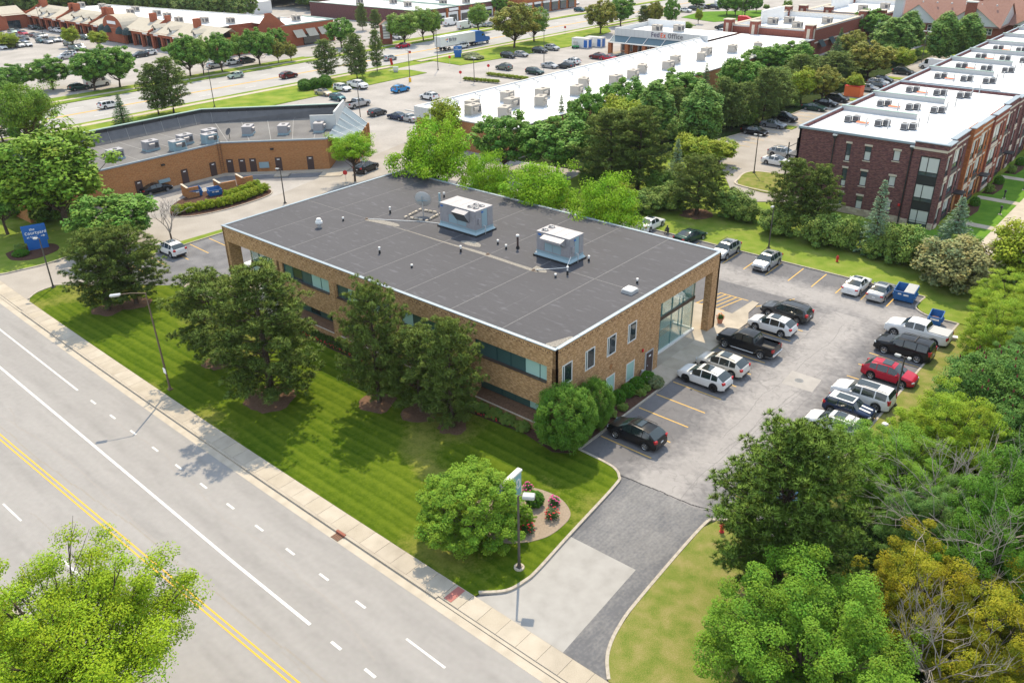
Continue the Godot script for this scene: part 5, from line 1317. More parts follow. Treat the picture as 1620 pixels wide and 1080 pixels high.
	mb = MB.new(); poly_walls(mb, rect(-286, -166, -272, -154), 0, 4.4); mb.sheet(rect(-286, -166, -272, -154), 4.4); obj("wall", mb, M.trim_white, t)
	for k in 3: part_box(t, "door", Vector3(-283 + k * 4.0, 1.3, -153.9), Vector3(2.4, 2.4, 0.2), M.trim_grey)
	print("far ", Time.get_ticks_msec())

var car_proto := {}

func curve_at(p: Array, x: float) -> float:   # p: rows of [x, y], x rising; smoothed steps between
	if x <= p[0][0]: return p[0][1]
	for i in p.size() - 1:
		if x <= p[i + 1][0]:
			var t: float = (x - p[i][0]) / (p[i + 1][0] - p[i][0])
			return lerpf(p[i][1], p[i + 1][1], t)
	return p[-1][1]

func wheel_meshes(r: float) -> Array:
	var ty := MB.new()
	ty.lathe([Vector2(r * 0.66, -0.11), Vector2(r * 0.93, -0.115), Vector2(r, -0.08), Vector2(r, 0.08), Vector2(r * 0.93, 0.115), Vector2(r * 0.66, 0.11)], Vector3.ZERO, 18, Basis(Vector3.RIGHT, PI / 2))
	var rm := MB.new()
	rm.lathe([Vector2(0.0, 0.055), Vector2(r * 0.14, 0.06), Vector2(r * 0.16, 0.05)], Vector3.ZERO, 10, Basis(Vector3.RIGHT, PI / 2))
	rm.lathe([Vector2(r * 0.58, 0.085), Vector2(r * 0.66, 0.115), Vector2(r * 0.70, 0.10)], Vector3.ZERO, 18, Basis(Vector3.RIGHT, PI / 2))
	for k in 5:
		var a := TAU * k / 5.0
		rm.box(Vector3(cos(a), sin(a), 0) * r * 0.36 + Vector3(0, 0, 0.07), Vector3(r * 0.54, r * 0.15, 0.04), Basis(Vector3.BACK, a))
	var hub := MB.new()
	hub.lathe([Vector2(0.0, 0.02), Vector2(r * 0.67, 0.02)], Vector3.ZERO, 16, Basis(Vector3.RIGHT, PI / 2))
	return [ty.mesh(), rm.mesh(), hub.mesh()]

func build_car(s: Dictionary) -> Node3D:   # nose towards +x; s holds sizes and the side profile
	var o := Node3D.new()
	var L: float = s.L; var W: float = s.W / 2; var H: float = s.H; var wr: float = s.wr
	var gc: float = s.get("gc", 0.24)
	var top: Array = s.top; var belt: Array = s.belt
	var wx: Array = s.wheels
	var ra := wr + 0.06
	var glass: Array = s.glass            # [cowl x, roof front x, roof rear x, tail glass x]
	var sides: Array = s.sides            # side window spans [x0, x1]
	var bed: Array = s.get("bed", [])     # open bed [x0, x1, floor height]
	var xs := []
	for k in 53: xs.append(-L / 2 + L * k / 52.0)
	for w: float in wx:
		for d: float in [-1.0, -0.97, -0.85, -0.6, -0.3, 0.0, 0.3, 0.6, 0.85, 0.97, 1.0]: xs.append(w + ra * d)
	for g: float in glass: xs.append(g)
	for sp: Array in sides: xs.append(sp[0]); xs.append(sp[1])
	if bed: xs.append(bed[0] + 0.001); xs.append(bed[0] - 0.001); xs.append(bed[1]); xs.append(bed[1] + 0.002)
	xs.append(-L / 2 + 0.05); xs.append(L / 2 - 0.05)
	xs.sort()
	var st := []
	for x: float in xs:
		if st.is_empty() or x - st[-1] > 0.0015: st.append(x)
	var clad: bool = s.get("clad", true)
	var ring := func(x: float) -> Array:
		var yt := curve_at(top, x)
		var yb := gc
		for w: float in wx:
			var d: float = absf(x - w)
			if d < ra: yb = maxf(yb, wr + sqrt(ra * ra - d * d))
		var e: float = minf(1.0, (L / 2 - x) / 0.85); var e2: float = minf(1.0, (x + L / 2) / 0.6)
		var pw: float = W * (1.0 - 0.20 * pow(1.0 - e, 2.2)) * (1.0 - 0.11 * pow(1.0 - e2, 2.2))
		yb += 0.10 * pow(1.0 - e, 3) + 0.12 * pow(1.0 - e2, 3)
		var yl := minf(curve_at(belt, x), yt - 0.03)
		yb = minf(yb, yl - 0.12)
		var up := clampf((yt - yl) / maxf(H - curve_at(belt, 0.0), 0.1), 0.0, 1.0)
		var wrf: float = lerpf(pw * 0.93, W * s.get("roofw", 0.76), up)
		var ymid := lerpf(yb, yl, 0.5)
		var a := [Vector2(pw * 0.93, yb), Vector2(pw * 0.985, minf(yb + 0.10, ymid)), Vector2(pw, ymid), Vector2(pw * 0.985, lerpf(ymid, yl, 0.75)), Vector2(pw * 0.945, yl), Vector2(wrf, lerpf(yl, yt, 0.93)), Vector2(wrf - 0.06, yt - 0.012 * up - 0.008), Vector2(wrf * 0.5, yt + 0.012), Vector2(0.0, yt + 0.02)]
		if bed and x > bed[0] and x < bed[1]:
			a[5] = Vector2(pw * 0.86, yl + 0.01); a[6] = Vector2(pw * 0.83, bed[2]); a[7] = Vector2(pw * 0.4, bed[2]); a[8] = Vector2(0, bed[2])
		return a
	var body := MB.new(); var trim := MB.new()
	var ws := MB.new(); var rw := MB.new(); var inner := MB.new()
	var panes := []
	for sp: Array in sides: panes.append([MB.new(), MB.new()])
	var rings := []
	for x: float in st: rings.append(ring.call(x))
	# smooth normals along the skin
	var norms := []
	for i in st.size():
		var row := []
		for j in 9:
			var ia := maxi(i - 1, 0); var ib := mini(i + 1, st.size() - 1)
			var ja := maxi(j - 1, 0); var jb := mini(j + 1, 8)
			var du := Vector3(st[ib] - st[ia], rings[ib][j].y - rings[ia][j].y, rings[ib][j].x - rings[ia][j].x)
			var dv := Vector3(0, rings[i][jb].y - rings[i][ja].y, rings[i][jb].x - rings[i][ja].x)
			var nn := du.cross(dv)
			if j == 8: nn = Vector3(-du.y, du.x, 0)
			nn = nn.normalized()
			if nn.dot(Vector3(0, 0.25, 1.0 if j < 6 else 0.0)) < 0: nn = -nn
			row.append(nn)
		norms.append(row)
	for i in st.size() - 1:
		var xm: float = (st[i] + st[i + 1]) / 2
		for j in 8:
			var tgt: MB = body
			if j == 0 and clad: tgt = trim
			if j == 4:
				for q in sides.size():
					if xm > sides[q][0] and xm < sides[q][1]: tgt = panes[q][0]
			if j >= 5:
				if xm > glass[1] and xm < glass[0]: tgt = ws
				elif xm > glass[3] and xm < glass[2]: tgt = rw
			if bed and xm > bed[0] and xm < bed[1] and j >= 5: tgt = inner
			for sg: float in [1.0, -1.0]:
				var t2 := tgt
				if j == 4:
					for q in sides.size():
						if tgt == panes[q][0] and sg < 0: t2 = panes[q][1]
				var P := func(ii: int, jj: int) -> Vector3: return Vector3(st[ii], rings[ii][jj].y, rings[ii][jj].x * sg)
				var N := func(ii: int, jj: int) -> Vector3: return Vector3(norms[ii][jj].x, norms[ii][jj].y, norms[ii][jj].z * sg)
				var a: Vector3 = P.call(i, j); var b: Vector3 = P.call(i + 1, j); var c: Vector3 = P.call(i + 1, j + 1); var d: Vector3 = P.call(i, j + 1)
				if sg > 0:
					t2.tri_s(a, b, c, N.call(i, j), N.call(i + 1, j), N.call(i + 1, j + 1)); t2.tri_s(a, c, d, N.call(i, j), N.call(i + 1, j + 1), N.call(i, j + 1))
				else:
					t2.tri_s(a, c, b, N.call(i, j), N.call(i + 1, j + 1), N.call(i + 1, j)); t2.tri_s(a, d, c, N.call(i, j), N.call(i, j + 1), N.call(i + 1, j + 1))
	for e in 2:
		var i: int = 0 if e == 0 else st.size() - 1
		var pts := []
		for j in 9: pts.append(Vector3(st[i], rings[i][j].y, rings[i][j].x))
		for j in range(7, -1, -1): pts.append(Vector3(st[i], rings[i][j].y, -rings[i][j].x))
		body.face(pts, Vector3(0, 0.6, 0))
	inner.box(Vector3(0, gc + 0.12, 0), Vector3(L * 0.9, 0.24, W * 1.7))
	for w: float in wx: inner.box(Vector3(w, wr + 0.06, 0), Vector3(ra * 2.02, wr * 1.5, W * 1.72))
	obj("body", body, M.paint_white, o)
	if clad: obj("sill_trim", trim, M.car_trim, o)
	obj("underbody", inner, M.car_trim, o)
	obj("windscreen", ws, M.car_glass, o)
	if not rw.v.is_empty(): obj("rear_window", rw, M.car_glass, o)
	for q: Array in panes:
		obj("side_window", q[0], M.car_glass, o); obj("side_window", q[1], M.car_glass, o)
	var wm := wheel_meshes(wr)
	for w: float in wx:
		for sg: float in [1.0, -1.0]:
			var tr := Transform3D(Basis.IDENTITY if sg > 0 else Basis(Vector3.UP, PI), Vector3(w, wr, sg * (W - 0.10)))
			var wh := place("wheel", wm[2], M.rim_dark, o, tr)
			place("tyre", wm[0], M.tyre, wh); place("rim", wm[1], M.rim, wh)
	var hn := curve_at(top, L / 2 - 0.12)
	for sg: float in [1.0, -1.0]:
		part_box(o, "headlight", Vector3(L / 2 - 0.20, hn - 0.10, sg * W * 0.70), Vector3(0.34, 0.15, 0.30), M.headlight, 0.04, Basis(Vector3.UP, -sg * 0.42))
		part_box(o, "taillight", Vector3(-L / 2 + 0.13, s.get("tail_y", 0.95), sg * W * 0.80), Vector3(0.26, s.get("tail_h", 0.22), 0.30), M.taillight, 0.03, Basis(Vector3.UP, sg * 0.30))
		var mr := MB.new(); mr.bbox(Vector3(glass[0] - 0.42, curve_at(belt, 0.0) + 0.06, sg * (W + 0.09)), Vector3(0.16, 0.14, 0.22), 0.03); obj("mirror", mr, M.paint_white, o)
	part_box(o, "grille", Vector3(L / 2 - 0.015, hn - 0.24, 0), Vector3(0.06, 0.20, W * 0.95), M.car_trim, 0.02)
	part_box(o, "lower_grille", Vector3(L / 2 - 0.03, 0.36, 0), Vector3(0.08, 0.16, W * 1.25), M.car_trim, 0.02)
	part_box(o, "bumper_trim", Vector3(-L / 2 + 0.03, 0.42, 0), Vector3(0.10, 0.20, W * 1.5), M.car_trim if clad else M.paint_white, 0.03)
	part_box(o, "number_plate", Vector3(-L / 2 - 0.012, s.get("plate_y", 0.80), 0), Vector3(0.02, 0.13, 0.32), M.plate)
	for k in 3:
		if k < sides.size() and k < 2:
			for sg: float in [1.0, -1.0]: part_box(o, "door_handle", Vector3(sides[k][0] + 0.12, curve_at(belt, 0.0) - 0.13, sg * (W * 0.985)), Vector3(0.18, 0.03, 0.04), M.paint_white)
	if s.get("rails", false):
		for sg: float in [1.0, -1.0]:
			var rl := MB.new(); rl.tube([Vector3(glass[2] + 0.1, H + 0.01, sg * W * 0.70), Vector3(glass[2] + 0.3, H + 0.06, sg * W * 0.70), Vector3(glass[1] - 0.3, H + 0.06, sg * W * 0.70), Vector3(glass[1] - 0.1, H + 0.0, sg * W * 0.70)], [0.025, 0.025, 0.025, 0.025], 5); obj("roof_rail", rl, M.car_trim, o)
	if s.get("roof_glass", false): part_box(o, "sunroof", Vector3((glass[1] + glass[2]) / 2 + 0.25, H + 0.018, 0), Vector3(s.get("roof_glass_l", 0.8), 0.02, W * 1.0), M.car_glass)
	return o

func make_cars() -> void:
	var P := car_proto
	P.suv = build_car({"L": 4.65, "W": 1.86, "H": 1.68, "wr": 0.36, "wheels": [-1.36, 1.36], "clad": true, "rails": true, "roof_glass": true, "tail_y": 1.02, "tail_h": 0.24,
		"roofw": 0.71, "top": [[-2.325, 0.72], [-2.28, 1.02], [-2.18, 1.16], [-1.9, 1.36], [-1.6, 1.54], [-1.0, 1.63], [-0.2, 1.66], [0.2, 1.64], [0.5, 1.55], [1.25, 1.10], [1.6, 1.04], [2.05, 0.94], [2.25, 0.80], [2.325, 0.60]],
		"belt": [[-2.3, 1.12], [-1.6, 1.10], [-0.2, 1.04], [1.1, 1.0], [2.3, 0.8]], "glass": [1.22, 0.45, -1.56, -2.18], "sides": [[-1.62, -1.05], [-0.97, -0.08], [0.0, 0.80]]})
	P.big_suv = build_car({"L": 5.05, "W": 2.0, "H": 1.86, "wr": 0.40, "wheels": [-1.46, 1.46], "clad": true, "rails": true, "gc": 0.28, "tail_y": 1.12, "tail_h": 0.42,
		"top": [[-2.525, 0.80], [-2.48, 1.24], [-2.42, 1.40], [-2.25, 1.80], [-1.6, 1.86], [-0.2, 1.86], [0.5, 1.80], [1.12, 1.30], [1.7, 1.22], [2.3, 1.10], [2.48, 0.92], [2.525, 0.65]],
		"belt": [[-2.5, 1.22], [1.1, 1.18], [2.5, 0.9]], "glass": [1.12, 0.54, -2.22, -2.43], "sides": [[-2.15, -1.25], [-1.15, -0.12], [-0.02, 0.80]]})
	P.sedan = build_car({"L": 4.75, "W": 1.83, "H": 1.44, "wr": 0.33, "wheels": [-1.40, 1.38], "clad": false, "roof_glass": true, "roof_glass_l": 0.6, "gc": 0.19, "tail_y": 0.86, "tail_h": 0.15, "plate_y": 0.66, "roofw": 0.70,
		"top": [[-2.375, 0.62], [-2.32, 0.90], [-2.2, 1.02], [-1.72, 1.06], [-0.85, 1.38], [-0.35, 1.44], [0.2, 1.42], [1.12, 0.98], [1.7, 0.88], [2.15, 0.76], [2.32, 0.64], [2.375, 0.48]],
		"belt": [[-2.3, 0.95], [-1.5, 0.95], [1.1, 0.88], [2.3, 0.66]], "glass": [1.10, 0.24, -0.82, -1.66], "sides": [[-1.05, -0.22], [-0.12, 0.66]]})
	P.hatch = build_car({"L": 4.05, "W": 1.77, "H": 1.50, "wr": 0.33, "wheels": [-1.24, 1.26], "clad": false, "gc": 0.2, "tail_y": 0.98, "tail_h": 0.24,
		"top": [[-2.025, 0.70], [-1.98, 1.02], [-1.88, 1.12], [-1.55, 1.42], [-0.9, 1.50], [0.0, 1.49], [0.35, 1.44], [1.05, 1.02], [1.5, 0.94], [1.85, 0.82], [1.98, 0.68], [2.025, 0.52]],
		"belt": [[-2.0, 1.0], [1.0, 0.94], [2.0, 0.7]], "glass": [1.04, 0.38, -1.52, -1.90], "sides": [[-1.42, -0.85], [-0.78, 0.0], [0.08, 0.72]]})
	P.wagon = build_car({"L": 4.90, "W": 1.88, "H": 1.60, "wr": 0.35, "wheels": [-1.46, 1.46], "clad": true, "rails": true, "tail_y": 1.02, "tail_h": 0.3,
		"top": [[-2.45, 0.70], [-2.40, 1.02], [-2.30, 1.14], [-2.02, 1.50], [-1.4, 1.58], [-0.2, 1.60], [0.35, 1.55], [1.15, 1.06], [1.7, 0.98], [2.2, 0.86], [2.40, 0.72], [2.45, 0.54]],
		"belt": [[-2.4, 1.02], [1.1, 0.96], [2.4, 0.74]], "glass": [1.13, 0.40, -2.0, -2.32], "sides": [[-1.95, -1.1], [-1.02, -0.1], [0.0, 0.76]]})
	P.pickup = build_car({"L": 5.80, "W": 2.0, "H": 1.92, "wr": 0.41, "wheels": [-1.72, 1.88], "clad": true, "gc": 0.36, "tail_y": 1.08, "tail_h": 0.34, "plate_y": 0.66,
		"top": [[-2.9, 0.95], [-2.87, 1.34], [-2.75, 1.36], [-1.02, 1.38], [-0.98, 1.40], [-0.82, 1.86], [-0.2, 1.92], [0.55, 1.90], [0.85, 1.84], [1.45, 1.36], [2.0, 1.30], [2.65, 1.20], [2.86, 1.02], [2.9, 0.70]],
		"belt": [[-2.9, 1.33], [-1.0, 1.33], [1.4, 1.26], [2.9, 1.0]], "glass": [1.43, 0.88, -0.80, -1.0], "sides": [[-0.72, 0.18], [0.28, 1.05]], "bed": [-2.80, -1.04, 0.82]})
	P.van = build_car({"L": 5.9, "W": 2.0, "H": 2.6, "wr": 0.36, "wheels": [-1.75, 1.85], "clad": true, "tail_y": 1.1, "tail_h": 0.5, "roofw": 0.88,
		"top": [[-2.95, 1.2], [-2.92, 2.4], [-2.8, 2.58], [0.9, 2.6], [1.3, 2.5], [2.15, 1.5], [2.4, 1.32], [2.8, 1.10], [2.92, 0.9], [2.95, 0.6]],
		"belt": [[-2.9, 1.30], [2.0, 1.30], [2.9, 0.85]], "glass": [2.15, 1.34, -2.9, -2.92], "sides": [[0.75, 1.62]]})
	P.mini = build_car({"L": 3.95, "W": 1.74, "H": 1.44, "wr": 0.32, "wheels": [-1.22, 1.26], "clad": true, "gc": 0.18, "tail_y": 0.9, "tail_h": 0.24, "roof_glass": true, "roof_glass_l": 1.3, "roofw": 0.80,
		"top": [[-1.975, 0.66], [-1.94, 1.0], [-1.88, 1.06], [-1.72, 1.38], [-1.0, 1.44], [0.0, 1.43], [0.45, 1.37], [0.85, 1.0], [1.4, 0.94], [1.8, 0.84], [1.94, 0.68], [1.975, 0.5]],
		"belt": [[-2.0, 0.98], [0.9, 0.93], [2.0, 0.72]], "glass": [0.85, 0.46, -1.70, -1.90], "sides": [[-1.6, -0.78], [-0.7, 0.0], [0.06, 0.62]]})

func car(kind_: String, paint_: String, at: Vector3, turn: float, label: String, cat: String, group: String, sc := 1.0) -> Node3D:
	var names := {"suv": "parked_car", "big_suv": "parked_car", "sedan": "parked_car", "hatch": "parked_car", "wagon": "parked_car", "mini": "parked_car", "pickup": "pickup_truck", "van": "delivery_van"}
	var c := copy(car_proto[kind_], names[kind_], label, cat, at, turn, group, Vector3.ONE * sc)
	var pm: Material = M["paint_" + paint_]
	for ch in c.get_children():
		if ch is MeshInstance3D and ch.material_override == M.paint_white: ch.material_override = pm
	return c

func recolour(c: Node3D, called: String, m: Material) -> void:
	for ch in c.get_children():
		if String(ch.name).begins_with(called): (ch as MeshInstance3D).material_override = m
		for g in ch.get_children():
			if String(g.name).begins_with(called): (g as MeshInstance3D).material_override = m

func cars() -> void:
	var near := "cars parked beside the office"
	var c: Node3D
	c = car("suv", "black", Vector3(4.85, 0.01, -4.15), PI, "black SUV alone in the nearest stalls by the round hedge", "car", near)
	c = car("suv", "white", Vector3(4.65, 0.01, -15.25), PI, "white SUV with black wheels, nearest car at the entrance walk", "car", near); recolour(c, "rim", M.rim_dark)
	c = car("suv", "pearl", Vector3(4.75, 0.01, -18.3), PI, "cream silver SUV between the white SUV and the black pickup", "car", near)
	c = car("pickup", "black", Vector3(4.75, 0.01, -23.3), PI, "black crew cab pickup with open bed and chrome sills", "pickup truck", near)
	for sg: float in [1.0, -1.0]: part_box(c, "running_board", Vector3(0.1, 0.42, sg * 0.98), Vector3(2.3, 0.07, 0.2), M.chrome, 0.02)
	part_box(c, "rear_bumper", Vector3(-2.93, 0.62, 0), Vector3(0.16, 0.22, 1.8), M.chrome, 0.03)
	recolour(c, "sill_trim", M.chrome)
	c = car("suv", "white", Vector3(4.75, 0.01, -28.4), PI, "white SUV with roof rails beyond the black pickup", "car", near, 0.98)
	c = car("wagon", "charcoal", Vector3(4.5, 0.01, -32.2), PI, "dark grey estate at the far end of the entrance row", "car", near, 1.02)
	c = car("pickup", "white", Vector3(16.2, 0.01, -35.5), PI, "white pickup with grey bed cover near the small blue bin", "pickup truck", near)
	part_box(c, "bed_cover", Vector3(-1.95, 1.37, 0), Vector3(1.74, 0.05, 1.72), M.unit_grey, 0.01); recolour(c, "sill_trim", M.paint_white)
	c = car("big_suv", "black", Vector3(16.3, 0.01, -31.4), PI, "large black SUV between the white pickup and the red car", "car", near); part_box(c, "roof_bar", Vector3(-0.9, 1.93, 0), Vector3(0.08, 0.05, 1.4), M.car_trim)
	c = car("suv", "red", Vector3(16.9, 0.01, -25.9), 0.0, "red SUV parked nose to the grass", "car", near, 0.97)
	c = car("big_suv", "white", Vector3(16.4, 0.01, -20.8), PI, "large white SUV with a long glass roof beside the lamp", "car", near, 0.98)
	part_box(c, "glass_roof", Vector3(-0.35, 1.872, 0), Vector3(1.7, 0.03, 0.9), M.car_glass); recolour(c, "sill_trim", M.paint_white); recolour(c, "taillight", M.taillight)
	c = car("mini", "navy", Vector3(16.3, 0.01, -18.2), 0.0, "small dark blue hatchback with white roof and bonnet stripes", "car", near)
	for sg: float in [1.0, -1.0]: part_box(c, "bonnet_stripe", Vector3(1.3, 0.985, sg * 0.27), Vector3(0.9, 0.012, 0.2), M.print_white, 0.0, Basis(Vector3.BACK, -0.12))
	part_box(c, "white_roof", Vector3(-0.6, 1.452, 0), Vector3(2.0, 0.02, 1.22), M.paint_white, 0.004)
	part_box(c, "sunroof", Vector3(-0.45, 1.468, 0), Vector3(1.3, 0.02, 0.86), M.car_glass)
	c = car("suv", "white", Vector3(16.4, 0.01, -14.95), PI, "white SUV nearest the thicket, beside the small hatchback", "car", near)
	for k in 3: part_box(c, "roof_bar", Vector3(-1.3 + k * 0.6, 1.70, 0), Vector3(0.05, 0.03, 1.2), M.car_trim)
	c = car("sedan", "blue", Vector3(16.2, 0.01, -9.7), PI, "blue sedan roof glimpsed behind the big pine, upper one", "car", near)
	c = car("sedan", "blue", Vector3(16.2, 0.01, -4.1), PI, "blue sedan mostly hidden behind the big pine, lower one", "car", near)
	c = car("suv", "silver", Vector3(-8.3, 0.01, -43.6), -PI / 2, "silver SUV by the corner pillar, left of its twin", "car", near)
	c = car("suv", "silver", Vector3(-2.9, 0.01, -43.2), -PI / 2, "silver SUV with dark sides below the tall lot lamp", "car", near)
	c = car("sedan", "white", Vector3(7.5, 0.01, -43.2), PI / 2, "white sedan left of the silver sedan near the blue dumpster", "car", near)
	c = car("sedan", "silver", Vector3(10.1, 0.01, -43.2), PI / 2, "silver sedan beside the blue dumpster", "car", near)
	for a: Array in CARS:
		var g := "vehicles on far lots and roads"
		car(a[0], a[4], Vector3(a[1], 0.015, a[2]), deg_to_rad(a[3]), a[5], "pickup truck" if a[0] == "pickup" else "van" if a[0] == "van" else "car", g)
	car("van", "white", Vector3(-27.2, 0.015, -183.0), PI, "long white delivery van at the end of the townhouse lane", "van", "vehicles on far lots and roads", 0.95)
	car("van", "white", Vector3(-46.6, 0.015, -5.4), PI / 2, "white van roof glimpsed through the front portal", "van", near, 0.8)
	for k: String in car_proto: (car_proto[k] as Node).free()

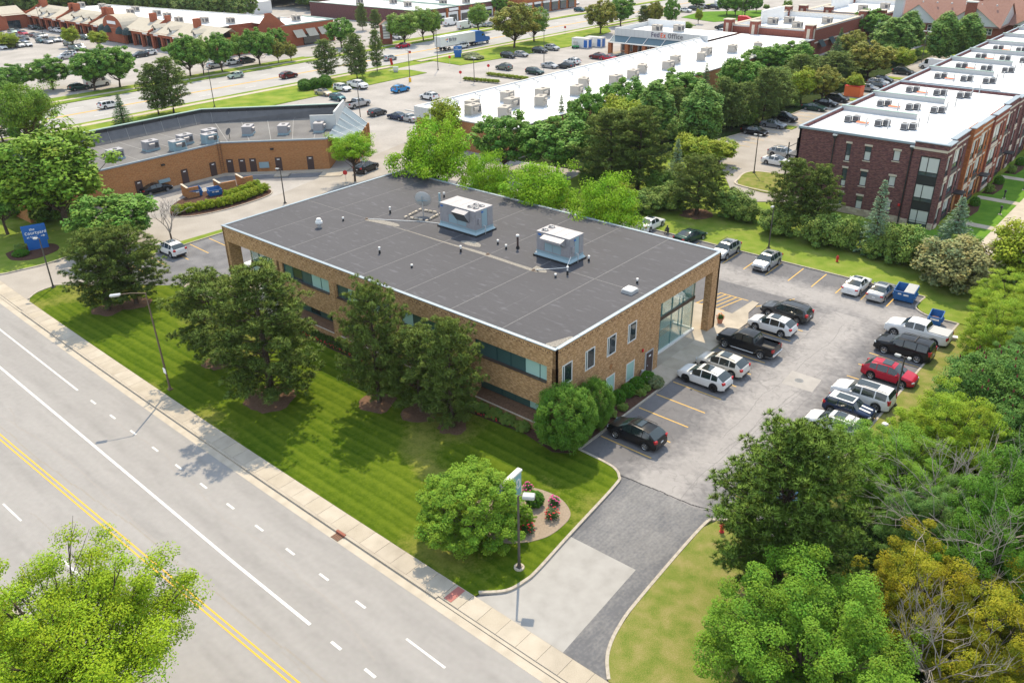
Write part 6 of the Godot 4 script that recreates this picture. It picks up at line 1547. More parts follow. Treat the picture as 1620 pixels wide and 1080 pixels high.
const CARS := [
	["sedan", -86.5, -14.0, 90, "black", "dark sedan parked against the low brick mall wall"],
	["suv", -69.9, -40.8, 100, "black", "black car beside the bright tree at the far roof corner"],
	["suv", -61.6, -2.3, 180, "white", "white car beside the leafless tree left of the office"],
	["sedan", -123.9, -74.8, 0, "gold", "gold sedan nearest the round clipped shrubs"],
	["wagon", -124.4, -80.6, 0, "white", "white wagon between the gold sedan and the white pickup"],
	["pickup", -123.8, -84.6, 0, "white", "white pickup on the lot behind the low brick mall"],
	["hatch", -117.0, -73.2, 0, "teal", "dark teal hatchback just behind the low mall parapet"],
	["pickup", -107.9, -71.2, 90, "silver", "silver pickup just behind the low mall corner screen"],
	["hatch", -98.7, -68.5, 90, "charcoal", "black hatchback driving on the lot past the low mall"],
	["suv", -112.4, -87.5, 90, "skyblue", "bright blue off-roader beside the lamp with a yellow base"],
	["sedan", -92.9, -68.6, 180, "navy", "dark blue sedan left of a silver sedan at the white mall end"],
	["sedan", -90.0, -68.8, 180, "silver", "silver sedan right of a dark blue one at the white mall end"],
	["suv", -101.2, -85.5, 180, "white", "white car beside the end of the white mall roof"],
	["suv", -111.7, -122.2, 180, "olive", "grey-green car beside the low hedge and stop sign"],
	["wagon", -101.4, -121.9, 0, "green", "dark green car behind the white mall roof edge, by the hedge"],
	["suv", -122.8, -136.8, 0, "charcoal", "dark grey car left of a white one along the grass island"],
	["hatch", -121.2, -140.4, 0, "silver", "silver car right of a dark one along the grass island"],
	["suv", -121.1, -148.3, 0, "charcoal", "dark car below the big olive tree"],
	["suv", -121.1, -153.8, 0, "silver", "silver car right of the dark one below the big olive tree"],
	["sedan", -103.9, -131.0, 0, "silver", "silver sedan beside the second lamp with a yellow base"],
	["suv", -100.0, -132.6, 180, "charcoal", "dark off-roader left of the long white car behind the mall roof"],
	["suv", -102.6, -138.7, 180, "white", "long white car behind the white mall roof"],
	["suv", -101.8, -148.8, 180, "maroon", "maroon car left of a red one near the grey store"],
	["sedan", -98.4, -148.7, 180, "red", "red car right of the maroon one near the grey store"],
	["sedan", -96.4, -152.5, 180, "black", "black car in front of the grey store porch"],
	["wagon", -150.9, -39.0, 90, "white", "white car on the boulevard behind the small spruce"],
	["hatch", -158.9, -75.1, -90, "mint", "pale green car driving on the boulevard"],
	["suv", -147.8, -82.9, 90, "maroon", "maroon car driving on the boulevard past the round shrubs"],
	["sedan", -160.4, -132.7, -90, "red", "red car driving on the boulevard left of the semi truck"],
	["suv", -144.9, -141.8, -90, "white", "white car alongside the semi truck"],
	["hatch", -146.7, -115.3, 90, "silver", "silver car on the boulevard behind the red flag"],
	["suv", -174.0, -143.5, 0, "white", "white car behind the brick pylon sign"],
	["van", -183.6, -176.5, 90, "white", "white van left of its twin before the brown store"],
	["van", -173.7, -173.3, 90, "white", "white van right of its twin before the brown store"],
	["suv", -182.5, -185.2, 90, "white", "white car behind the right white van"],
	["suv", -171.9, -178.3, 90, "white", "white car right of the two vans"],
	["suv", -170.1, -181.4, 90, "silver", "silver car right of the white one by the two vans"],
	["suv", -176.4, -44.1, 90, "green", "dark green car under the fourth street tree across the boulevard"],
	["van", -177.3, -49.1, 90, "white", "white van by the tall street tree across the boulevard"],
	["suv", -176.2, -80.3, 90, "silver", "silver car under the dark tree across the boulevard, leftmost of three"],
	["suv", -176.9, -85.7, 90, "white", "white car under the dark tree across the boulevard, middle of three"],
	["suv", -176.1, -89.9, 90, "charcoal", "dark car under the big round tree across the boulevard, rightmost of three"],
	["suv", -210.5, -77.6, -90, "charcoal", "dark car left of the white one behind the street trees"],
	["suv", -211.6, -80.9, -90, "white", "white car right of the dark one behind the street trees"],
	["suv", -225.6, -63.2, -90, "silver", "silver car in a row above the fourth street tree"],
	["suv", -229.5, -65.8, -90, "white", "white car behind the silver one above the fourth street tree"],
	["suv", -200.0, -53.4, -90, "white", "white car half hidden between the third and fourth street trees"],
	["hatch", -303.7, -86.4, 0, "charcoal", "dark car below the parking lot shrubs at the mall front, left one"],
	["wagon", -301.6, -87.7, 0, "green", "dark green car below the parking lot shrubs at the mall front, right one"],
	["suv", -289.7, -87.8, 0, "silver", "silver car near the mall entrance planting"],
	["suv", -286.2, -88.2, 0, "white", "white car near the mall entrance planting"],
	["suv", -297.3, -77.2, 0, "mint", "pale green car at the left end of the back row, mall lot"],
	["sedan", -297.6, -78.8, 0, "navy", "dark blue car in the back row, mall lot"],
	["sedan", -290.5, -78.0, 0, "red", "bright red car in the back row, mall lot"],
	["sedan", -282.4, -78.0, 0, "maroon", "maroon car right of the bright red one, mall lot"],
	["suv", -287.4, -72.9, 0, "silver", "silver car below the pale green one, mall lot"],
	["suv", -282.6, -72.6, 0, "charcoal", "dark car beside the silver one, mall lot"],
	["hatch", -277.0, -72.9, 0, "charcoal", "black car in the middle of the mall lot"],
	["suv", -277.5, -77.7, 0, "silver", "silver car right of the maroon one, mall lot"],
	["suv", -277.9, -79.2, 0, "white", "white car next to the silver one by the maroon car"],
	["sedan", -269.9, -69.4, 0, "navy", "dark blue car in the second front row, mall lot"],
	["suv", -262.0, -65.2, 0, "white", "white car in the front row, mall lot, left one"],
	["hatch", -261.2, -67.4, 0, "white", "white car in the front row, mall lot, right one"],
	["hatch", -266.3, -73.4, 0, "teal", "teal car in the right block, mall lot, leftmost"],
	["sedan", -262.7, -74.2, 0, "silver", "silver car in the right block, mall lot, second"],
	["suv", -263.8, -76.7, 0, "silver", "silver car in the right block, mall lot, third"],
	["sedan", -263.5, -78.6, 0, "silver", "silver car in the right block, mall lot, rightmost"],
	["suv", -261.0, -85.3, 0, "green", "dark green car alone right of the leafy island"],
	["suv", -251.2, -75.7, 0, "olive", "olive car right of the second leafy island"],
	["suv", -239.2, -71.8, 0, "green", "dark green car below the olive one, mall lot"],
	["suv", -240.0, -74.2, 0, "silver", "silver car beside the dark green one below the olive car"],
	["sedan", -295.6, -72.8, 0, "silver", "silver car cut by the left edge, mall lot"],
	["sedan", -262.6, -60.3, 0, "white", "white car cut by the left edge, mall lot front"],
	["suv", -135.3, -252.4, 0, "white", "white car on the far lot behind the small store"],
	["suv", -135.8, -259.3, 0, "charcoal", "dark car next to the white one on the far lot"],
	["suv", -136.0, -266.5, 0, "white", "white car right of the dark one on the far lot"],
	["pickup", -131.8, -266.6, 0, "charcoal", "dark pickup on the far lot"],
	["van", -131.0, -272.1, 0, "white", "white van on the far lot under the dark trees"],
	["suv", -170.0, -233.1, 0, "teal", "teal car at the far gas station, behind the olive tree"],
	["suv", -186.3, -251.3, 0, "white", "white car at the far gas station"],
	["sedan", -98.4, -210.3, 180, "white", "white car below the red semi tractor, front one"],
	["suv", -97.1, -212.8, 180, "silver", "silver car below the red semi tractor"],
	["suv", -98.2, -217.3, 180, "green", "dark green car right below the red semi tractor"],
	["suv", -102.2, -218.2, 180, "charcoal", "dark car behind the white one below the red semi tractor"],
	["sedan", -31.7, -86.0, 10, "white", "white sedan nearest the lane bend, beside the small yellow-green tree"],
	["sedan", -31.9, -98.9, 0, "black", "black sedan in the lane, left of a grey one"],
	["sedan", -31.5, -105.7, 0, "grey", "grey sedan in the lane, beside the black one"],
	["suv", -32.0, -111.6, 0, "black", "black car right of the grey sedan in the lane"],
	["sedan", -31.3, -123.6, 0, "green", "dark green sedan in the lane behind the townhouse roof"],
	["sedan", -31.1, -128.7, 0, "black", "black sedan next to the dark green one in the lane"],
	["suv", -30.9, -134.1, 0, "charcoal", "dark wagon next to the black sedan in the lane"],
	["sedan", -20.3, -83.1, 0, "white", "white sedan by the lane island, near the townhouse"],
	["suv", -21.5, -87.8, 0, "silver", "silver car behind the white sedan at the townhouse corner"],
	["suv", -29.7, -147.8, 0, "silver", "silver car right of the red container"],
	["suv", -29.3, -150.7, 180, "charcoal", "dark car with red lights right of the silver one in the lane"],
	["suv", -30.1, -155.3, 0, "silver", "second silver car up the lane"],
	["hatch", -30.4, -159.6, 0, "charcoal", "dark car at the upper lane end"],
	["suv", -30.3, -172.1, 0, "charcoal", "dark car in front of the white delivery van"],
	["sedan", -20.3, -46.1, 90, "white", "white sedan half hidden behind the office roof"],
	["sedan", -14.0, -45.2, 80, "green", "dark green sedan behind the right roof corner"],
]

var tree_proto := {}
var leaf_mats := {}

func leaf_mat(key: String, r: float, g: float, b: float, through := 0.5, rough := 0.55) -> StandardMaterial3D:
	if leaf_mats.has(key): return leaf_mats[key]
	var m := StandardMaterial3D.new()
	m.albedo_color = lin(r, g, b)
	m.vertex_color_use_as_albedo = true
	m.roughness = rough; m.metallic_specular = 0.2
	m.cull_mode = BaseMaterial3D.CULL_DISABLED
	if through > 0: m.backlight_enabled = true; m.backlight = Color(through, through, through * 0.55)
	leaf_mats[key] = m
	return m

func leaf(mb: MB, p: Vector3, nn: Vector3, along_: Vector3, l: float, w: float) -> void:   # one leaf: two triangles meeting at the midrib
	var u := (along_ - nn * along_.dot(nn)).normalized() * l * 0.5
	var s := nn.cross(u).normalized() * w * 0.5
	var sag := nn * (-w * 0.22)
	var a := p - u; var b := p + u; var q1 := p + s + sag; var q2 := p - s + sag
	mb.v.append(a); mb.v.append(q1); mb.v.append(b); mb.v.append(a); mb.v.append(b); mb.v.append(q2)
	var n1 := (nn + s * 0.4 / w).normalized(); var n2 := (nn - s * 0.4 / w).normalized()
	for k in 3: mb.n.append(n1)
	for k in 3: mb.n.append(n2)
	for k in 6: mb.c.append(mb.col); mb.uv.append(Vector2.ZERO)

func rdir(r: RandomNumberGenerator) -> Vector3:
	var z := r.randf_range(-1, 1); var a := r.randf() * TAU; var s := sqrt(1 - z * z)
	return Vector3(cos(a) * s, z, sin(a) * s)

func shade(r: RandomNumberGenerator, v := 0.22, warm := 0.16) -> Color:   # leaf to leaf difference of colour
	var k := 1.0 + r.randf_range(-v, v); var h := r.randf_range(-warm, warm)
	return Color(k * (1.0 + h), k, k * (1.0 - h * 0.8))

func broadleaf(sd: int, p: Dictionary) -> Node3D:   # 10 m tall; limbs end in clumps of leaves
	var r := RandomNumberGenerator.new(); r.seed = sd
	var o := Node3D.new()
	var cr: float = p.cr; var cb: float = p.cb; var ct: float = p.get("ct", 10.0)
	var mid := (cb + ct) / 2; var ry := (ct - cb) / 2
	var f := noise(sd, 0.9, 2)
	var wood := MB.new(); var lv := MB.new(); lv.tinted = true
	var tr: float = p.get("trunk", 0.2)
	var lean := Vector3(r.randf_range(-0.3, 0.3), 0, r.randf_range(-0.3, 0.3))
	var fork := Vector3(0, cb + ry * 0.35, 0) + lean
	if tr > 0: wood.tube([Vector3(0, -0.1, 0), Vector3(0, cb * 0.5, 0) + lean * 0.3, fork, fork + Vector3(0, ry * 0.7, 0)], [tr * 1.3, tr, tr * 0.75, tr * 0.25], 8)
	var n: int = p.n; var per: int = p.per
	var rc0: float = p.get("rc", cr * 0.25)
	var ll: float = p.ll; var lw: float = p.lw
	var squash: float = p.get("squash", 0.7)
	for i in n:
		var zz := 1.0 - 2.0 * (i + 0.5) / n
		var a := i * 2.39996 + r.randf_range(-0.4, 0.4)
		var s := sqrt(1 - zz * zz)
		var d := Vector3(cos(a) * s, zz, sin(a) * s)
		var lobe: float = 1.0 + p.get("lobe", 0.22) * f.get_noise_3d(d.x * 1.6 + sd, d.y * 1.6, d.z * 1.6)
		var fr: float = lerpf(p.get("inner", 0.5), 1.0, sqrt(r.randf())) * lobe
		if d.y < 0: d.y *= p.get("flat", 0.75)
		var wide: float = 1.0
		if p.has("cone"): wide = lerpf(1.0, p.cone, clampf(d.y * 0.5 + 0.5, 0, 1))
		var rc := rc0 * r.randf_range(0.65, 1.3)
		var c := Vector3(d.x * cr * wide * fr, mid + d.y * ry * fr, d.z * cr * wide * fr)
		c -= d * rc * 0.6
		if tr > 0 and (i % int(p.get("limb_every", 3)) == 0):
			var base := fork.lerp(Vector3(0, cb * 0.8, 0) + lean * 0.7, r.randf()) if d.y < 0.5 else fork + Vector3(0, ry * 0.4 * r.randf(), 0)
			var bend := base.lerp(c, 0.5) + Vector3(0, -0.12 * ry * (1 - d.y) + r.randf_range(-0.2, 0.3), 0)
			wood.tube([base, bend, c], [tr * 0.42, tr * 0.22, tr * 0.06], 5, false)
			if p.get("twigs", false):
				for q in 3: wood.tube([bend.lerp(c, r.randf_range(0.2, 0.8)), c + rdir(r) * rc * 1.1], [tr * 0.1, tr * 0.03], 3, false)
		var tone := shade(r, 0.24, 0.2)
		for k in per:
			var e := rdir(r)
			var q := c + Vector3(e.x, e.y * squash, e.z) * rc * pow(r.randf(), 0.42)
			var nn := (e * 0.55 + Vector3.UP * 0.65 + rdir(r) * 0.55).normalized()
			lv.col = tone * shade(r, 0.26, 0.16)
			leaf(lv, q, nn, rdir(r), ll * r.randf_range(0.7, 1.25), lw * r.randf_range(0.7, 1.2))
	if tr > 0: obj("trunk", wood, M.bark, o)
	obj("crown", lv, null, o)
	o.set_meta("width", cr * 2.0)
	return o

func pine(sd: int, p: Dictionary) -> Node3D:
	var r := RandomNumberGenerator.new(); r.seed = sd
	var o := Node3D.new()
	var wood := MB.new(); var lv := MB.new(); lv.tinted = true
	var R: float = p.cr; var cb: float = p.cb
	var bendv := Vector3(r.randf_range(-0.35, 0.35), 0, r.randf_range(-0.35, 0.35))
	var spine := func(y: float) -> Vector3: return Vector3(0, y, 0) + bendv * sin(y * 0.35)
	wood.tube([spine.call(-0.1), spine.call(2.5), spine.call(5.0), spine.call(7.5), spine.call(9.8)], [0.24, 0.19, 0.14, 0.08, 0.02], 8)
	var levels: int = p.levels
	for i in levels:
		var t := (i + r.randf_range(0.2, 0.8)) / levels
		var y := lerpf(cb, 9.6, t)
		var prof := pow(sin(PI * clampf(0.16 + t * 0.80, 0, 1)), 0.75) * (1.0 - 0.25 * t)
		var nb: int = p.nb
		for j in nb:
			var a := TAU * (j + r.randf_range(-0.3, 0.3)) / nb + i * 1.1
			var ln := R * prof * r.randf_range(0.62, 1.12)
			var rise := lerpf(0.05, 0.75, t) + r.randf_range(-0.1, 0.15)
			var out := Vector3(cos(a), 0, sin(a))
			var b0: Vector3 = spine.call(y)
			var b1 := b0 + out * ln * 0.55 + Vector3(0, ln * rise * 0.35, 0)
			var b2 := b0 + out * ln + Vector3(0, ln * rise * 0.9 + 0.15, 0)
			wood.tube([b0, b1, b2], [0.04, 0.025, 0.01], 4, false)
			var side := Vector3(-out.z, 0, out.x)
			var pads := maxi(2, int(p.pads * ln / R + r.randf()))
			for m in pads:   # needle tufts sit in rounded pads along the outer branch
				var s := lerpf(0.35, 1.0, (m + r.randf()) / pads)
				var pc := (b0.lerp(b1, s / 0.55) if s < 0.55 else b1.lerp(b2, (s - 0.55) / 0.45)) + side * r.randf_range(-0.3, 0.3) * ln * (1.15 - s) + Vector3(0, r.randf_range(-0.05, 0.2), 0)
				var pr: float = r.randf_range(0.30, 0.52) * p.get("pr", 1.0)
				var tone := shade(r, 0.14, 0.1)
				for k in int(p.tufts):
					var e := rdir(r)
					if e.y < -0.25: e.y = -e.y
					var axis := (e + Vector3.UP * 0.35 + out * 0.25).normalized()
					var c := pc + Vector3(e.x, e.y * 0.75, e.z) * pr * sqrt(r.randf_range(0.25, 1.0))
					var tc := tone * shade(r, 0.18, 0.1)
					if r.randf() < p.get("brown", 0.02): tc = Color(2.4, 1.2, 0.8)
					var nl: float = p.needle * r.randf_range(0.75, 1.2)
					for q in int(p.per):
						var d := (axis * 0.8 + rdir(r)).normalized()
						var w: Vector3 = d.cross(rdir(r)).normalized() * p.nw
						var nn := (axis * 0.6 + d.cross(w).normalized() * 0.35 + Vector3.UP * 0.25).normalized()
						lv.v.append(c - w); lv.v.append(c + w); lv.v.append(c + d * nl)
						lv.n.append(nn); lv.n.append(nn); lv.n.append(nn)
						for z in 3: lv.c.append(tc); lv.uv.append(Vector2.ZERO)
	obj("trunk", wood, M.bark, o)
	obj("crown", lv, null, o)
	o.set_meta("width", R * 2.0)
	return o

func spruce(sd: int, p: Dictionary) -> Node3D:
	var r := RandomNumberGenerator.new(); r.seed = sd
	var o := Node3D.new()
	var wood := MB.new(); var lv := MB.new(); lv.tinted = true
	var R: float = p.cr
	wood.tube([Vector3(0, -0.1, 0), Vector3(0, 5, 0), Vector3(0, 9.9, 0)], [0.18, 0.1, 0.01], 6)
	var levels: int = p.levels
	for i in levels:
		var t := (i + r.randf() * 0.5) / levels
		var y := lerpf(0.35, 9.7, t)
		var ln0 := R * (1.0 - t) * (0.92 if t > 0.06 else 0.8) + 0.12
		var nb := int(lerpf(11, 5, t))
		for j in nb:
			var a := TAU * (j + r.randf_range(-0.35, 0.35)) / nb + i * 0.77
			var ln := ln0 * r.randf_range(0.78, 1.14)
			var out := Vector3(cos(a), 0, sin(a)); var side := Vector3(-out.z, 0, out.x)
			var b0 := Vector3(0, y, 0)
			var b2 := b0 + out * ln + Vector3(0, lerpf(-0.22, 0.35, t) * ln, 0)
			wood.tube([b0, b2], [0.03, 0.008], 3, false)
			var tone := shade(r, 0.14, 0.08)
			for k in int(p.per * clampf(ln / R, 0.25, 1.0)):
				var s := sqrt(r.randf_range(0.04, 1.0))
				var q := b0.lerp(b2, s) + Vector3(0, -0.05 * s + r.randf_range(-0.1, 0.08), 0)
				var wd := (0.1 + 0.22 * ln * (1.05 - s))
				q += side * r.randf_range(-wd, wd)
				var dirn := (out + side * r.randf_range(-1, 1) + Vector3(0, r.randf_range(-0.3, 0.45), 0)).normalized()
				lv.col = tone * shade(r, 0.2, 0.08)
				leaf(lv, q, (Vector3.UP + rdir(r) * 0.8).normalized(), dirn, p.ll * r.randf_range(0.7, 1.2), p.lw)
	obj("trunk", wood, M.bark, o)
	obj("crown", lv, null, o)
	o.set_meta("width", R * 2.0)
	return o

func branchy(mb: MB, r: RandomNumberGenerator, p: Vector3, d: Vector3, l: float, rad: float, depth: int) -> void:
	var a := p + d * l * 0.5 + rdir(r) * l * 0.07
	var b := a + (d + rdir(r) * 0.2).normalized() * l * 0.5
	mb.tube([p, a, b], [rad, rad * 0.8, rad * 0.62], 5 if depth > 2 else 4, false)
	if depth <= 0: return
	for k in 2 + int(r.randf() < 0.65):
		var nd := (d + rdir(r) * 0.72 + Vector3.UP * 0.18).normalized()
		branchy(mb, r, a.lerp(b, r.randf_range(0.3, 1.0)), nd, l * r.randf_range(0.58, 0.82), rad * 0.6, depth - 1)

func make_trees() -> void:
	var P := tree_proto
	P.locust_n = broadleaf(201, {"cr": 4.6, "cb": 2.6, "n": 250, "per": 380, "ll": 0.105, "lw": 0.065, "rc": 0.74, "squash": 0.55, "trunk": 0.22, "lobe": 0.5, "inner": 0.35, "limb_every": 3, "twigs": true, "flat": 0.6})
	P.locust_a = broadleaf(202, {"cr": 5.0, "cb": 3.0, "n": 150, "per": 130, "ll": 0.27, "lw": 0.15, "rc": 1.0, "squash": 0.55, "lobe": 0.6, "inner": 0.35, "limb_every": 3, "flat": 0.6})
	P.locust_b = broadleaf(203, {"cr": 5.4, "cb": 3.0, "n": 140, "per": 130, "ll": 0.27, "lw": 0.15, "rc": 1.05, "squash": 0.55, "lobe": 0.6, "inner": 0.35, "limb_every": 3, "flat": 0.55})
	P.maple_a = broadleaf(211, {"cr": 4.4, "cb": 1.8, "n": 120, "per": 120, "ll": 0.40, "lw": 0.32, "rc": 0.78, "squash": 0.75, "lobe": 0.4, "inner": 0.55})
	P.maple_b = broadleaf(212, {"cr": 4.8, "cb": 1.5, "n": 120, "per": 120, "ll": 0.40, "lw": 0.32, "rc": 0.82, "squash": 0.75, "lobe": 0.45, "inner": 0.55})
	P.loose = broadleaf(213, {"cr": 3.8, "cb": 1.4, "n": 90, "per": 130, "ll": 0.36, "lw": 0.24, "rc": 0.95, "squash": 0.8, "lobe": 0.45, "inner": 0.45})
	P.cedar = broadleaf(214, {"cr": 3.1, "cb": 0.3, "n": 160, "per": 110, "ll": 0.36, "lw": 0.24, "rc": 0.62, "squash": 1.15, "lobe": 0.25, "inner": 0.7, "cone": 0.75, "trunk": 0.2, "limb_every": 9, "flat": 0.95})
	P.shrub = broadleaf(215, {"cr": 6.2, "cb": 0.0, "n": 90, "per": 130, "ll": 0.62, "lw": 0.42, "rc": 1.5, "squash": 0.9, "lobe": 0.4, "inner": 0.55, "trunk": 0.14, "limb_every": 5, "flat": 0.9})
	P.dense = broadleaf(216, {"cr": 4.6, "cb": 0.0, "n": 300, "per": 190, "ll": 0.22, "lw": 0.13, "rc": 0.7, "squash": 1.1, "lobe": 0.12, "inner": 0.8, "trunk": 0.14, "limb_every": 20, "flat": 0.95})
	P.clipped = broadleaf(217, {"cr": 5.6, "cb": -1.0, "n": 170, "per": 60, "ll": 0.62, "lw": 0.42, "rc": 1.0, "squash": 1.0, "lobe": 0.04, "inner": 0.92, "trunk": 0.0, "flat": 1.0})
	P.bush_n = broadleaf(218, {"cr": 6.0, "cb": -0.5, "n": 320, "per": 200, "ll": 0.24, "lw": 0.15, "rc": 0.75, "squash": 0.7, "lobe": 0.45, "inner": 0.65, "trunk": 0.16, "limb_every": 7, "flat": 0.9})
	P.leafy_n = broadleaf(219, {"cr": 4.4, "cb": 0.6, "n": 300, "per": 390, "ll": 0.115, "lw": 0.08, "rc": 0.58, "squash": 0.75, "lobe": 0.6, "inner": 0.45, "trunk": 0.17, "limb_every": 6, "flat": 0.9, "twigs": true})
	P.leafy2_n = broadleaf(220, {"cr": 4.8, "cb": 0.4, "n": 290, "per": 370, "ll": 0.12, "lw": 0.075, "rc": 0.62, "squash": 0.6, "lobe": 0.65, "inner": 0.42, "trunk": 0.15, "limb_every": 6, "flat": 0.9, "twigs": true})
	P.sumac_n = broadleaf(221, {"cr": 5.4, "cb": 0.0, "n": 240, "per": 190, "ll": 0.28, "lw": 0.11, "rc": 0.95, "squash": 0.5, "lobe": 0.35, "inner": 0.6, "trunk": 0.12, "limb_every": 7, "flat": 0.9})
	var sh := MB.new(); var rr := RandomNumberGenerator.new(); rr.seed = 77
	for k in 130:
		var d := rdir(rr)
		if d.y < 0.0: continue
		var c := Vector3(d.x * 5.2, 5.0 + d.y * 5.2, d.z * 5.2) * rr.randf_range(0.93, 1.0)
		sh.lathe([Vector2(0.0, -0.1), Vector2(0.08, 0.0), Vector2(0.05, 0.2), Vector2(0.0, 0.32)], c, 5)
	kind(obj("seed_heads", sh, mat(0.15, 0.03, 0.025, 0.95), P.sumac_n), "stuff")
	P.pine_a = pine(301, {"cr": 3.9, "cb": 0.6, "levels": 16, "nb": 7, "pads": 5.2, "tufts": 15, "per": 22, "needle": 0.25, "nw": 0.016, "brown": 0.02})
	P.pine_b = pine(302, {"cr": 4.2, "cb": 0.9, "levels": 15, "nb": 7, "pads": 5.4, "tufts": 15, "per": 22, "needle": 0.25, "nw": 0.016, "brown": 0.025})
	P.pine_c = pine(304, {"cr": 3.6, "cb": 1.5, "levels": 14, "nb": 6, "pads": 5.0, "tufts": 15, "per": 22, "needle": 0.26, "nw": 0.017, "brown": 0.02})
	P.pine_n = pine(303, {"cr": 3.5, "cb": 0.9, "levels": 20, "nb": 8, "pads": 6.4, "tufts": 14, "per": 22, "needle": 0.22, "nw": 0.015, "brown": 0.04, "pr": 0.95})
	P.pine_far = pine(305, {"cr": 3.6, "cb": 0.8, "levels": 15, "nb": 7, "pads": 4.4, "tufts": 9, "per": 13, "needle": 0.34, "nw": 0.034, "brown": 0.02, "pr": 1.3})
	P.spruce = spruce(311, {"cr": 2.5, "levels": 26, "per": 40, "ll": 0.34, "lw": 0.13})
	print("protos ", Time.get_ticks_msec())

const SPECIES := {
	"pine": [["pine_a", "pine_b", "pine_c"], "pine", [0.187, 0.266, 0.056], "pine_tree", "tree"],
	"pine_far": [["pine_far"], "pine_far", [0.212, 0.305, 0.078], "pine_tree", "tree"],
	"pine_n": [["pine_n"], "pine_n", [0.175, 0.285, 0.048], "pine_tree", "tree"],
	"locust": [["locust_a", "locust_b"], "locust", [0.256, 0.439, 0.022], "locust_tree", "tree"],
	"locust_d": [["locust_a", "loose"], "locust_d", [0.175, 0.292, 0.030], "locust_tree", "tree"],
	"locust_n": [["locust_n"], "locust_n", [0.250, 0.370, 0.016], "locust_tree", "tree"],
	"maple": [["maple_a", "maple_b"], "maple", [0.143, 0.282, 0.042], "maple_tree", "tree"],
	"linden": [["loose"], "linden", [0.206, 0.331, 0.050], "linden_tree", "tree"],
	"oak": [["maple_b"], "oak", [0.262, 0.264, 0.044], "oak_tree", "tree"],
	"yellow": [["loose"], "yellow", [0.300, 0.372, 0.030], "leafy_tree", "tree"],
	"cedar": [["cedar"], "cedar", [0.175, 0.304, 0.060], "upright_tree", "tree"],
	"spruce_b": [["spruce"], "spruce_b", [0.218, 0.324, 0.190], "spruce_tree", "tree"],
	"spruce_g": [["spruce"], "spruce_g", [0.133, 0.237, 0.081], "spruce_tree", "tree"],
	"leafy": [["shrub"], "leafy", [0.139, 0.237, 0.037], "bush", "bush"],
	"shrub": [["shrub"], "shrub", [0.190, 0.282, 0.056], "bush", "bush"],
	"grey": [["shrub"], "grey", [0.286, 0.284, 0.112], "shrub_tree", "bush"],
	"leafy_n": [["leafy_n"], "leafy_n", [0.140, 0.271, 0.023], "leafy_tree", "tree"],
	"blue_n": [["leafy2_n"], "blue_n", [0.128, 0.244, 0.053], "leafy_tree", "tree"],
	"gold_n": [["leafy2_n"], "gold_n", [0.300, 0.290, 0.018], "golden_bush", "bush"],
	"dark_n": [["leafy_n"], "dark_n", [0.108, 0.242, 0.024], "leafy_tree", "tree"],
	"yellow_n": [["leafy2_n"], "yellow_n", [0.249, 0.365, 0.024], "leafy_bush", "bush"],
	"sumac_n": [["sumac_n"], "sumac_n", [0.112, 0.227, 0.041], "sumac", "bush"],
	"yew": [["dense"], "yew", [0.113, 0.233, 0.026], "yew_bush", "bush"],
	"bush_n": [["bush_n"], "bush_n", [0.179, 0.312, 0.027], "bush", "bush"],
	"clipped": [["clipped"], "clipped", [0.078, 0.196, 0.017], "clipped_shrub", "shrub"],
	"hedge": [["shrub"], "hedge", [0.272, 0.351, 0.022], "hedge_shrub", "shrub"],
	"silver": [["clipped"], "silver", [0.229, 0.270, 0.126], "shrub", "shrub"],
}

func grow(kind_: String, x: float, z: float, h: float, w: float, label: String, group := "", y := 0.1, k := 0) -> Node3D:
	var s: Array = SPECIES[kind_]
	var src: Node3D = tree_proto[s[0][k % (s[0] as Array).size()]]
	var sx: float = w / src.get_meta("width")
	var jit := RandomNumberGenerator.new(); jit.seed = hash(label)
	var o := copy(src, s[3], label, s[4], Vector3(x, y, z), jit.randf() * TAU, group, Vector3(sx, h / 10.0, sx))
	var c: Array = s[2]
	(o.get_node("crown") as MeshInstance3D).material_override = leaf_mat(s[1], c[0], c[1], c[2], 0.15 if "pine" in kind_ or "spruce" in kind_ else 0.26)
	return o

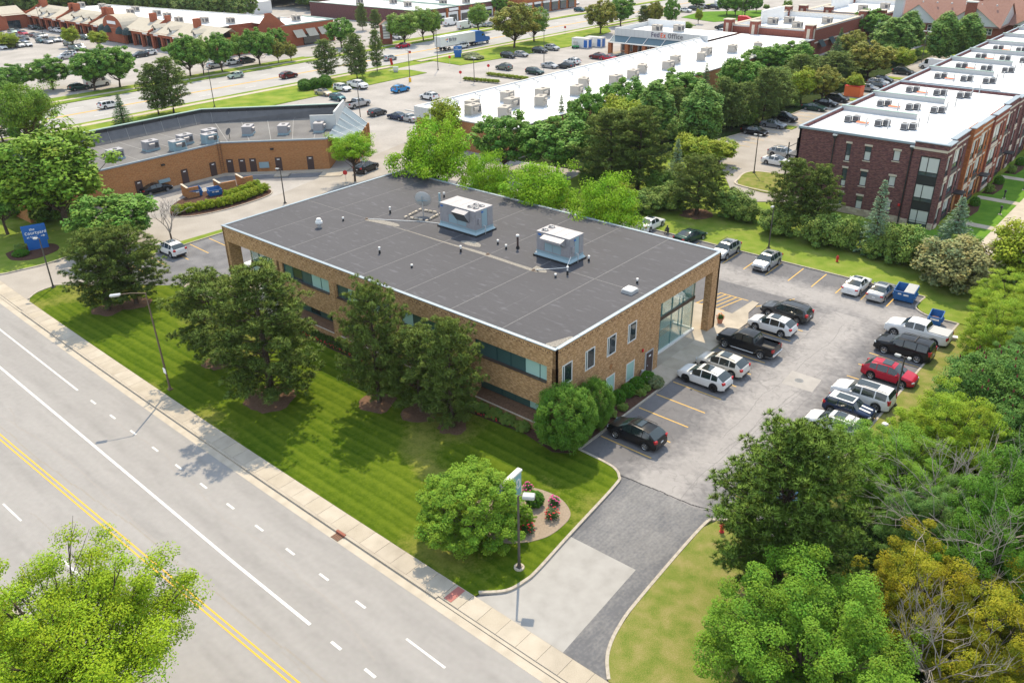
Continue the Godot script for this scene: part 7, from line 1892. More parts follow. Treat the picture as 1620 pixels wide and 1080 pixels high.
func trees() -> void:
	var k := 0
	for a: Array in TREES:
		var far: bool = absf(a[2]) > 60 or a[1] < -60
		var kd: String = "pine_far" if a[0] == "pine" and far else a[0]
		var g := "trees on the front lawn" if a[2] > 2 and a[1] > -60 else "trees around the lots"
		grow(kd, a[1], a[2], a[3] * (0.94 if a[0] == "pine" else 1.0), a[4] * (1.35 if a[1] > -60 and a[2] < -56 else 1.1), a[5], g, 0.1, k)
		k += 1
	for a: Array in THICKET:
		grow(a[0], a[1], a[2], a[3], a[4] * 1.12, a[5], "thicket beside the parking lot" if a[1] > 18 else "bushes behind the parking lot", 0.1, k)
	# mulch rings under the pines
	for q: Array in [[-51.6, 10.7, 1.6], [-50.8, 8.0, 1.6], [-32.1, 9.8, 1.4], [-22.9, 10.6, 2.3], [-15.1, 5.2, 1.6], [-11.2, 4.0, 1.5], [-7.5, 3.8, 1.2], [-18.2, -54.2, 2.2]]:
		var mb := MB.new(); var pl := PackedVector2Array(); var fn := noise(int(q[0] * 10), 0.6, 2)
		for i in 22: pl.append(Vector2(q[0], q[1]) + Vector2(cos(TAU * i / 22), sin(TAU * i / 22)) * q[2] * (1.0 + 0.25 * fn.get_noise_2d(cos(TAU * i / 22) * 3, sin(TAU * i / 22) * 3)))
		mb.sheet(pl, 0.135 if q[1] > 0 else 0.13); struct("mulch_ring", mb, M.mulch)
	# leafless tree and dead branches
	var r := RandomNumberGenerator.new(); r.seed = 31
	var t := thing("bare_tree", "leafless young tree between the hedge island and the white car", "tree", Vector3(-64.2, 0.1, -3.9))
	var mb := MB.new(); mb.tube([Vector3(0, -0.1, 0), Vector3(0.1, 1.8, 0.1)], [0.13, 0.10], 7); obj("trunk", mb, M.bark, t)
	mb = MB.new()
	for q in 4: branchy(mb, r, Vector3(0.1, 1.5 + q * 0.1, 0.1), (Vector3(cos(q * 1.6) * 0.5, 1.0, sin(q * 1.6) * 0.5)).normalized(), 1.9, 0.075, 4)
	obj("branches", mb, M.bark_pale, t)
	for a: Array in [[30.2, 6.6, 8.6, "spreading leafless dead shrub with pale branches above the golden bush", 41], [30.6, -1.6, 12.0, "pale dead branches sticking out of the dark tree at the right edge", 43], [27.2, -6.4, 7.5, "thin dead branches between the mid green tree and the dark thicket", 44]]:
		t = thing("dead_shrub", a[3], "dead shrub", Vector3(a[0], 0.1, a[1]))
		r.seed = a[4]
		mb = MB.new()
		var tall: float = a[2]
		for q in 10: branchy(mb, r, Vector3(r.randf_range(-0.3, 0.3), tall * 0.12, r.randf_range(-0.2, 0.2)), (Vector3(cos(q * 0.9) * r.randf_range(0.3, 1.3), 1.0, sin(q * 0.9) * r.randf_range(0.3, 1.3))).normalized(), tall * 0.36, 0.07, 4)
		mb.tube([Vector3(0, -0.1, 0), Vector3(0, tall * 0.2, 0)], [0.14, 0.1], 6)
		obj("branches", mb, M.bark_pale, t)
	# undergrowth of the thicket: nobody could count it
	mb = MB.new(); mb.tinted = true
	r.seed = 51
	for q in 26000:
		var x := r.randf_range(20.8, 40); var z := r.randf_range(-38, 14)
		if x < 22.5 + 1.5 * sin(z * 0.7) and z > -2: continue
		mb.col = shade(r, 0.3, 0.2)
		leaf(mb, Vector3(x, 0.15 + r.randf() * (0.7 + 0.6 * sin(x * 1.3) * sin(z * 0.9)), z), (Vector3.UP + rdir(r) * 0.8).normalized(), rdir(r), r.randf_range(0.25, 0.5), 0.2)
	var ug := obj("undergrowth", mb, leaf_mat("under", 0.055, 0.11, 0.022)); kind(ug, "stuff"); tag(ug, "low green undergrowth beneath the thicket trees", "undergrowth")
	# far wood beyond the shopping centre
	var mm := MultiMesh.new(); mm.transform_format = MultiMesh.TRANSFORM_3D
	mm.mesh = (tree_proto.maple_a.get_node("crown") as MeshInstance3D).mesh
	r.seed = 61
	var spots := []
	for gx in 40:
		for gz in 34:
			var x := -480.0 + gx * 6.6 + r.randf_range(-2.2, 2.2); var z := -290.0 + gz * 6.6 + r.randf_range(-2.2, 2.2)
			if x > -292 and x < -255 and z > -178 and z < -146: continue
			if (x < -345 and z < 0) or (z < -128 - (x + 300) * 0.1 and x < -256) or (z < -222 and x < -206): spots.append(Vector3(x, 0, z))
	mm.instance_count = spots.size()
	for q in spots.size():
		var sc := r.randf_range(0.9, 1.35)
		mm.set_instance_transform(q, Transform3D(Basis(Vector3.UP, r.randf() * TAU).scaled(Vector3(sc, sc * r.randf_range(0.8, 1.1), sc)), spots[q]))
	var wd := MultiMeshInstance3D.new(); wd.name = "far_wood"; wd.multimesh = mm
	wd.material_override = leaf_mat("wood", 0.19, 0.28, 0.07, 0.4)
	add_child(wd); kind(wd, "stuff"); tag(wd, "mass of trees along the top of the picture beyond the shopping centre", "woodland")
	# shrubs by the office, the sign and on the islands
	grow("yew", 1.25, 0.4, 5.5, 5.0, "big dense round hedge at the office corner, front part", "hedges at the office corner")
	grow("yew", 1.45, -3.2, 4.6, 3.2, "dense round hedge at the office corner, smaller rear part", "hedges at the office corner")
	grow("bush_n", 2.6, 12.3, 5.2, 7.2, "wide flowering bush beside the number sign", "shrubs at the number sign")
	grow("clipped", 3.9, 7.3, 1.1, 1.35, "small clipped shrub on the gravel bed behind the number sign", "shrubs at the number sign")
	grow("bush_n", 4.5, 9.6, 1.5, 2.0, "low leafy shrub at the foot of the number sign", "shrubs at the number sign")
	var bx := [[0.75, -7.7, 1.25, 1.3, "first clipped round shrub from the corner hedge"], [0.75, -9.1, 1.25, 1.3, "second clipped round shrub from the corner hedge"], [0.75, -10.5, 1.25, 1.3, "third clipped round shrub from the corner hedge"], [0.95, -12.0, 1.2, 1.35, "clipped round shrub beside the side door"]]
	for a: Array in bx: grow("clipped", a[0], a[1], a[2], a[3], a[4], "clipped shrubs along the office wall")
	grow("silver", 1.75, -12.0, 1.0, 1.5, "silvery shrub at the end of the wall bed", "clipped shrubs along the office wall")
	for a: Array in [[1.6, -5.6, "small plant nearest the corner hedge in the wall bed"], [1.7, -7.0, "second small plant in the wall bed"], [1.6, -9.9, "leafy perennial in the middle of the wall bed"], [1.5, -10.8, "leafy perennial near the silvery shrub"]]:
		grow("shrub", a[0], a[1], 0.6, 0.95, a[2], "small plants in the wall bed")
	for q in 9: grow("shrub", -2.9 - q * 1.5, 0.55, 0.75, 1.5, "low foundation plant under the office windows, %s from the corner hedge" % ["first", "second", "third", "fourth", "fifth", "sixth", "seventh", "eighth", "ninth"][q], "foundation plants")
	for q in 11:
		var t2 := q / 10.0
		var cx := lerpf(-74.6, -73.6, t2) + 1.6 * sin(t2 * PI); var cz := lerpf(-10.8, -24.0, t2)
		grow("hedge", cx, cz, 1.35, 1.9, "yellow-green hedge shrub on the hedge island, front row, %s from the left" % ["first", "second", "third", "fourth", "fifth", "sixth", "seventh", "eighth", "ninth", "tenth", "eleventh"][q], "hedge island shrubs")
		if q > 5: grow("hedge", cx - 1.9, cz, 1.5, 1.8, "yellow-green hedge shrub on the hedge island, back row, %s" % ["first", "second", "third", "fourth", "fifth"][q - 6], "hedge island shrubs")
	for q in 6: grow("clipped", -131.6 - 1.8 * (q % 2) + 0.6 * (q / 2), -75.6 - q * 1.25, 1.9 + 0.3 * (q % 3), 3.2, "clipped round shrub of the cluster on the boulevard lawn, %s" % ["leftmost", "second", "third", "fourth", "fifth", "rightmost"][q], "clipped shrub cluster")
	for q in 9:
		grow("hedge", -98.6 - q * 1.35, -114.9 + 0.1 * q, 0.8, 1.7, "low hedge shrub on the upper lot island, %s from the right" % ["first", "second", "third", "fourth", "fifth", "sixth", "seventh", "eighth", "ninth"][q], "lot island hedges")
		grow("hedge", -101.4 - q * 1.05, -107.9 + 0.22 * q, 0.8, 1.5, "low hedge shrub on the lower lot island, %s from the right" % ["first", "second", "third", "fourth", "fifth", "sixth", "seventh", "eighth", "ninth"][q], "lot island hedges")
	for q in 14: grow("clipped" if q % 2 else "shrub", 9.6, -74.9 - (q / 2) * 12.4 - (q % 2) * 5.2, 1.3, 1.4, "%s shrub in the townhouse bed, %s doorway" % [["flowering", "clipped"][q % 2], ["first", "second", "third", "fourth", "fifth", "sixth", "seventh"][q / 2]], "townhouse shrubs")
	for a: Array in [[-272.5, -62.0, 5.0, 6.5, "young tree on the leafy mall lot island"], [-262.0, -62.5, 4.5, 6.5, "spreading young tree right of the leafy island"], [-247.0, -75.0, 6.0, 6.0, "pale tree before the round awnings, left one"], [-238.0, -79.0, 5.0, 6.0, "pale tree before the round awnings, right one"]]:
		grow("yellow", a[0], a[1], a[2], a[3], a[4], "trees around the lots")
	for q in 5: grow("hedge", -277 + q * 3.6, -64.5 + q * 0.5, 1.2, 4.0, "leafy island shrub in the mall lot, %s" % ["first", "second", "third", "fourth", "fifth"][q], "mall lot shrubs")
	grow("silver", -131.8, -131.5, 1.2, 5.0, "grey shrub beside the far blue sign", "far sign planting"); grow("silver", -128.9, -129.6, 0.9, 5.6, "pale low shrub before the far blue sign", "far sign planting")
	grow("clipped", -75.6, 9.9, 0.7, 2.0, "low green shrub before the blue courtyard sign", "courtyard sign planting")
	grow("shrub", -76.9, 9.4, 1.1, 1.4, "loose perennial beside the blue courtyard sign", "courtyard sign planting")
	for q in 7: grow("leafy", -86 - q * 6.0, 1.5 + 1.2 * (q % 3), 3.0, 6.0, "bush under the tall trees behind the blue sign, %s from the right" % ["first", "second", "third", "fourth", "fifth", "sixth", "seventh"][q], "bushes behind the blue sign")
	for q in 20: grow(["leafy", "shrub"][q % 2], -37.2 - 3.4 * (q % 3) - 0.02 * q, -64.0 - q * 6.6, 3.2 + 0.7 * (q % 4), 7.0, "bush among the lane trees, %s of the %s counted from the near end" % [["first", "second", "third", "fourth", "fifth", "sixth", "seventh", "eighth", "ninth", "tenth"][q / 2], ["darker ones", "paler ones"][q % 2]], "bushes under the lane trees")
	for kk: String in tree_proto: (tree_proto[kk] as Node).free()

const TREES := [
	["pine", -51.6, 10.7, 9.2, 7.7, "dark pine with a leaning trunk nearest the street corner sidewalk"],
	["pine", -50.8, 8.0, 9.1, 8.5, "dark pine behind the leaning pine, beside the left driveway"],
	["pine", -32.1, 9.8, 9.5, 8.6, "dark pine touching the front portal of the brick office"],
	["pine", -22.9, 10.4, 12.7, 10.8, "largest dark pine on the striped lawn, with a wide mulch ring"],
	["pine", -15.1, 5.0, 11.5, 6.8, "slim pine with an open top in the middle of the office front"],
	["pine", -11.2, 3.7, 8.1, 7.2, "low spreading pine between two others at the office front"],
	["pine", -7.5, 3.8, 10.2, 5.9, "bright tipped pine with bare lower trunk, nearest the round hedge"],
	["locust_d", -80.9, 1.7, 13.9, 13.5, "tall light green tree beside the blue courtyard sign"],
	["maple", -84.9, 7.8, 11.5, 7.3, "dark tree at the left picture edge behind the blue sign"],
	["maple", -68.6, 0.8, 7.3, 9.8, "dense dark green tree between the blue sign and the leafless tree"],
	["locust_d", -119.3, -10.6, 13.7, 10.5, "feathery pale tree in front of the boulevard at far left"],
	["pine", -138.2, -12.3, 8.5, 8.0, "dark pine cut off by the left edge beside the boulevard"],
	["maple", -128.9, -13.7, 6.4, 5.8, "small dark round tree under the feathery pale tree"],
	["spruce_g", -133.4, -33.0, 6.1, 4.4, "small dark spruce beside the low brick mall, by the boulevard"],
	["pine", -135.7, -41.7, 10.3, 6.7, "left one of the twin pines behind the low brick mall"],
	["pine", -134.7, -44.5, 11.4, 8.0, "right one of the twin pines behind the low brick mall"],
	["maple", -170.8, -24.8, 6.9, 6.0, "dark round street tree at the left edge across the boulevard"],
	["maple", -182.9, -32.7, 6.9, 7.5, "second dark round street tree from the left edge across the boulevard"],
	["maple", -182.0, -40.5, 7.5, 8.6, "third dark round street tree from the left across the boulevard"],
	["maple", -172.9, -46.2, 9.4, 9.1, "fourth dark round street tree from the left, left of its taller twin"],
	["maple", -170.8, -51.3, 9.6, 9.2, "tall dark round street tree with visible trunk beside the parked white van"],
	["maple", -170.4, -69.5, 10.2, 9.1, "dark round tree left of the grey-green slim one before the shopping centre"],
	["linden", -169.2, -72.5, 9.4, 4.7, "slim grey-green tree between two dark round trees before the shopping centre"],
	["maple", -169.2, -77.9, 9.6, 7.7, "dark round tree above the white car driving on the boulevard"],
	["linden", -177.4, -88.4, 7.8, 4.1, "small pale tree squeezed between round trees before the mall dormers"],
	["maple", -170.1, -89.9, 9.4, 9.0, "big dark round tree right of the two mall dormers"],
	["maple", -185.2, -106.5, 6.6, 5.5, "round tree at the brick gable of the shopping centre"],
	["oak", -168.4, -94.7, 6.2, 4.4, "brownish small tree with forked trunk on the boulevard verge"],
	["oak", -168.1, -98.6, 5.1, 3.8, "brownish smaller tree beside the forked one on the boulevard verge"],
	["pine", -138.3, -87.1, 9.5, 7.3, "dark open pine behind the round clipped shrubs"],
	["pine", -131.5, -91.0, 10.9, 6.9, "dark pine between the round shrubs and the white mailbox sign"],
	["pine", -133.6, -94.5, 8.3, 3.4, "thin pine trunk close beside a dark pine on the verge"],
	["pine", -136.0, -101.3, 10.4, 4.1, "thin sparse pine beside the small red flag"],
	["maple", -175.3, -121.9, 8.3, 8.5, "round green tree above the dark pines across the boulevard"],
	["pine", -200.1, -151.4, 8.7, 4.6, "tall dark tree before the brown store wall, left one of two"],
	["pine", -194.0, -151.7, 7.1, 4.6, "tall dark tree before the brown store wall, right one of two"],
	["linden", -164.1, -136.9, 9.4, 9.4, "light green tree right of the brick pylon sign"],
	["linden", -164.9, -145.6, 10.0, 6.6, "green tree behind the parked white semi trailer, left one"],
	["linden", -165.1, -150.2, 8.5, 5.9, "green tree behind the parked white semi trailer, right one"],
	["linden", -165.0, -170.8, 8.7, 7.4, "pale green tree beside the parked white vans"],
	["maple", -189.1, -208.1, 7.0, 6.1, "dark tree behind the big olive tree, up at the frame top"],
	["oak", -132.7, -150.8, 12.5, 13.0, "big olive tree alone on the grass island near the semi truck"],
	["linden", -135.7, -163.6, 10.0, 8.3, "pale tree directly behind the big olive tree"],
	["oak", -128.4, -187.9, 10.1, 9.9, "olive tree left of the white storage containers"],
	["maple", -133.2, -206.3, 9.0, 9.2, "dark green tree behind the storage containers"],
	["pine", -128.8, -213.0, 6.4, 4.7, "narrow dark tree behind the grey store roof"],
	["oak", -126.5, -214.5, 7.1, 5.5, "rust tinged tree behind the grey store roof"],
	["oak", -123.4, -212.7, 7.8, 4.6, "second rust tinged tree behind the grey store roof"],
	["maple", -117.8, -212.6, 8.9, 4.9, "upright dark tree on the grass island behind the grey store"],
	["yellow", -115.0, -225.8, 4.8, 2.8, "tiny bright young tree on the far grass island"],
	["linden", -108.0, -204.8, 3.4, 5.2, "sparse small tree behind the grey store sign"],
	["maple", -137.9, -264.0, 5.4, 6.3, "dark tree over the far parked cars at the top edge"],
	["maple", -118.6, -252.6, 8.0, 7.7, "left one of three dark trees on the far lawn"],
	["maple", -114.4, -250.9, 8.4, 7.6, "middle one of three dark trees on the far lawn"],
	["maple", -111.6, -252.6, 7.9, 7.6, "right one of three dark trees on the far lawn"],
	["maple", -113.3, -265.0, 5.6, 4.6, "small dark tree right of the three on the far lawn"],
	["linden", -112.9, -272.3, 2.2, 2.6, "tiny round tree on the far lawn"],
	["linden", -102.4, -267.3, 4.7, 3.6, "thin tree beside the far road behind the brick store"],
	["locust", -67.0, -36.0, 7.9, 6.9, "bright tree left of the roof corner, beside the parked black car"],
	["locust", -41.2, -28.4, 14.6, 10.6, "broad bright green tree behind the far roof corner"],
	["yellow", -69.2, -58.1, 8.7, 5.6, "yellowish tree at the end of the white roofed mall"],
	["locust", -32.6, -28.4, 11.8, 6.4, "bright green tree behind the roof, left of the larger one"],
	["locust", -24.4, -28.4, 12.5, 8.6, "wide bright green tree behind the two roof units"],
	["locust", -15.4, -28.6, 12.2, 7.8, "wide bright green tree behind the roof near the white car"],
	["maple", -51.4, -53.0, 9.3, 8.9, "dark round tree at the mall wall, left of its neighbour"],
	["maple", -43.8, -56.7, 9.4, 8.8, "dark round tree right of its twin at the mall wall"],
	["spruce_g", -57.0, -74.8, 8.1, 2.7, "small dark spruce before the white mall roof"],
	["spruce_g", -61.5, -76.6, 5.4, 1.8, "tiny dark spruce at the white mall roof edge"],
	["maple", -49.9, -73.1, 9.7, 5.5, "dark round tree before the rooftop units of the white mall"],
	["maple", -52.2, -87.0, 9.6, 6.9, "round tree before the middle rooftop units"],
	["yellow", -42.3, -71.4, 9.9, 6.5, "yellow-green tree rising behind the large pines"],
	["pine", -33.9, -56.1, 11.9, 8.6, "large pine behind the office, left one of two"],
	["pine", -30.1, -58.0, 12.5, 8.1, "large pine behind the office, right one of two"],
	["cedar", -43.4, -83.4, 10.2, 6.3, "dense dark upright tree left of its lighter twin"],
	["pine", -42.9, -89.3, 8.5, 4.5, "grey-green pine between two dense upright trees"],
	["cedar", -34.9, -84.4, 10.6, 6.3, "dense upright tree beside the townhouse lane"],
	["maple", -51.3, -106.5, 8.0, 7.7, "round tree at the long mall roof"],
	["spruce_b", -27.8, -64.8, 6.9, 3.0, "narrow blue spruce beside the lone pine behind the lot"],
	["yellow", -28.7, -70.3, 6.1, 4.8, "yellow-green shrubby tree behind the narrow blue spruce"],
	["pine", -18.2, -54.2, 8.3, 9.0, "lone pine on a mulch ring behind the parking lot"],
	["yellow", -27.3, -77.1, 4.2, 4.6, "small yellow-green tree beside the lane, left of the white car"],
	["spruce_g", -50.6, -114.1, 8.8, 3.1, "slim dark spruce before the mall roof units"],
	["pine", -38.4, -98.5, 9.5, 5.0, "first grey-green pine along the townhouse lane"],
	["pine", -36.1, -98.4, 8.7, 5.0, "second grey-green pine along the townhouse lane"],
	["pine", -36.3, -103.1, 8.2, 4.2, "yellowish pine along the townhouse lane"],
	["maple", -47.8, -123.8, 8.9, 7.3, "green round tree behind the lane pines near the mall"],
	["maple", -53.9, -148.1, 7.5, 7.3, "dark round tree left of its twin before the small brick store"],
	["maple", -49.2, -151.4, 8.5, 8.4, "dark round tree in front of the small brick store"],
	["pine", -34.6, -107.4, 10.3, 6.1, "wide pine in the middle of the townhouse lane row"],
	["pine", -34.3, -112.2, 9.1, 5.5, "shaggy pine right of the widest lane pine"],
	["yellow", -35.7, -127.3, 7.2, 4.6, "yellow tinged conical tree beside the lane"],
	["pine", -42.9, -142.2, 7.4, 6.9, "dark pine mass behind the yellow tinged tree"],
	["oak", -32.8, -130.9, 7.3, 5.4, "olive conical tree beside the lane, next to the yellow one"],
	["pine", -37.9, -150.2, 7.2, 8.7, "dark spreading pine above the lane cars"],
	["spruce_g", -50.2, -182.7, 8.2, 3.2, "small dark cone tree at the brick store corner"],
	["spruce_g", -44.1, -164.9, 8.6, 5.1, "dark spruce below the small cone tree"],
	["oak", -45.8, -179.9, 7.9, 5.7, "rusty brown tree at the brick store"],
	["oak", -34.8, -161.6, 8.3, 8.4, "large rust tinged tree above the red container"],
	["yellow", -30.7, -142.5, 4.4, 3.2, "small young tree in front of the red container"],
	["maple", -54.9, -219.4, 8.8, 8.4, "tall dark green tree behind the far brick store"],
	["spruce_b", -51.7, -214.2, 7.1, 3.6, "blue spruce among the dark trees by the far brick store"],
	["cedar", -40.4, -193.0, 9.9, 9.1, "dense rust flecked tree by the lane end"],
	["cedar", -41.4, -207.5, 10.0, 6.8, "dense tree behind the rust flecked one"],
	["yellow", -31.8, -176.7, 5.2, 4.2, "bright young tree on the lane island by the dark car"],
	["cedar", -29.1, -196.2, 11.5, 7.0, "left one of two large dark trees before the brown roofed apartments"],
	["cedar", -25.2, -201.2, 10.9, 7.3, "right one of two large dark trees before the brown roofed apartments"],
	["maple", -49.8, -246.5, 8.4, 5.8, "dark tree beside the tall far chimney"],
	["linden", -40.1, -222.0, 5.1, 4.3, "yellowish shrubby tree left of the two large dark trees"],
	["linden", -34.6, -194.7, 2.5, 2.3, "small clipped tree behind the white van"],
	["linden", -20.4, -224.4, 2.9, 2.7, "small green tree at the apartment wall"],
	["pine", -6.1, -55.8, 9.5, 6.7, "pine at the corner of the dark brick townhouse"],
	["pine", -2.8, -56.3, 9.2, 4.7, "narrow pine right of the corner pine by the townhouse"],
	["spruce_b", 5.1, -54.4, 9.4, 4.5, "tall blue spruce in front of the townhouse side wall"],
	["spruce_b", 11.9, -61.8, 6.7, 4.2, "blue spruce at the townhouse front corner"],
	["yellow", 20.5, -52.7, 7.8, 6.6, "bright light green tree at the right picture edge below the townhouse lawn"],
]

const THICKET := [
	["locust_n", -0.6, 35.9, 11.8, 10.2, "big yellow-green tree in the near left corner beside the street"],
	["pine_n", 21.0, 5.2, 12.4, 8.8, "big orange tipped pine beside the driveway entrance"],
	["leafy_n", 22.7, -7.2, 6.4, 7.2, "mid green tree overhanging the last parked cars"],
	["leafy_n", 24.9, 12.2, 9.5, 8.4, "broad green tree at the bottom edge, right of the dry lawn"],
	["blue_n", 26.8, -2.2, 6.8, 5.0, "blue-green leafy tree between the big pine and the dark thicket"],
	["gold_n", 28.5, 4.4, 7.3, 6.5, "golden green bush behind the leafless branches"],
	["gold_n", 32.6, 5.3, 7.5, 7.0, "golden bush in the lower right corner"],
	["dark_n", 31.0, -2.6, 11.0, 6.8, "dark green tree at the right edge under pale dead twigs"],
	["dark_n", 30.5, 0.9, 9.5, 5.2, "dark green tree below the right edge thicket"],
	["yellow_n", 24.9, -13.7, 6.9, 6.7, "yellow-green tree right of the three white cars"],
	["yellow_n", 22.0, -15.9, 3.4, 3.8, "small yellow-green bush at the grass edge behind the lamp post"],
	["sumac_n", 25.9, -20.7, 7.8, 8.1, "sumac thicket with red seed heads"],
	["sumac_n", 28.7, -16.8, 6.4, 5.8, "second sumac patch at the right edge, below the larger one"],
	["blue_n", 26.1, -28.1, 6.2, 5.1, "grey-green bush at the right edge above the sumac"],
	["yellow_n", 23.5, -32.8, 6.5, 6.6, "bright green bush beside the small blue bin"],
	["yellow_n", 21.9, -43.6, 5.0, 7.4, "wide bright bush behind the blue dumpsters"],
	["yellow_n", 24.4, -38.0, 5.8, 6.3, "bright bush at the right edge above the grey-green one"],
	["grey", 15.4, -50.1, 5.6, 7.7, "greyish half bare shrub tree behind the dumpsters"],
	["shrub", -6.4, -53.6, 3.5, 4.7, "leafy bush under the corner pine by the townhouse"],
	["shrub", -0.7, -53.6, 3.9, 5.3, "pale leafy bush between the corner pines and the tall blue spruce"],
	["shrub", 2.0, -53.8, 4.0, 3.8, "leafy bush at the left foot of the tall blue spruce"],
	["shrub", 5.9, -53.5, 2.8, 3.7, "leafy bush in front of the tall blue spruce"],
	["shrub", 8.8, -53.3, 4.8, 5.0, "wide leafy bush right of the tall blue spruce"],
	["shrub", 11.9, -53.4, 3.5, 3.5, "pale bush left of the greyish half bare shrub tree"],
	["shrub", 13.9, -58.1, 3.3, 3.6, "bush under the front corner blue spruce"],
	["shrub", 20.0, -52.2, 3.8, 4.7, "dark bush below the bright tree at the right edge"],
	["shrub", -24.3, -51.0, 3.1, 5.1, "dark bush under the two large pines"],
	["shrub", -22.1, -53.8, 3.6, 5.1, "dark bush left of the lone pine"],
	["shrub", -13.7, -56.0, 3.9, 5.0, "dark bush right of the lone pine"],
	["shrub", -11.6, -55.4, 2.9, 3.3, "light bush at the lane bend beside the lone pine"],
	["leafy", -37.0, -56.9, 2.9, 4.7, "bush behind the wide bright tree near the large pines"],
	["leafy", -26.3, -58.2, 3.7, 4.5, "pale leafy bush between the large pines and the lone pine"],
]

func lamp_post(at: Vector3, h: float, label: String, arms: Array, m: Material, base_col: Material = null, tilt := Vector3.ZERO) -> Node3D:   # arms: rows of [angle, length, head size]
	var t := thing("lamp_post", label, "street lamp", at, 0.0, "lamp posts")
	var mb := MB.new(); mb.tube([Vector3(0, 0, 0), tilt * 0.5 + Vector3(0, h * 0.5, 0), tilt + Vector3(0, h, 0)], [0.095, 0.08, 0.06], 8); obj("pole", mb, m, t)
	mb = MB.new(); mb.bbox(Vector3(0, 0.06, 0), Vector3(0.38, 0.12, 0.38), 0.02); mb.tube([Vector3(0, 0.1, 0), Vector3(0, 0.32, 0)], [0.15, 0.12], 8); obj("base_plate", mb, m, t)
	if base_col:
		mb = MB.new(); mb.tube([Vector3(0, -0.05, 0), Vector3(0, 0.95, 0)], [0.32, 0.30], 12); obj("concrete_foot", mb, base_col, t)
	for a: Array in arms:
		var d := Vector3(cos(a[0]), 0, sin(a[0]))
		var top := tilt + Vector3(0, h, 0)
		mb = MB.new(); mb.tube([top, top + d * a[1] * 0.6 + Vector3(0, 0.05 + 0.06 * a[1], 0), top + d * a[1] + Vector3(0, 0.02 + 0.08 * a[1], 0)], [0.05, 0.04, 0.035], 6); obj("arm", mb, m, t)
		var hs: Vector3 = a[2]
		var c: Vector3 = top + d * (a[1] + hs.x / 2) + Vector3(0, 0.02 + 0.08 * a[1], 0)
		var bs := Basis(Vector3.UP, -a[0])
		var hd := part_box(t, "lamp_head", c, hs, M.unit_grey if m != M.pole_rust else M.metal, minf(hs.y * 0.3, 0.05), bs)
		part_box(hd, "lens", c - Vector3(0, hs.y / 2 + 0.01, 0), Vector3(hs.x * 0.7, 0.03, hs.z * 0.7), M.lamp_lens, 0.0, bs)
	return t

func body_mesh(bones: Array, cell: float) -> ArrayMesh:   # surface net over tapered capsules [a, ra, b, rb] joined smoothly
	var lo := Vector3.INF; var hi := -Vector3.INF
	for b: Array in bones:
		for q in 2:
			var p: Vector3 = b[q * 2]; var rr: float = b[q * 2 + 1] + cell * 2
			lo = lo.min(p - Vector3.ONE * rr); hi = hi.max(p + Vector3.ONE * rr)
	var n := Vector3i(((hi - lo) / cell).ceil()) + Vector3i.ONE
	var f := PackedFloat32Array(); f.resize(n.x * n.y * n.z)
	for z in n.z:
		for y in n.y:
			for x in n.x:
				var p := lo + Vector3(x, y, z) * cell
				var s := 0.0
				for b: Array in bones:
					var a: Vector3 = b[0]; var ab: Vector3 = (b[2] as Vector3) - a
					var t := clampf((p - a).dot(ab) / maxf(ab.length_squared(), 1e-6), 0, 1)
					s += exp(-(p.distance_to(a + ab * t) - lerpf(b[1], b[3], t)) / (cell * 0.8))
				f[x + n.x * (y + n.y * z)] = -log(maxf(s, 1e-20)) * cell * 0.8
	var id := {}
	var pos := PackedVector3Array()
	var at := func(x: int, y: int, z: int) -> float: return f[x + n.x * (y + n.y * z)]
	for z in n.z - 1:
		for y in n.y - 1:
			for x in n.x - 1:
				var sum := Vector3.ZERO; var cnt := 0
				for e in 12:
					var ax := e / 4
					var o := Vector3i.ZERO
					o[(ax + 1) % 3] = e & 1; o[(ax + 2) % 3] = (e >> 1) & 1
					var q := o; q[ax] = 1
					var va: float = at.call(x + o.x, y + o.y, z + o.z); var vb: float = at.call(x + q.x, y + q.y, z + q.z)
					if (va < 0) != (vb < 0):
						sum += Vector3(o).lerp(Vector3(q), va / (va - vb)); cnt += 1
				if cnt:
					id[Vector3i(x, y, z)] = pos.size()
					pos.append(lo + (Vector3(x, y, z) + sum / cnt) * cell)
	var mb := MB.new()
	for key: Vector3i in id:
		for ax in 3:
			var q := key; q[ax] += 1
			var va: float = at.call(key.x, key.y, key.z); var vb: float = at.call(q.x, q.y, q.z)
			if (va < 0) == (vb < 0): continue
			var u := Vector3i.ZERO; u[(ax + 1) % 3] = -1
			var w := Vector3i.ZERO; w[(ax + 2) % 3] = -1
			if not (id.has(key + u) and id.has(key + w) and id.has(key + u + w)): continue
			var a := pos[id[key]]; var b := pos[id[key + u]]; var c := pos[id[key + u + w]]; var d := pos[id[key + w]]
			if va < 0: mb.quad(a, b, c, d)
			else: mb.quad(a, d, c, b)
	return mb.mesh()

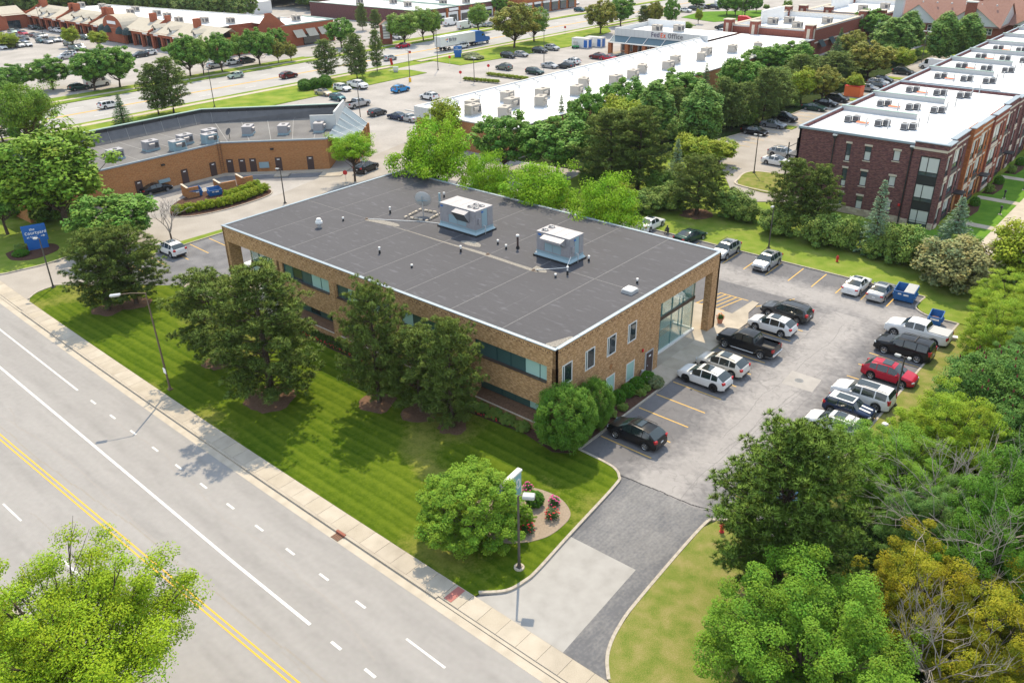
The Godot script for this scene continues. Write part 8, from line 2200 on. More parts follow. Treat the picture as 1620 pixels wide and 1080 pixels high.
func person() -> void:
	var t := thing("person", "person in dark clothes sitting on the kerb behind the office", "person", Vector3(-17.5, 0.14, -45.75))
	var hip := Vector3(0, 0.14, 0); var chest := Vector3(0, 0.52, 0.14); var neck := Vector3(0, 0.70, 0.18); var head := Vector3(0, 0.86, 0.24)
	var bones := [[hip, 0.15, chest, 0.16], [chest, 0.15, neck, 0.06], [neck, 0.055, head, 0.05], [head + Vector3(0, -0.04, 0.03), 0.075, head + Vector3(0, 0.05, -0.01), 0.095]]
	for s: float in [-1.0, 1.0]:
		var knee := Vector3(s * 0.17, 0.38, 0.42); var ankle := Vector3(s * 0.14, -0.06, 0.50)
		bones.append([hip + Vector3(s * 0.09, 0, 0.02), 0.095, knee, 0.07]); bones.append([knee, 0.065, ankle, 0.045]); bones.append([ankle + Vector3(0, -0.03, 0), 0.045, ankle + Vector3(0, -0.04, 0.17), 0.035])
		var sh := Vector3(s * 0.19, 0.62, 0.15); var el := Vector3(s * 0.25, 0.38, 0.30); var hand := Vector3(s * 0.07, 0.42, 0.46)
		bones.append([sh, 0.065, el, 0.05]); bones.append([el, 0.045, hand, 0.035]); bones.append([chest + Vector3(0, 0.06, 0), 0.1, sh, 0.06])
	place("body", body_mesh(bones, 0.025), M.cloth_shirt, t)
	var mb := MB.new(); mb.lathe([Vector2(0, 0.13), Vector2(0.07, 0.11), Vector2(0.10, 0.05), Vector2(0.105, -0.02)], head + Vector3(0, 0.02, -0.02), 12); obj("hair", mb, M.trim_black, t)

func big_unit(at: Vector3, label: String, s: Vector3, flip: bool, fans: int) -> void:   # the two air handlers on the office roof
	var t := thing("rooftop_unit", label, "rooftop unit", at, 0.0, "air handlers on the office roof")
	var y0 := 0.42
	var mb := MB.new()
	mb.box(Vector3(0, 0.08, 0), Vector3(s.x + 0.5, 0.16, s.z + 0.5)); obj("flashing", mb, M.black_rubber, t)
	mb = MB.new()
	for e in 4:
		var sx: float = [1, 1, -1, -1][e]; var sz: float = [1, -1, -1, 1][e]; var sx2: float = [1, -1, -1, 1][e]; var sz2: float = [-1, -1, 1, 1][e]
		mb.face([Vector3(sx * (s.x / 2 + 0.22), 0.1, sz * (s.z / 2 + 0.22)), Vector3(sx2 * (s.x / 2 + 0.22), 0.1, sz2 * (s.z / 2 + 0.22)), Vector3(sx2 * s.x / 2, y0, sz2 * s.z / 2), Vector3(sx * s.x / 2, y0, sz * s.z / 2)], Vector3(0, 0.2, 0))
	obj("curb", mb, M.unit_blue, t)
	part_box(t, "base_rail", Vector3(0, y0 + 0.1, 0), Vector3(s.x + 0.04, 0.22, s.z + 0.04), M.unit_blue)
	var ch := s.y - 0.2
	part_box(t, "cabinet", Vector3(0, y0 + 0.2 + ch / 2, 0), Vector3(s.x, ch, s.z), M.galv, 0.02)
	for k in 4:
		part_box(t, "access_panel", Vector3(-s.x / 2 + s.x * (k + 0.5) / 4.0, y0 + 0.26 + ch * (0.25 if k % 3 else 0.5), s.z / 2 + 0.012), Vector3(s.x / 4.0 - 0.05, ch * (0.44 if k % 3 else 0.94), 0.025), M.unit_blue if k % 3 else M.galv, 0.008)
		if k < 3: part_box(t, "access_panel", Vector3(s.x / 2 + 0.012, y0 + 0.24 + ch * 0.5, -s.z / 2 + s.z * (k + 0.5) / 3.0), Vector3(0.025, ch * 0.94, s.z / 3.0 - 0.06), M.galv if k != 1 else M.unit_blue, 0.008)
	part_box(t, "name_badge", Vector3((-s.x / 2 + 0.35) if not flip else (-s.x / 2 + 0.4), y0 + ch - 0.02, s.z / 2 + 0.03), Vector3(0.36, 0.16, 0.02), M.sign_blue); part_box(t, "name_badge", Vector3(s.x / 2 + 0.03, y0 + ch - 0.02, 0.3), Vector3(0.02, 0.16, 0.3), M.sign_blue)
	var ty := y0 + 0.22 + ch
	for k in 4: part_box(t, "roof_panel", Vector3(-s.x / 2 + s.x * (k + 0.5) / 4.0, ty + 0.02, 0), Vector3(s.x / 4.0 - 0.015, 0.06, s.z + 0.1), M.galv, 0.012)
	for k in fans:
		var fx: float = (s.x * 0.36 - (k % 2) * 0.75) if not flip else (-s.x * 0.36 + (k / 2) * 0.8)
		var fz: float = (0.42 if k < 2 else -0.42) if fans > 2 else (0.5 if k == 0 else -0.5)
		if flip: fx = -s.x * 0.35
		var ring := MB.new(); ring.lathe([Vector2(0.33, ty + 0.05), Vector2(0.36, ty + 0.12), Vector2(0.31, ty + 0.12), Vector2(0.30, ty + 0.03)], Vector3(fx, 0, fz), 18)
		var fo := obj("fan_shroud", ring, M.galv, t)
		var bl := MB.new()
		bl.lathe([Vector2(0, ty + 0.062), Vector2(0.3, ty + 0.058)], Vector3(fx, 0, fz), 16); obj("fan_well", bl, M.black_rubber, fo)
		bl = MB.new()
		for q in 5: bl.box(Vector3(fx, ty + 0.09, fz) + Vector3(cos(q * TAU / 5), 0, sin(q * TAU / 5)) * 0.15, Vector3(0.24, 0.02, 0.08), Basis(Vector3.UP, -q * TAU / 5) * Basis(Vector3.RIGHT, 0.4))
		obj("fan_blade", bl, M.unit_grey, fo)
	# weather hood
	mb = MB.new()
	var hx := s.x * 0.16 if not flip else 0.25
	var hw := s.x * 0.36 if not flip else s.x * 0.62
	var top := ty - 0.05; var z0 := s.z / 2 + 0.02
	var dep := 0.75; var drop := 0.95 if not flip else 0.5
	mb.quad(Vector3(hx - hw / 2, top, z0), Vector3(hx - hw / 2, top - 0.22, z0 + dep), Vector3(hx + hw / 2, top - 0.22, z0 + dep), Vector3(hx + hw / 2, top, z0))
	for sx: float in [-1.0, 1.0]: mb.face([Vector3(hx + sx * hw / 2, top, z0), Vector3(hx + sx * hw / 2, top - 0.22, z0 + dep), Vector3(hx + sx * hw / 2, top - 0.3 if flip else top - 0.3, z0 + dep), Vector3(hx + sx * hw / 2, top - drop - 0.35, z0)], Vector3(hx, top - 0.3, z0 + 0.2))
	if flip: mb.quad(Vector3(hx - hw / 2, top - 0.45, z0 + dep), Vector3(hx + hw / 2, top - 0.45, z0 + dep), Vector3(hx + hw / 2, top - 0.22, z0 + dep), Vector3(hx - hw / 2, top - 0.22, z0 + dep))
	obj("weather_hood", mb, M.galv, t)
	mb = MB.new(); mb.quad(Vector3(hx - hw / 2 + 0.03, top - drop - 0.3, z0 + 0.02), Vector3(hx + hw / 2 - 0.03, top - drop - 0.3, z0 + 0.02), Vector3(hx + hw / 2 - 0.03, top - 0.28, z0 + dep - 0.03), Vector3(hx - hw / 2 + 0.03, top - 0.28, z0 + dep - 0.03)); obj("filter", mb, M.unit_dark, t)
	part_box(t, "control_box", Vector3(s.x / 2 + 0.1, y0 + ch * 0.55, s.z * 0.32), Vector3(0.18, 0.6, 0.35), M.galv, 0.02)
	mb = MB.new(); mb.tube([Vector3(s.x / 2 + 0.1, y0 + 0.5, s.z * 0.1), Vector3(s.x / 2 + 0.35, y0 + 0.5, s.z * 0.1), Vector3(s.x / 2 + 0.35, 0.05, s.z * 0.1)], [0.04, 0.04, 0.04], 6); obj("conduit", mb, M.metal, t)

func roof_gear() -> void:
	var ry := 7.992
	big_unit(Vector3(-23.7, ry, -15.5), "larger grey rooftop unit with four fans, beside the dish", Vector3(5.0, 2.1, 2.6), false, 4)
	big_unit(Vector3(-11.3, ry, -15.1), "smaller grey rooftop unit with two fans, nearer the parking lot", Vector3(3.9, 2.0, 2.1), true, 2)
	# satellite dish on ballast blocks
	var t := thing("satellite_dish", "big mesh satellite dish seen from behind on the office roof", "satellite dish", Vector3(-29.9, ry, -15.3))
	var mb := MB.new(); mb.tube([Vector3(0, 0, 0), Vector3(0, 1.5, 0)], [0.07, 0.06], 8); obj("mast", mb, M.metal, t)
	var bs := Basis(Vector3.UP, 0.55) * Basis(Vector3.RIGHT, -PI / 2 + 0.28)
	mb = MB.new()
	var prof := []
	for k in 8: prof.append(Vector2(0.9 * k / 7.0, 0.22 * pow(k / 7.0, 2)))
	mb.lathe(prof, Vector3(0, 1.75, 0), 22, bs); obj("reflector", mb, M.unit_grey, t)
	mb = MB.new()
	for q in 22:
		pass
	mb.lathe([Vector2(0.88, 0.20), Vector2(0.93, 0.23), Vector2(0.90, 0.26)], Vector3(0, 1.75, 0), 22, bs); obj("rim", mb, M.metal, t)
	mb = MB.new(); mb.box(Vector3(0, 1.75, 0) + bs * Vector3(0, -0.08, 0), Vector3(1.1, 0.06, 0.06), bs); mb.box(Vector3(0, 1.75, 0) + bs * Vector3(0, -0.08, 0), Vector3(0.06, 0.06, 1.1), bs); obj("back_frame", mb, M.unit_blue, t)
	mb = MB.new(); mb.box(Vector3(0, 0.02, 0), Vector3(2.0, 0.05, 2.0), Basis(Vector3.UP, 0.2)); obj("pad", mb, M.roof_slope, t)
	for k in 16:
		var a := TAU * k / 16
		var sq := 1.35 / maxf(absf(cos(a)), absf(sin(a)))
		var d := Basis(Vector3.UP, 0.2) * Vector3(cos(a) * sq, 0.12, sin(a) * sq)
		part_box(t, "ballast_block", d, Vector3(0.42, 0.2, 0.2), M.lime if k % 4 else M.concrete, 0.02, Basis(Vector3.UP, 0.2 + (0.0 if absf(cos(a)) < 0.7 else PI / 2)))
	# small vents
	t = thing("roof_ventilator", "white mushroom ventilator near the left roof edge", "ventilator", Vector3(-35.9, ry, -6.1))
	mb = MB.new(); mb.tube([Vector3(0, 0, 0), Vector3(0, 0.4, 0)], [0.22, 0.22], 12); obj("neck", mb, M.metal, t)
	mb = MB.new(); mb.lathe([Vector2(0, 1.02), Vector2(0.2, 1.0), Vector2(0.27, 0.9), Vector2(0.27, 0.78), Vector2(0.36, 0.7), Vector2(0.38, 0.5), Vector2(0.28, 0.42), Vector2(0.22, 0.4)], Vector3.ZERO, 14); obj("hood", mb, M.trim_white, t)
	t = thing("roof_skylight", "small square skylight near the right roof edge", "skylight", Vector3(-1.65, ry, -12.4))
	part_box(t, "curb", Vector3(0, 0.12, 0), Vector3(1.05, 0.24, 1.1), M.trim_grey); part_box(t, "dome", Vector3(0, 0.3, 0), Vector3(1.0, 0.14, 1.05), M.trim_white, 0.06)
	var vents := [[-35.6, -9.0, 0.35, "white vent cap beside the mushroom ventilator"], [-33.4, -13.7, 0.7, "capped pipe left of the dish"], [-25.4, -5.1, 0.6, "white pipe in the middle of the front roof half"], [-20.4, -4.6, 0.25, "low vent nearest the front roof edge"], [-19.5, -10.2, 0.6, "white pipe at the white sealant line"], [-18.1, -14.0, 0.4, "small vent between the units, left one"], [-16.6, -13.5, 0.4, "small vent between the units, right one"], [-8.1, -12.1, 0.75, "capped pipe in front of the smaller unit"], [-8.6, -11.0, 0.3, "short vent in front of the smaller unit"], [-13.2, -14.0, 0.35, "short white vent at the left foot of the smaller unit"], [-2.2, -14.4, 0.4, "white vent beyond the skylight"], [-32.8, -21.4, 0.5, "dark capped pipe behind the dish"], [-8.5, -15.9, 0.5, "dark vent right of the smaller unit"]]
	for a: Array in vents:
		t = thing("roof_vent", a[3], "vent pipe", Vector3(a[0], ry, a[1]), 0.0, "vent pipes on the office roof")
		mb = MB.new(); mb.tube([Vector3(0, 0, 0), Vector3(0, a[2] * 0.55, 0)], [0.11, 0.085], 8); obj("boot", mb, M.black_rubber, t)
		mb = MB.new(); mb.tube([Vector3(0, a[2] * 0.5, 0), Vector3(0, a[2], 0)], [0.07, 0.07], 8); obj("pipe", mb, M.trim_white, t)
		mb = MB.new(); mb.lathe([Vector2(0, a[2] + 0.08), Vector2(0.11, a[2] + 0.05), Vector2(0.12, a[2] - 0.04)], Vector3.ZERO, 9); obj("cap", mb, M.trim_white, t)
	t = thing("flue", "tall dark flue with white cap between the two rooftop units", "flue", Vector3(-15.8, ry, -14.3))
	mb = MB.new(); mb.tube([Vector3(0, 0, 0), Vector3(0, 0.25, 0)], [0.2, 0.13], 10); obj("boot", mb, M.black_rubber, t)
	mb = MB.new(); mb.tube([Vector3(0, 0.2, 0), Vector3(0, 1.25, 0)], [0.1, 0.1], 10); obj("pipe", mb, M.door_brown, t)
	mb = MB.new(); mb.lathe([Vector2(0, 1.45), Vector2(0.16, 1.4), Vector2(0.17, 1.25)], Vector3.ZERO, 10); obj("cap", mb, M.trim_white, t)
	t = thing("flue", "grey metal flue behind the dish and larger unit", "flue", Vector3(-31.3, ry, -19.2))
	mb = MB.new(); mb.tube([Vector3(0, 0, 0), Vector3(0, 1.3, 0)], [0.12, 0.12], 10); obj("pipe", mb, M.unit_blue, t)
	for a: Array in [[-33.95, -10.85, "roof drain at the left end of the sealant line"], [-17.0, -11.3, "roof drain in the middle of the sealant line"], [-11.1, -11.0, "roof drain in front of the smaller unit"]]:
		t = thing("roof_drain", a[2], "roof drain", Vector3(a[0], ry, a[1]), 0.0, "roof drains")
		mb = MB.new(); mb.lathe([Vector2(0, 0.16), Vector2(0.1, 0.14), Vector2(0.17, 0.04), Vector2(0.24, 0.01)], Vector3.ZERO, 10); obj("strainer", mb, M.pole_rust, t)
	for a: Array in [[[-11.1, 0.06, -11.0, -9.6, 0.06, -12.6, -9.1, 0.06, -13.3, -9.1, 0.9, -13.9], "white pipe bent across the roof to the smaller unit"], [[-33.9, 0.06, -10.9, -31.5, 0.06, -12.2, -28.4, 0.06, -14.0, -26.6, 0.06, -14.6], "white pipe lying from the left drain to the larger unit"]]:
		t = thing("condensate_pipe", a[1], "pipe", Vector3(0, ry, 0), 0.0, "pipes on the office roof")
		var pts := []; var rad := []
		for k in 4: pts.append(Vector3(a[0][k * 3], a[0][k * 3 + 1], a[0][k * 3 + 2])); rad.append(0.035)
		mb = MB.new(); mb.tube(pts, rad, 6); obj("pipe", mb, M.trim_white, t)
	# units on the malls
	var p1 := rooftop_unit([M.galv, M.unit_blue, M.galv], Vector3(2.1, 1.15, 1.5), 1)
	var names := ["first", "second", "third", "fourth", "fifth", "sixth", "seventh", "eighth", "ninth", "tenth", "eleventh", "twelfth", "thirteenth", "fourteenth", "fifteenth", "sixteenth", "seventeenth", "eighteenth"]
	var k := 0
	for a: Array in [[-91.2, -11.3, 0.0], [-91.8, -17.2, 0.0], [-91.0, -22.5, 0.0], [-90.9, -26.8, 0.0], [-88.1, -32.1, 0.7], [-83.9, -36.0, 0.7], [-80.5, -40.5, 0.7]]:
		copy(p1, "rooftop_unit", "grey rooftop unit on the low mall, %s from the left in the back row" % names[k], "rooftop unit", Vector3(a[0], 4.9, a[1]), a[2] + PI / 2, "units on the low mall roof"); k += 1
	k = 0
	for a: Array in [[-88.5, -19.8], [-88.4, -25.2]]:
		var q := copy(p1, "rooftop_unit", "blue-green rooftop unit at the low mall roof edge, %s" % ["left one", "right one beside the ladder"][k], "rooftop unit", Vector3(a[0], 4.9, a[1]), PI / 2, "units on the low mall roof"); k += 1
		recolour(q, "cabinet", M.unit_blue)
	t = thing("satellite_dish", "small dark dish on the low mall roof", "satellite dish", Vector3(-88.0, 4.9, -28.5))
	mb = MB.new(); mb.tube([Vector3.ZERO, Vector3(0, 0.9, 0)], [0.05, 0.05], 6); obj("mast", mb, M.trim_black, t)
	mb = MB.new(); mb.lathe([Vector2(0, 0), Vector2(0.35, 0.05), Vector2(0.6, 0.15)], Vector3(0, 1.1, 0), 14, Basis(Vector3.RIGHT, 1.0)); obj("reflector", mb, M.unit_dark, t)
	p1.free()
	var p2 := rooftop_unit([M.unit_tan, M.trim_grey, M.unit_tan], Vector3(2.6, 1.5, 1.7), 1)
	k = 0
	for a: Array in [[-68, -64], [-70.5, -66.5], [-62.5, -66], [-66, -72], [-70.5, -76], [-63, -76.5], [-67, -82], [-63.5, -88], [-67, -95], [-63.5, -101], [-64, -108], [-66, -114.5], [-63.5, -121], [-66, -128], [-63.5, -135], [-66, -142], [-63, -149], [-60, -156]]:
		copy(p2, "rooftop_unit", "beige rooftop unit on the white mall, %s from the near end" % names[k], "rooftop unit", Vector3(a[0], 4.97, a[1]), 0.2 * (k % 3) + PI / 2, "units on the white mall roof"); k += 1
	k = 0
	for a: Array in [[-72, -200, 5.6], [-66, -192, 5.6], [-63, -205, 5.6], [-75, -196, 5.6], [-66, -240, 5.6], [-62, -248, 5.6]]:
		copy(p2, "rooftop_unit", "rooftop unit on the red brick stores, %s from the front" % names[k], "rooftop unit", Vector3(a[0], a[2], a[1]), 0.0, "units on the far stores"); k += 1
	k = 0
	for a: Array in [[-300, -104, 5.9], [-288, -106, 5.9], [-280, -104, 5.9], [-268, -108, 5.9], [-262, -103, 5.9], [-250, -106, 5.9], [-240, -104, 5.9], [-226, -100, 5.9], [-218, -104, 5.9], [-210, -108, 5.9], [-198, -116, 6.1], [-196, -122, 6.1], [-230, -176, 4.6], [-218, -182, 4.6], [-206, -178, 4.6], [-200, -190, 4.6], [-196, -198, 4.6], [-212, -200, 4.6]]:
		copy(p2, "rooftop_unit", "rooftop unit on the %s, %s counted from the left" % ["shopping centre roof" if k < 12 else "brown store roof", names[k if k < 12 else k - 12]], "rooftop unit", Vector3(a[0], a[2], a[1]), 0.0, "units on the far stores"); k += 1
	for a: Array in [[-95, -167], [-90, -170]]:
		copy(p2, "rooftop_unit", "rooftop unit on the grey store, %s" % ("left one" if a[0] < -92 else "right one"), "rooftop unit", Vector3(a[0], 5.4, a[1]), 0.0, "units on the far stores")
	p2.free()

func dumpster(at: Vector3, turn: float, s: Vector3, label: String, lid: int) -> void:
	var t := thing("dumpster", label, "dumpster", at, turn, "blue waste bins")
	var mb := MB.new()
	var b0 := [Vector3(-s.x / 2, 0.15, -s.z * 0.36), Vector3(s.x / 2, 0.15, -s.z * 0.36), Vector3(s.x / 2, 0.15, s.z * 0.36), Vector3(-s.x / 2, 0.15, s.z * 0.36)]
	var b1 := [Vector3(-s.x / 2, s.y, -s.z / 2), Vector3(s.x / 2, s.y, -s.z / 2), Vector3(s.x / 2, s.y * 0.82, s.z / 2), Vector3(-s.x / 2, s.y * 0.82, s.z / 2)]
	for k in 4:
		mb.face([b0[k], b0[(k + 1) % 4], b1[(k + 1) % 4], b1[k]], Vector3(0, s.y / 2, 0))
		var i0: Vector3 = b0[k] * Vector3(0.96, 1, 0.96) + Vector3(0, 0.03, 0); var i1: Vector3 = b0[(k + 1) % 4] * Vector3(0.96, 1, 0.96) + Vector3(0, 0.03, 0)
		mb.face([i0, i1, b1[(k + 1) % 4] * Vector3(0.96, 1, 0.96), b1[k] * Vector3(0.96, 1, 0.96)], Vector3(0, s.y / 2, 0))
	mb.face(b0, Vector3(0, 5, 0))
	obj("tub", mb, M.bin_blue, t)
	mb = MB.new()
	for k in 4: mb.tube([b1[k], b1[(k + 1) % 4]], [0.05, 0.05], 5)
	obj("rim", mb, M.bin_blue, t)
	for sx: float in [-1.0, 1.0]:
		part_box(t, "fork_pocket", Vector3(sx * (s.x / 2 + 0.07), s.y * 0.5, 0), Vector3(0.14, 0.2, s.z * 0.7), M.bin_blue)
		for sz: float in [-0.3, 0.3]: part_box(t, "skid", Vector3(sx * s.x * 0.4, 0.07, s.z * sz), Vector3(0.14, 0.14, 0.14), M.black_rubber)
	if lid:
		for k in 9:
			var x := s.x * 0.02 + k * s.x * 0.055
			mb = MB.new(); mb.box(Vector3(x, s.y * 0.925 + 0.05, 0), Vector3(s.x * 0.045, 0.05, s.z * 1.02), Basis(Vector3.RIGHT, atan2(s.y * 0.18, s.z))); obj("lid_rib", mb, M.unit_grey, t)
		part_box(t, "folded_lid", Vector3(-s.x * 0.25, s.y * 0.72, -s.z / 2 - 0.12), Vector3(s.x * 0.46, s.y * 0.5, 0.05), M.unit_grey, 0.0, Basis(Vector3.RIGHT, 0.2))
	part_box(t, "rubbish", Vector3(-s.x * 0.1, 0.5, 0), Vector3(s.x * 0.7, 0.5, s.z * 0.5), mat(0.12, 0.06, 0.045, 0.9), 0.1)
	part_box(t, "sticker", Vector3(s.x * 0.12, s.y * 0.62, s.z * 0.46), Vector3(0.5, 0.2, 0.02), M.print_white, 0.0, Basis(Vector3.RIGHT, 0.14))
	part_box(t, "sticker", Vector3(-s.x * 0.2, s.y * 0.64, s.z * 0.465), Vector3(0.34, 0.16, 0.02), M.print_white, 0.0, Basis(Vector3.RIGHT, 0.14))

func sign_post(at: Vector3, h: float, label: String, m: Material, turn: float, round_ := false) -> void:
	var t := thing("road_sign", label, "sign", at, turn, "road signs")
	var mb := MB.new(); mb.tube([Vector3.ZERO, Vector3(0, h, 0)], [0.03, 0.03], 5); obj("post", mb, M.metal, t)
	mb = MB.new(); mb.lathe([Vector2(0, 0.03), Vector2(0.38, 0.03), Vector2(0.38, 0.0)], Vector3(0, h - 0.1, 0.03), 8, Basis(Vector3.RIGHT, PI / 2) * Basis(Vector3.UP, PI / 8)); obj("plate", mb, m, t)

func small_things() -> void:
	var mb: MB; var t: Node3D
	# lamps
	t = lamp_post(Vector3(-31.05, 0.12, 15.3), 9.3, "tall brown street lamp leaning over the street from the lawn", [[atan2(1.0, -0.62), 1.9, Vector3(0.85, 0.16, 0.36)]], M.pole_rust, null, Vector3(-0.15, 0, 0.1))
	part_box(t, "notice_plate", Vector3(0.0, 1.95, 0.12), Vector3(0.42, 0.5, 0.03), M.print_white)
	t = lamp_post(Vector3(7.14, 0.12, 12.86), 5.7, "grey box lamp on a round concrete foot beside the driveway", [[-0.55, 0.28, Vector3(0.75, 0.26, 0.5)]], M.pole)
	mb = MB.new(); mb.tube([Vector3(0, -0.05, 0), Vector3(0, 0.09, 0)], [0.36, 0.34], 16); obj("concrete_foot", mb, M.concrete2, t)
	lamp_post(Vector3(18.75, 0.1, -21.8), 4.5, "twin headed lamp on the grass behind the large white car", [[PI, 0.3, Vector3(0.5, 0.16, 0.3)], [0.0, 0.2, Vector3(0.3, 0.16, 0.3)]], M.pole)
	lamp_post(Vector3(-5.15, 0.1, -48.5), 5.3, "lamp post on the grass behind the two silver SUVs", [[PI / 2, 0.2, Vector3(0.5, 0.16, 0.3)]], M.pole)
	lamp_post(Vector3(-66.7, 0.01, -22.8), 5.0, "lamp post beside the rear lane and the dark roof", [[2.6, 0.2, Vector3(0.5, 0.14, 0.3)]], M.pole)
	lamp_post(Vector3(-62.3, 0.12, 11.8), 5.8, "lamp post in front of the blue courtyard sign", [[2.5, 0.2, Vector3(0.5, 0.14, 0.3)]], M.pole)
	lamp_post(Vector3(-20.9, 0.12, -76.5), 5.8, "lamp post on the grass island of the townhouse lane", [[PI, 0.2, Vector3(0.5, 0.14, 0.3)], [0.0, 0.2, Vector3(0.4, 0.14, 0.3)]], M.pole)
	var two := [[0.4, 0.3, Vector3(0.8, 0.18, 0.5)], [0.4 + PI, 0.3, Vector3(0.8, 0.18, 0.5)]]
	lamp_post(Vector3(-119.4, 0.0, -97.0), 7.2, "twin lamp with yellow foot beside the bright blue off-roader", two, M.pole, M.safety_yellow)
	lamp_post(Vector3(-125.2, 0.0, -112.2), 9.8, "tall slim lamp in front of the white semi trailer", [[0.4, 0.2, Vector3(0.6, 0.14, 0.3)]], M.pole)
	lamp_post(Vector3(-106.9, 0.0, -106.0), 5.4, "twin lamp beside the low hedge and the white mall roof", two, M.pole)
	lamp_post(Vector3(-106.2, 0.0, -131.5), 9.0, "tall lamp with yellow foot right of the big olive tree", [[0.4, 0.2, Vector3(0.6, 0.14, 0.3)]], M.pole, M.safety_yellow)
	lamp_post(Vector3(-132.6, 0.1, -52.7), 7.6, "leaning lamp post on the boulevard lawn behind the low mall", [[2.8, 0.5, Vector3(0.6, 0.14, 0.3)]], M.pole)
	lamp_post(Vector3(-97.9, 0.0, -63.4), 7.6, "lamp post behind the corner screen of the low mall", [[0.0, 0.3, Vector3(0.8, 0.16, 0.4)]], M.pole)
	lamp_post(Vector3(-263, 0.0, -73.5), 10.6, "tall thin lamp in the middle of the mall lot", two, M.pole)
	lamp_post(Vector3(-226, 0.0, -36.0), 9.0, "tall thin lamp at the left edge of the mall lot", two, M.pole)
	lamp_post(Vector3(-97.5, 0.0, -222.0), 9.0, "tall lamp right of the grey store, near the red tractor", two, M.pole)
	lamp_post(Vector3(-30.5, 0.0, -186.0), 8.0, "lamp post in front of the two large dark trees by the white van", two, M.pole)
	# hydrants
	for a: Array in [[Vector3(2.9, 0.12, -49.4), "red fire hydrant on the back lawn"], [Vector3(15.4, 0.12, 1.6), "red fire hydrant half hidden by the big pine at the driveway"]]:
		t = thing("fire_hydrant", a[1], "fire hydrant", a[0], 0.0, "fire hydrants")
		mb = MB.new(); mb.lathe([Vector2(0.17, 0), Vector2(0.17, 0.06), Vector2(0.12, 0.08), Vector2(0.11, 0.5), Vector2(0.15, 0.52), Vector2(0.15, 0.58), Vector2(0.10, 0.68), Vector2(0.04, 0.76), Vector2(0, 0.78)], Vector3.ZERO, 12); obj("barrel", mb, M.red, t)
		for q in 3:
			mb = MB.new(); var d: Vector3 = [Vector3(0.2, 0, 0), Vector3(-0.2, 0, 0), Vector3(0, 0, 0.22)][q]; mb.tube([Vector3(0, 0.42, 0), Vector3(0, 0.42, 0) + d], [0.06, 0.06], 8); obj("outlet", mb, M.red, t)
	# manhole
	t = thing("manhole", "round iron drain cover in the middle of the parking lot", "drain", Vector3(10.9, 0.012, -20.9))
	mb = MB.new(); mb.lathe([Vector2(0, 0.012), Vector2(0.36, 0.012), Vector2(0.38, 0)], Vector3.ZERO, 18); obj("cover", mb, mat(0.16, 0.17, 0.18, 0.6), t)
	for q in 5: part_box(t, "slot", Vector3(-0.2 + q * 0.1, 0.016, 0), Vector3(0.03, 0.004, 0.4), M.unit_dark)
	mb = MB.new(); mb.sheet(poly([9.7, -22.2, 12.4, -22.2, 12.6, -19.7, 9.9, -19.5]), 0.009); struct("asphalt_patch", mb, M.lot_far)
	# bins
	dumpster(Vector3(12.4, 0.01, -43.6), 0.06, Vector3(2.0, 1.5, 1.9), "larger blue dumpster with one ribbed grey lid", 1)
	dumpster(Vector3(16.6, 0.01, -39.7), 0.1, Vector3(1.15, 1.25, 1.5), "smaller open blue dumpster near the lot corner", 0)
	dumpster(Vector3(-80.0, 0.01, -16.6), 1.3, Vector3(1.8, 1.3, 1.4), "blue bin in the left brick enclosure on the hedge island", 0)
	dumpster(Vector3(-78.0, 0.01, -18.6), 1.3, Vector3(1.8, 1.2, 1.4), "blue bin in the middle brick enclosure on the hedge island", 0)
	for a: Array in [[-80.9, -15.6, 1.6, "brick bin enclosure wall at the left of the hedge island"], [-79.2, -19.9, 2.4, "brick bin enclosure wall in the middle of the hedge island"], [-79.0, -23.6, 1.6, "brick bin enclosure wall at the right of the hedge island"]]:
		t = thing("bin_enclosure", a[3], "wall", Vector3(a[0], 0.0, a[1]), -0.2, "bin enclosures")
		part_box(t, "wall", Vector3(0, 0.8, 0), Vector3(2.6, 1.6, 0.25), M.brick_orange); part_box(t, "wall", Vector3(1.2, 0.8, -a[2] / 2), Vector3(0.25, 1.6, a[2]), M.brick_orange); part_box(t, "cap", Vector3(0, 1.64, 0), Vector3(2.7, 0.08, 0.32), M.lime)
	# flower pot at the pillar
	t = thing("flower_pot", "terracotta pot with bright flowers beside the corner pillar", "planter", Vector3(0.1, 0.09, -26.6))
	mb = MB.new(); mb.lathe([Vector2(0.2, 0), Vector2(0.32, 0.5), Vector2(0.36, 0.5), Vector2(0.36, 0.58), Vector2(0.3, 0.58), Vector2(0, 0.54)], Vector3.ZERO, 14); obj("pot", mb, M.terracotta, t)
	mb = MB.new(); mb.tinted = true; var r := RandomNumberGenerator.new(); r.seed = 9
	for q in 260: mb.col = shade(r); var d := rdir(r); d.y = absf(d.y); leaf(mb, Vector3(0, 0.6, 0) + d * 0.42 * r.randf(), d, rdir(r), 0.16, 0.09)
	obj("foliage", mb, leaf_mat("pot", 0.05, 0.12, 0.02), t)
	for q in 14:
		mb = MB.new(); var d := rdir(r); d.y = absf(d.y); mb.lathe([Vector2(0, 0.05), Vector2(0.06, 0.03), Vector2(0.05, -0.02), Vector2(0, -0.04)], Vector3(0, 0.66, 0) + d * 0.42, 6); obj("flower", mb, [M.flower_red, M.flower_yellow, M.orange][q % 3], t)
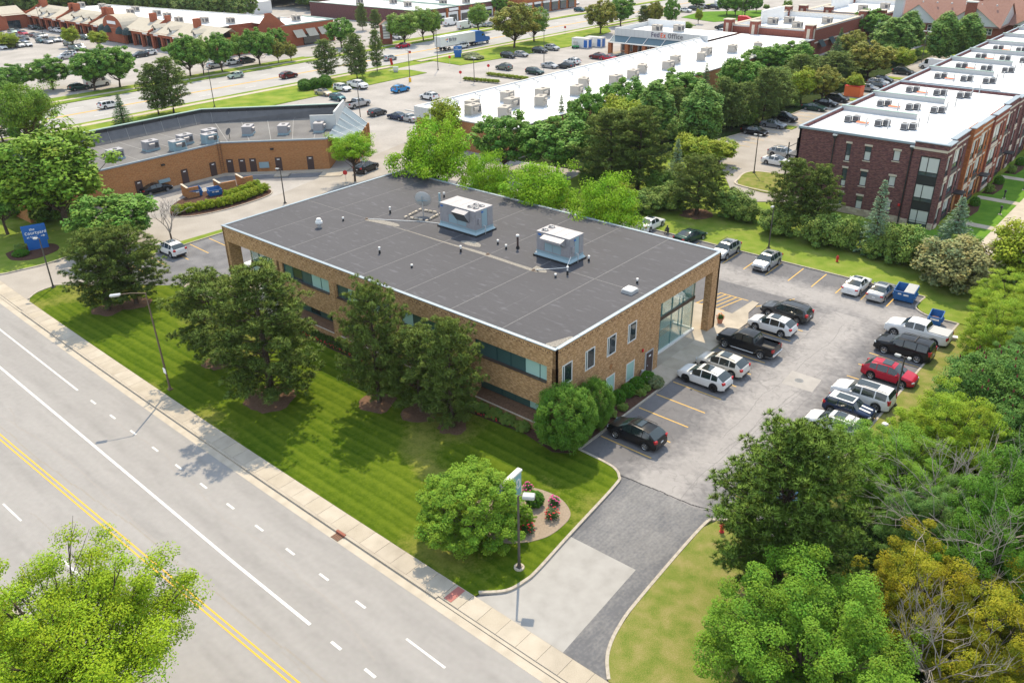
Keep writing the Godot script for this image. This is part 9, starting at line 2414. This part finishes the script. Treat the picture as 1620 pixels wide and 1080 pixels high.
	# roses by the number sign
	for a: Array in [[Vector3(5.75, 0.15, 7.7), 0.85, "red rose bush in the middle of the gravel bed"], [Vector3(5.4, 0.15, 9.9), 0.8, "red rose bush at the gravel bed front, beside the wide bush"], [Vector3(5.0, 0.15, 6.5), 0.7, "magenta flowers at the back of the gravel bed"], [Vector3(2.6, 0.15, 6.5), 0.7, "pink flowers behind the number sign"]]:
		t = thing("rose_bush", a[2], "flowers", a[0], 0.0, "flowers in the gravel bed")
		mb = MB.new(); mb.tinted = true
		for q in 420: mb.col = shade(r); var d := rdir(r); d.y = absf(d.y) * 1.3; leaf(mb, Vector3(0, 0.15, 0) + d * a[1] * 0.62 * pow(r.randf(), 0.5), (d + Vector3.UP).normalized(), rdir(r), 0.13, 0.08)
		obj("foliage", mb, leaf_mat("rose", 0.05, 0.10, 0.025), t)
		for q in 22:
			mb = MB.new(); var d := rdir(r); d.y = absf(d.y) * 1.3; mb.lathe([Vector2(0, 0.05), Vector2(0.055, 0.03), Vector2(0.04, -0.02), Vector2(0, -0.04)], Vector3(0, 0.2, 0) + d * a[1] * 0.62, 6); obj("flower", mb, M.flower_red if a[0].z > 7 else M.flower_pink, t)
	# red bedding flowers along the office front
	mb = MB.new()
	for q in 150:
		var x := -34.0 + 31.0 * q / 150.0 + r.randf_range(-0.1, 0.1)
		mb.lathe([Vector2(0, 0.07), Vector2(0.06, 0.04), Vector2(0.05, -0.02), Vector2(0, -0.05)], Vector3(x, 0.30 + r.randf() * 0.12, (1.3 if x < -8.5 else lerpf(1.3, 0.75, (x + 8.5) / 6.0)) + r.randf_range(-0.15, 0.15)), 5)
	var fl := obj("bedding_flowers", mb, M.flower_red); kind(fl, "stuff"); tag(fl, "row of red bedding flowers along the front of the office", "flowers")
	mb = MB.new(); mb.tinted = true
	for q in 6000:
		var x := r.randf_range(-34.5, -2.6); mb.col = shade(r, 0.3, 0.2)
		leaf(mb, Vector3(x, 0.14 + r.randf() * 0.28, r.randf_range(0.05, 1.42 if x < -8.5 else 0.9)), (Vector3.UP + rdir(r)).normalized(), rdir(r), 0.2, 0.11)
	var gc := obj("ground_cover", mb, leaf_mat("cover", 0.06, 0.11, 0.02)); kind(gc, "stuff"); tag(gc, "leafy ground cover in the bed under the office windows", "ground cover")
	# number sign
	t = thing("number_sign", "pale blue upright sign with white number beside the wide bush", "sign", Vector3(3.3, 0.12, 9.3), PI / 2 + 0.12)
	part_box(t, "panel", Vector3(0, 2.05, 0), Vector3(2.6, 1.9, 0.28), M.sign_pale, 0.03); part_box(t, "cap", Vector3(0, 3.08, 0), Vector3(2.72, 0.2, 0.42), M.trim_white, 0.05); part_box(t, "plinth", Vector3(0, 0.55, 0), Vector3(2.2, 1.1, 0.24), M.trim_grey)
	letters(t, "1190", Vector3(-0.02, 2.16, 0.15), Basis.IDENTITY, 0.78, M.print_white, true)
	# courtyard sign
	t = thing("courtyard_sign", "blue monument sign with white lettering and arrow behind the lamp", "sign", Vector3(-76.2, 0.12, 7.5), PI / 2 - 0.3)
	part_box(t, "panel", Vector3(0, 2.05, 0), Vector3(2.7, 2.1, 0.4), M.sign_blue, 0.03); part_box(t, "plinth", Vector3(0, 0.5, 0), Vector3(2.3, 1.0, 0.36), M.sign_blue)
	letters(t, "the", Vector3(-0.2, 2.62, 0.21), Basis.IDENTITY, 0.27, M.print_white, true); letters(t, "Courtyard", Vector3(0.1, 2.16, 0.21), Basis.IDENTITY, 0.36, M.print_white, true); letters(t, "at Town", Vector3(-0.4, 1.66, 0.21), Basis.IDENTITY, 0.22, M.print_white, true)
	mb = MB.new(); mb.box(Vector3(0.75, 1.66, 0.21), Vector3(0.3, 0.08, 0.02)); mb.face([Vector3(0.88, 1.50, 0.22), Vector3(1.08, 1.66, 0.22), Vector3(0.88, 1.82, 0.22)], Vector3(0.9, 1.66, 0)); obj("arrow", mb, M.print_white, t)
	t = thing("blue_sign", "small blue sign on the boulevard lawn before the semi truck", "sign", Vector3(-134.6, 0.12, -129.3), PI / 2 - 0.7)
	part_box(t, "panel", Vector3(0, 1.9, 0), Vector3(2.2, 1.9, 0.35), M.sign_blue, 0.03); part_box(t, "plinth", Vector3(0, 0.5, 0), Vector3(1.8, 1.0, 0.3), M.sign_blue)
	letters(t, "the", Vector3(-0.3, 2.4, 0.18), Basis.IDENTITY, 0.28, M.print_white, true); letters(t, "Courtyard", Vector3(0, 2.0, 0.18), Basis.IDENTITY, 0.3, M.print_white, true)
	# brick pylon sign across the boulevard
	t = thing("pylon_sign", "brick pylon sign with white panels across the boulevard", "sign", Vector3(-169.2, 0.1, -134.4), PI / 2 - 0.5)
	part_box(t, "base", Vector3(0, 0.8, 0), Vector3(3.4, 1.6, 1.0), M.brick_wine)
	for sx: float in [-1.4, 1.4]: part_box(t, "pillar", Vector3(sx, 3.4, 0), Vector3(0.7, 4.4, 0.9), M.brick_wine)
	part_box(t, "panel", Vector3(0, 3.4, 0), Vector3(2.2, 3.6, 0.6), M.print_white)
	for q in 4: part_box(t, "panel_row", Vector3(0, 2.2 + q * 0.8, 0.31), Vector3(2.0, 0.5, 0.03), M.trim_grey)
	mb = MB.new(); var rf := MB.new(); gable(mb, rf, Vector3(0, 5.6, 0.5), Vector3(0, 5.6, -0.5), 1.9, 1.3); obj("gable", mb, M.trim_white, t); obj("roof", rf, M.shingle_brown, t)
	# flags and boxes near the pines
	t = thing("banner_flag", "small red banner flag beside the thin pine", "flag", Vector3(-134.2, 0.1, -104.2), 0.6)
	mb = MB.new(); mb.tube([Vector3.ZERO, Vector3(0, 3.2, 0)], [0.03, 0.02], 5); obj("pole", mb, M.metal, t); part_box(t, "cloth", Vector3(0.35, 2.2, 0), Vector3(0.65, 1.7, 0.03), M.red, 0.0, Basis(Vector3.BACK, 0.2))
	t = thing("mailbox_sign", "low white sign box behind the red banner flag", "sign", Vector3(-131.5, 0.1, -103.5), 0.6)
	part_box(t, "box", Vector3(0, 0.9, 0), Vector3(1.4, 1.0, 0.4), M.trim_white, 0.03); part_box(t, "foot", Vector3(0, 0.2, 0), Vector3(1.0, 0.4, 0.3), M.trim_grey)
	for a: Array in [[Vector3(-110.0, 0, -104.6), 2.2, "stop sign between the two low hedges"], [Vector3(-111.8, 0, -116.5), 1.9, "stop sign at the left end of the upper hedge"], [Vector3(-141.0, 0.1, -117.5), 2.4, "stop sign at the boulevard exit"], [Vector3(-128.5, 0.1, -119.9), 1.9, "thin sign post on the boulevard lawn corner"], [Vector3(-67.3, 0, -34.5), 1.8, "stop sign beside the rear lane at the bright tree"], [Vector3(-55.5, 0, -44.5), 1.8, "orange sign behind the far roof edge"], [Vector3(-137.2, 0.1, -181.0), 2.2, "stop sign on the far boulevard"]]:
		sign_post(a[0], a[1], a[2], M.red, 0.5)
	# semi trucks
	truck(Vector3(-146.2, 0.01, -145.0), PI / 2, M.sign_blue, true, "white semi trailer pulled by a blue tractor on the boulevard")
	truck(Vector3(-101.0, 0.01, -221.0), 0.3, M.red, false, "red semi tractor parked behind the grey store")
	# storage containers
	for a: Array in [[-117.2, -162.8, "white storage container with a green forklift at its end, left one"], [-115.2, -166.6, "white storage container behind the first, right one"]]:
		t = thing("storage_container", a[2], "container", Vector3(a[0], 0.0, a[1]), 0.1, "white storage containers")
		part_box(t, "box", Vector3(0, 1.3, 0), Vector3(5.4, 2.5, 2.5), M.trim_white, 0.03); part_box(t, "door", Vector3(1.9, 1.2, 1.27), Vector3(1.1, 2.0, 0.05), M.sign_blue); part_box(t, "door", Vector3(2.72, 1.2, 0.0), Vector3(0.05, 2.1, 1.6), M.sign_blue); part_box(t, "roof_rim", Vector3(0, 2.58, 0), Vector3(5.5, 0.08, 2.6), M.trim_grey)
	t = thing("forklift", "small green utility cart in front of the white container", "cart", Vector3(-117.6, 0.0, -160.2), 0.2)
	part_box(t, "chassis", Vector3(0, 0.55, 0), Vector3(1.9, 0.5, 1.0), mat(0.02, 0.25, 0.08, 0.5), 0.05); part_box(t, "roof", Vector3(-0.1, 1.75, 0), Vector3(1.1, 0.06, 1.0), M.trim_black)
	for sx: float in [-0.55, 0.4]:
		for sz: float in [-0.42, 0.42]: part_box(t, "post", Vector3(sx, 1.25, sz), Vector3(0.05, 1.0, 0.05), M.trim_black)
	for sx: float in [-0.65, 0.65]:
		for sz: float in [-0.5, 0.5]:
			mb = MB.new(); mb.lathe([Vector2(0, 0.08), Vector2(0.26, 0.08), Vector2(0.28, 0), Vector2(0.26, -0.08), Vector2(0, -0.08)], Vector3(sx, 0.28, sz), 10, Basis(Vector3.RIGHT, PI / 2)); obj("wheel", mb, M.tyre, t)
	# orange container in the lane
	t = thing("orange_container", "bright orange-red container in the townhouse lane", "container", Vector3(-30.2, 0.0, -141.2), 0.0)
	part_box(t, "box", Vector3(0, 1.1, 0), Vector3(3.4, 2.1, 2.2), M.orange, 0.04); part_box(t, "lid", Vector3(0, 2.18, 0), Vector3(3.5, 0.08, 2.3), M.red)
	for q in 5: part_box(t, "rib", Vector3(-1.4 + q * 0.7, 1.1, 1.11), Vector3(0.08, 1.9, 0.06), M.orange)
	# garden bollards before the townhouses
	for a: Array in [[13.2, -78.3, "first"], [11.9, -85.8, "second"], [13.1, -91.6, "third"]]:
		t = thing("garden_light", "%s dark garden light on the townhouse lawn" % a[2], "garden light", Vector3(a[0], 0.11, a[1]), 0.0, "townhouse garden lights")
		mb = MB.new(); mb.tube([Vector3.ZERO, Vector3(0, 0.9, 0)], [0.09, 0.07], 8); obj("post", mb, M.trim_black, t); part_box(t, "lantern", Vector3(0, 1.05, 0), Vector3(0.28, 0.32, 0.28), M.trim_black, 0.04); part_box(t, "foot", Vector3(0, 0.04, 0), Vector3(0.4, 0.08, 0.4), M.lime)
	t = thing("ground_box", "small pale utility box on the grass beside the parking lot", "utility box", Vector3(19.0, 0.1, -37.2), 0.3)
	part_box(t, "box", Vector3(0, 0.14, 0), Vector3(0.7, 0.28, 0.45), M.lime, 0.03); part_box(t, "lid", Vector3(0, 0.3, 0), Vector3(0.74, 0.05, 0.5), M.trim_white, 0.01)
	t = thing("utility_cover", "small round white cover in the grass by the lamp", "cover", Vector3(19.2, 0.11, -18.4))
	mb = MB.new(); mb.lathe([Vector2(0, 0.12), Vector2(0.22, 0.1), Vector2(0.28, 0)], Vector3.ZERO, 12); obj("lid", mb, M.trim_white, t)
	person()

func truck(at: Vector3, turn: float, paint_: Material, trailer: bool, label: String) -> void:
	var t := thing("semi_truck", label, "truck", at, turn)
	var mb := MB.new()
	# tractor: nose at +x
	var cab := PackedVector2Array([Vector2(2.6, 0.9), Vector2(9.0, 0.9), Vector2(9.1, 1.5), Vector2(8.9, 1.95), Vector2(7.2, 2.25), Vector2(6.5, 3.3), Vector2(5.2, 3.95), Vector2(3.6, 4.05), Vector2(2.6, 4.0)])
	var tri := Geometry2D.triangulate_polygon(cab)
	for sg: float in [-1.0, 1.0]:
		for i in range(0, tri.size(), 3):
			mb.face([Vector3(cab[tri[i]].x, cab[tri[i]].y, sg * 1.2), Vector3(cab[tri[i + 1]].x, cab[tri[i + 1]].y, sg * 1.2), Vector3(cab[tri[i + 2]].x, cab[tri[i + 2]].y, sg * 1.2)], Vector3(5, 2, 0))
	for i in cab.size():
		var p := cab[i]; var q := cab[(i + 1) % cab.size()]
		mb.face([Vector3(p.x, p.y, -1.2), Vector3(q.x, q.y, -1.2), Vector3(q.x, q.y, 1.2), Vector3(p.x, p.y, 1.2)], Vector3(5, 2.2, 0))
	obj("cab", mb, paint_, t)
	mb = MB.new(); mb.quad(Vector3(7.14, 2.32, -1.0), Vector3(6.56, 3.24, -1.0), Vector3(6.56, 3.24, 1.0), Vector3(7.14, 2.32, 1.0)); 
	var wsn := MB.new(); wsn.box(Vector3(6.87, 2.80, 0), Vector3(0.03, 1.02, 2.0), Basis(Vector3.BACK, 0.56)); obj("windscreen", wsn, M.car_glass, t)
	for sg: float in [-1.0, 1.0]: part_box(t, "side_window", Vector3(6.0, 2.75, sg * 1.2), Vector3(0.9, 0.6, 0.04), M.car_glass); part_box(t, "fairing", Vector3(4.6, 0.6, sg * 1.1), Vector3(3.2, 0.55, 0.12), M.unit_grey)
	for sg: float in [-1.0, 1.0]: part_box(t, "headlight", Vector3(9.02, 1.35, sg * 0.95), Vector3(0.16, 0.25, 0.35), M.headlight, 0.03)
	part_box(t, "grille", Vector3(9.08, 1.4, 0), Vector3(0.1, 0.8, 1.1), M.car_trim); part_box(t, "chassis", Vector3(5.0, 0.75, 0), Vector3(8.0, 0.3, 1.1), M.car_trim)
	var axles := [8.1, 3.2, 1.9]
	if trailer:
		part_box(t, "trailer_box", Vector3(-4.6, 2.65, 0), Vector3(14.4, 2.75, 2.56), M.paint_white, 0.04); part_box(t, "trailer_frame", Vector3(-4.6, 1.18, 0), Vector3(14.2, 0.2, 1.6), M.unit_dark)
		part_box(t, "trailer_door", Vector3(-11.82, 2.65, 0), Vector3(0.06, 2.6, 2.4), M.screen_grey); part_box(t, "tail_bumper", Vector3(-11.7, 0.7, 0), Vector3(0.15, 0.2, 2.2), M.unit_dark)
		for k in 3:
			mb = MB.new(); mb.lathe([Vector2(0, 0.02), Vector2(0.22, 0.02), Vector2(0.22, 0)], Vector3([-9.6, -9.1, -9.2][k], [3.1, 3.15, 2.55][k], -1.29), 10, Basis(Vector3.RIGHT, -PI / 2)); obj("logo_dot", mb, [M.flower_yellow, M.flower_pink, M.sign_blue][k], t)
			mb = MB.new(); mb.lathe([Vector2(0, 0.02), Vector2(0.22, 0.02), Vector2(0.22, 0)], Vector3([-9.6, -9.1, -9.2][k], [3.1, 3.15, 2.55][k], 1.29), 10, Basis(Vector3.RIGHT, PI / 2)); obj("logo_dot", mb, [M.flower_yellow, M.flower_pink, M.sign_blue][k], t)
		letters(t, "Brite", Vector3(-8.5, 2.9, 1.29), Basis.IDENTITY, 0.95, mat(0.02, 0.03, 0.10, 0.6))
		part_box(t, "logo_line", Vector3(-7.0, 2.2, 1.29), Vector3(2.6, 0.1, 0.02), M.unit_grey)
		axles.append_array([-9.6, -8.3])
	for x: float in axles:
		for sg: float in [-1.0, 1.0]:
			mb = MB.new(); mb.lathe([Vector2(0, 0.1), Vector2(0.3, 0.12), Vector2(0.48, 0.14), Vector2(0.5, 0), Vector2(0.48, -0.14), Vector2(0, -0.14)], Vector3(x, 0.5, sg * 1.08), 14, Basis(Vector3.RIGHT, PI / 2 * sg)); obj("wheel", mb, M.tyre, t)
			mb = MB.new(); mb.lathe([Vector2(0, 0.16), Vector2(0.24, 0.15)], Vector3(x, 0.5, sg * 1.08), 10, Basis(Vector3.RIGHT, PI / 2 * sg)); obj("hub", mb, M.rim, t)
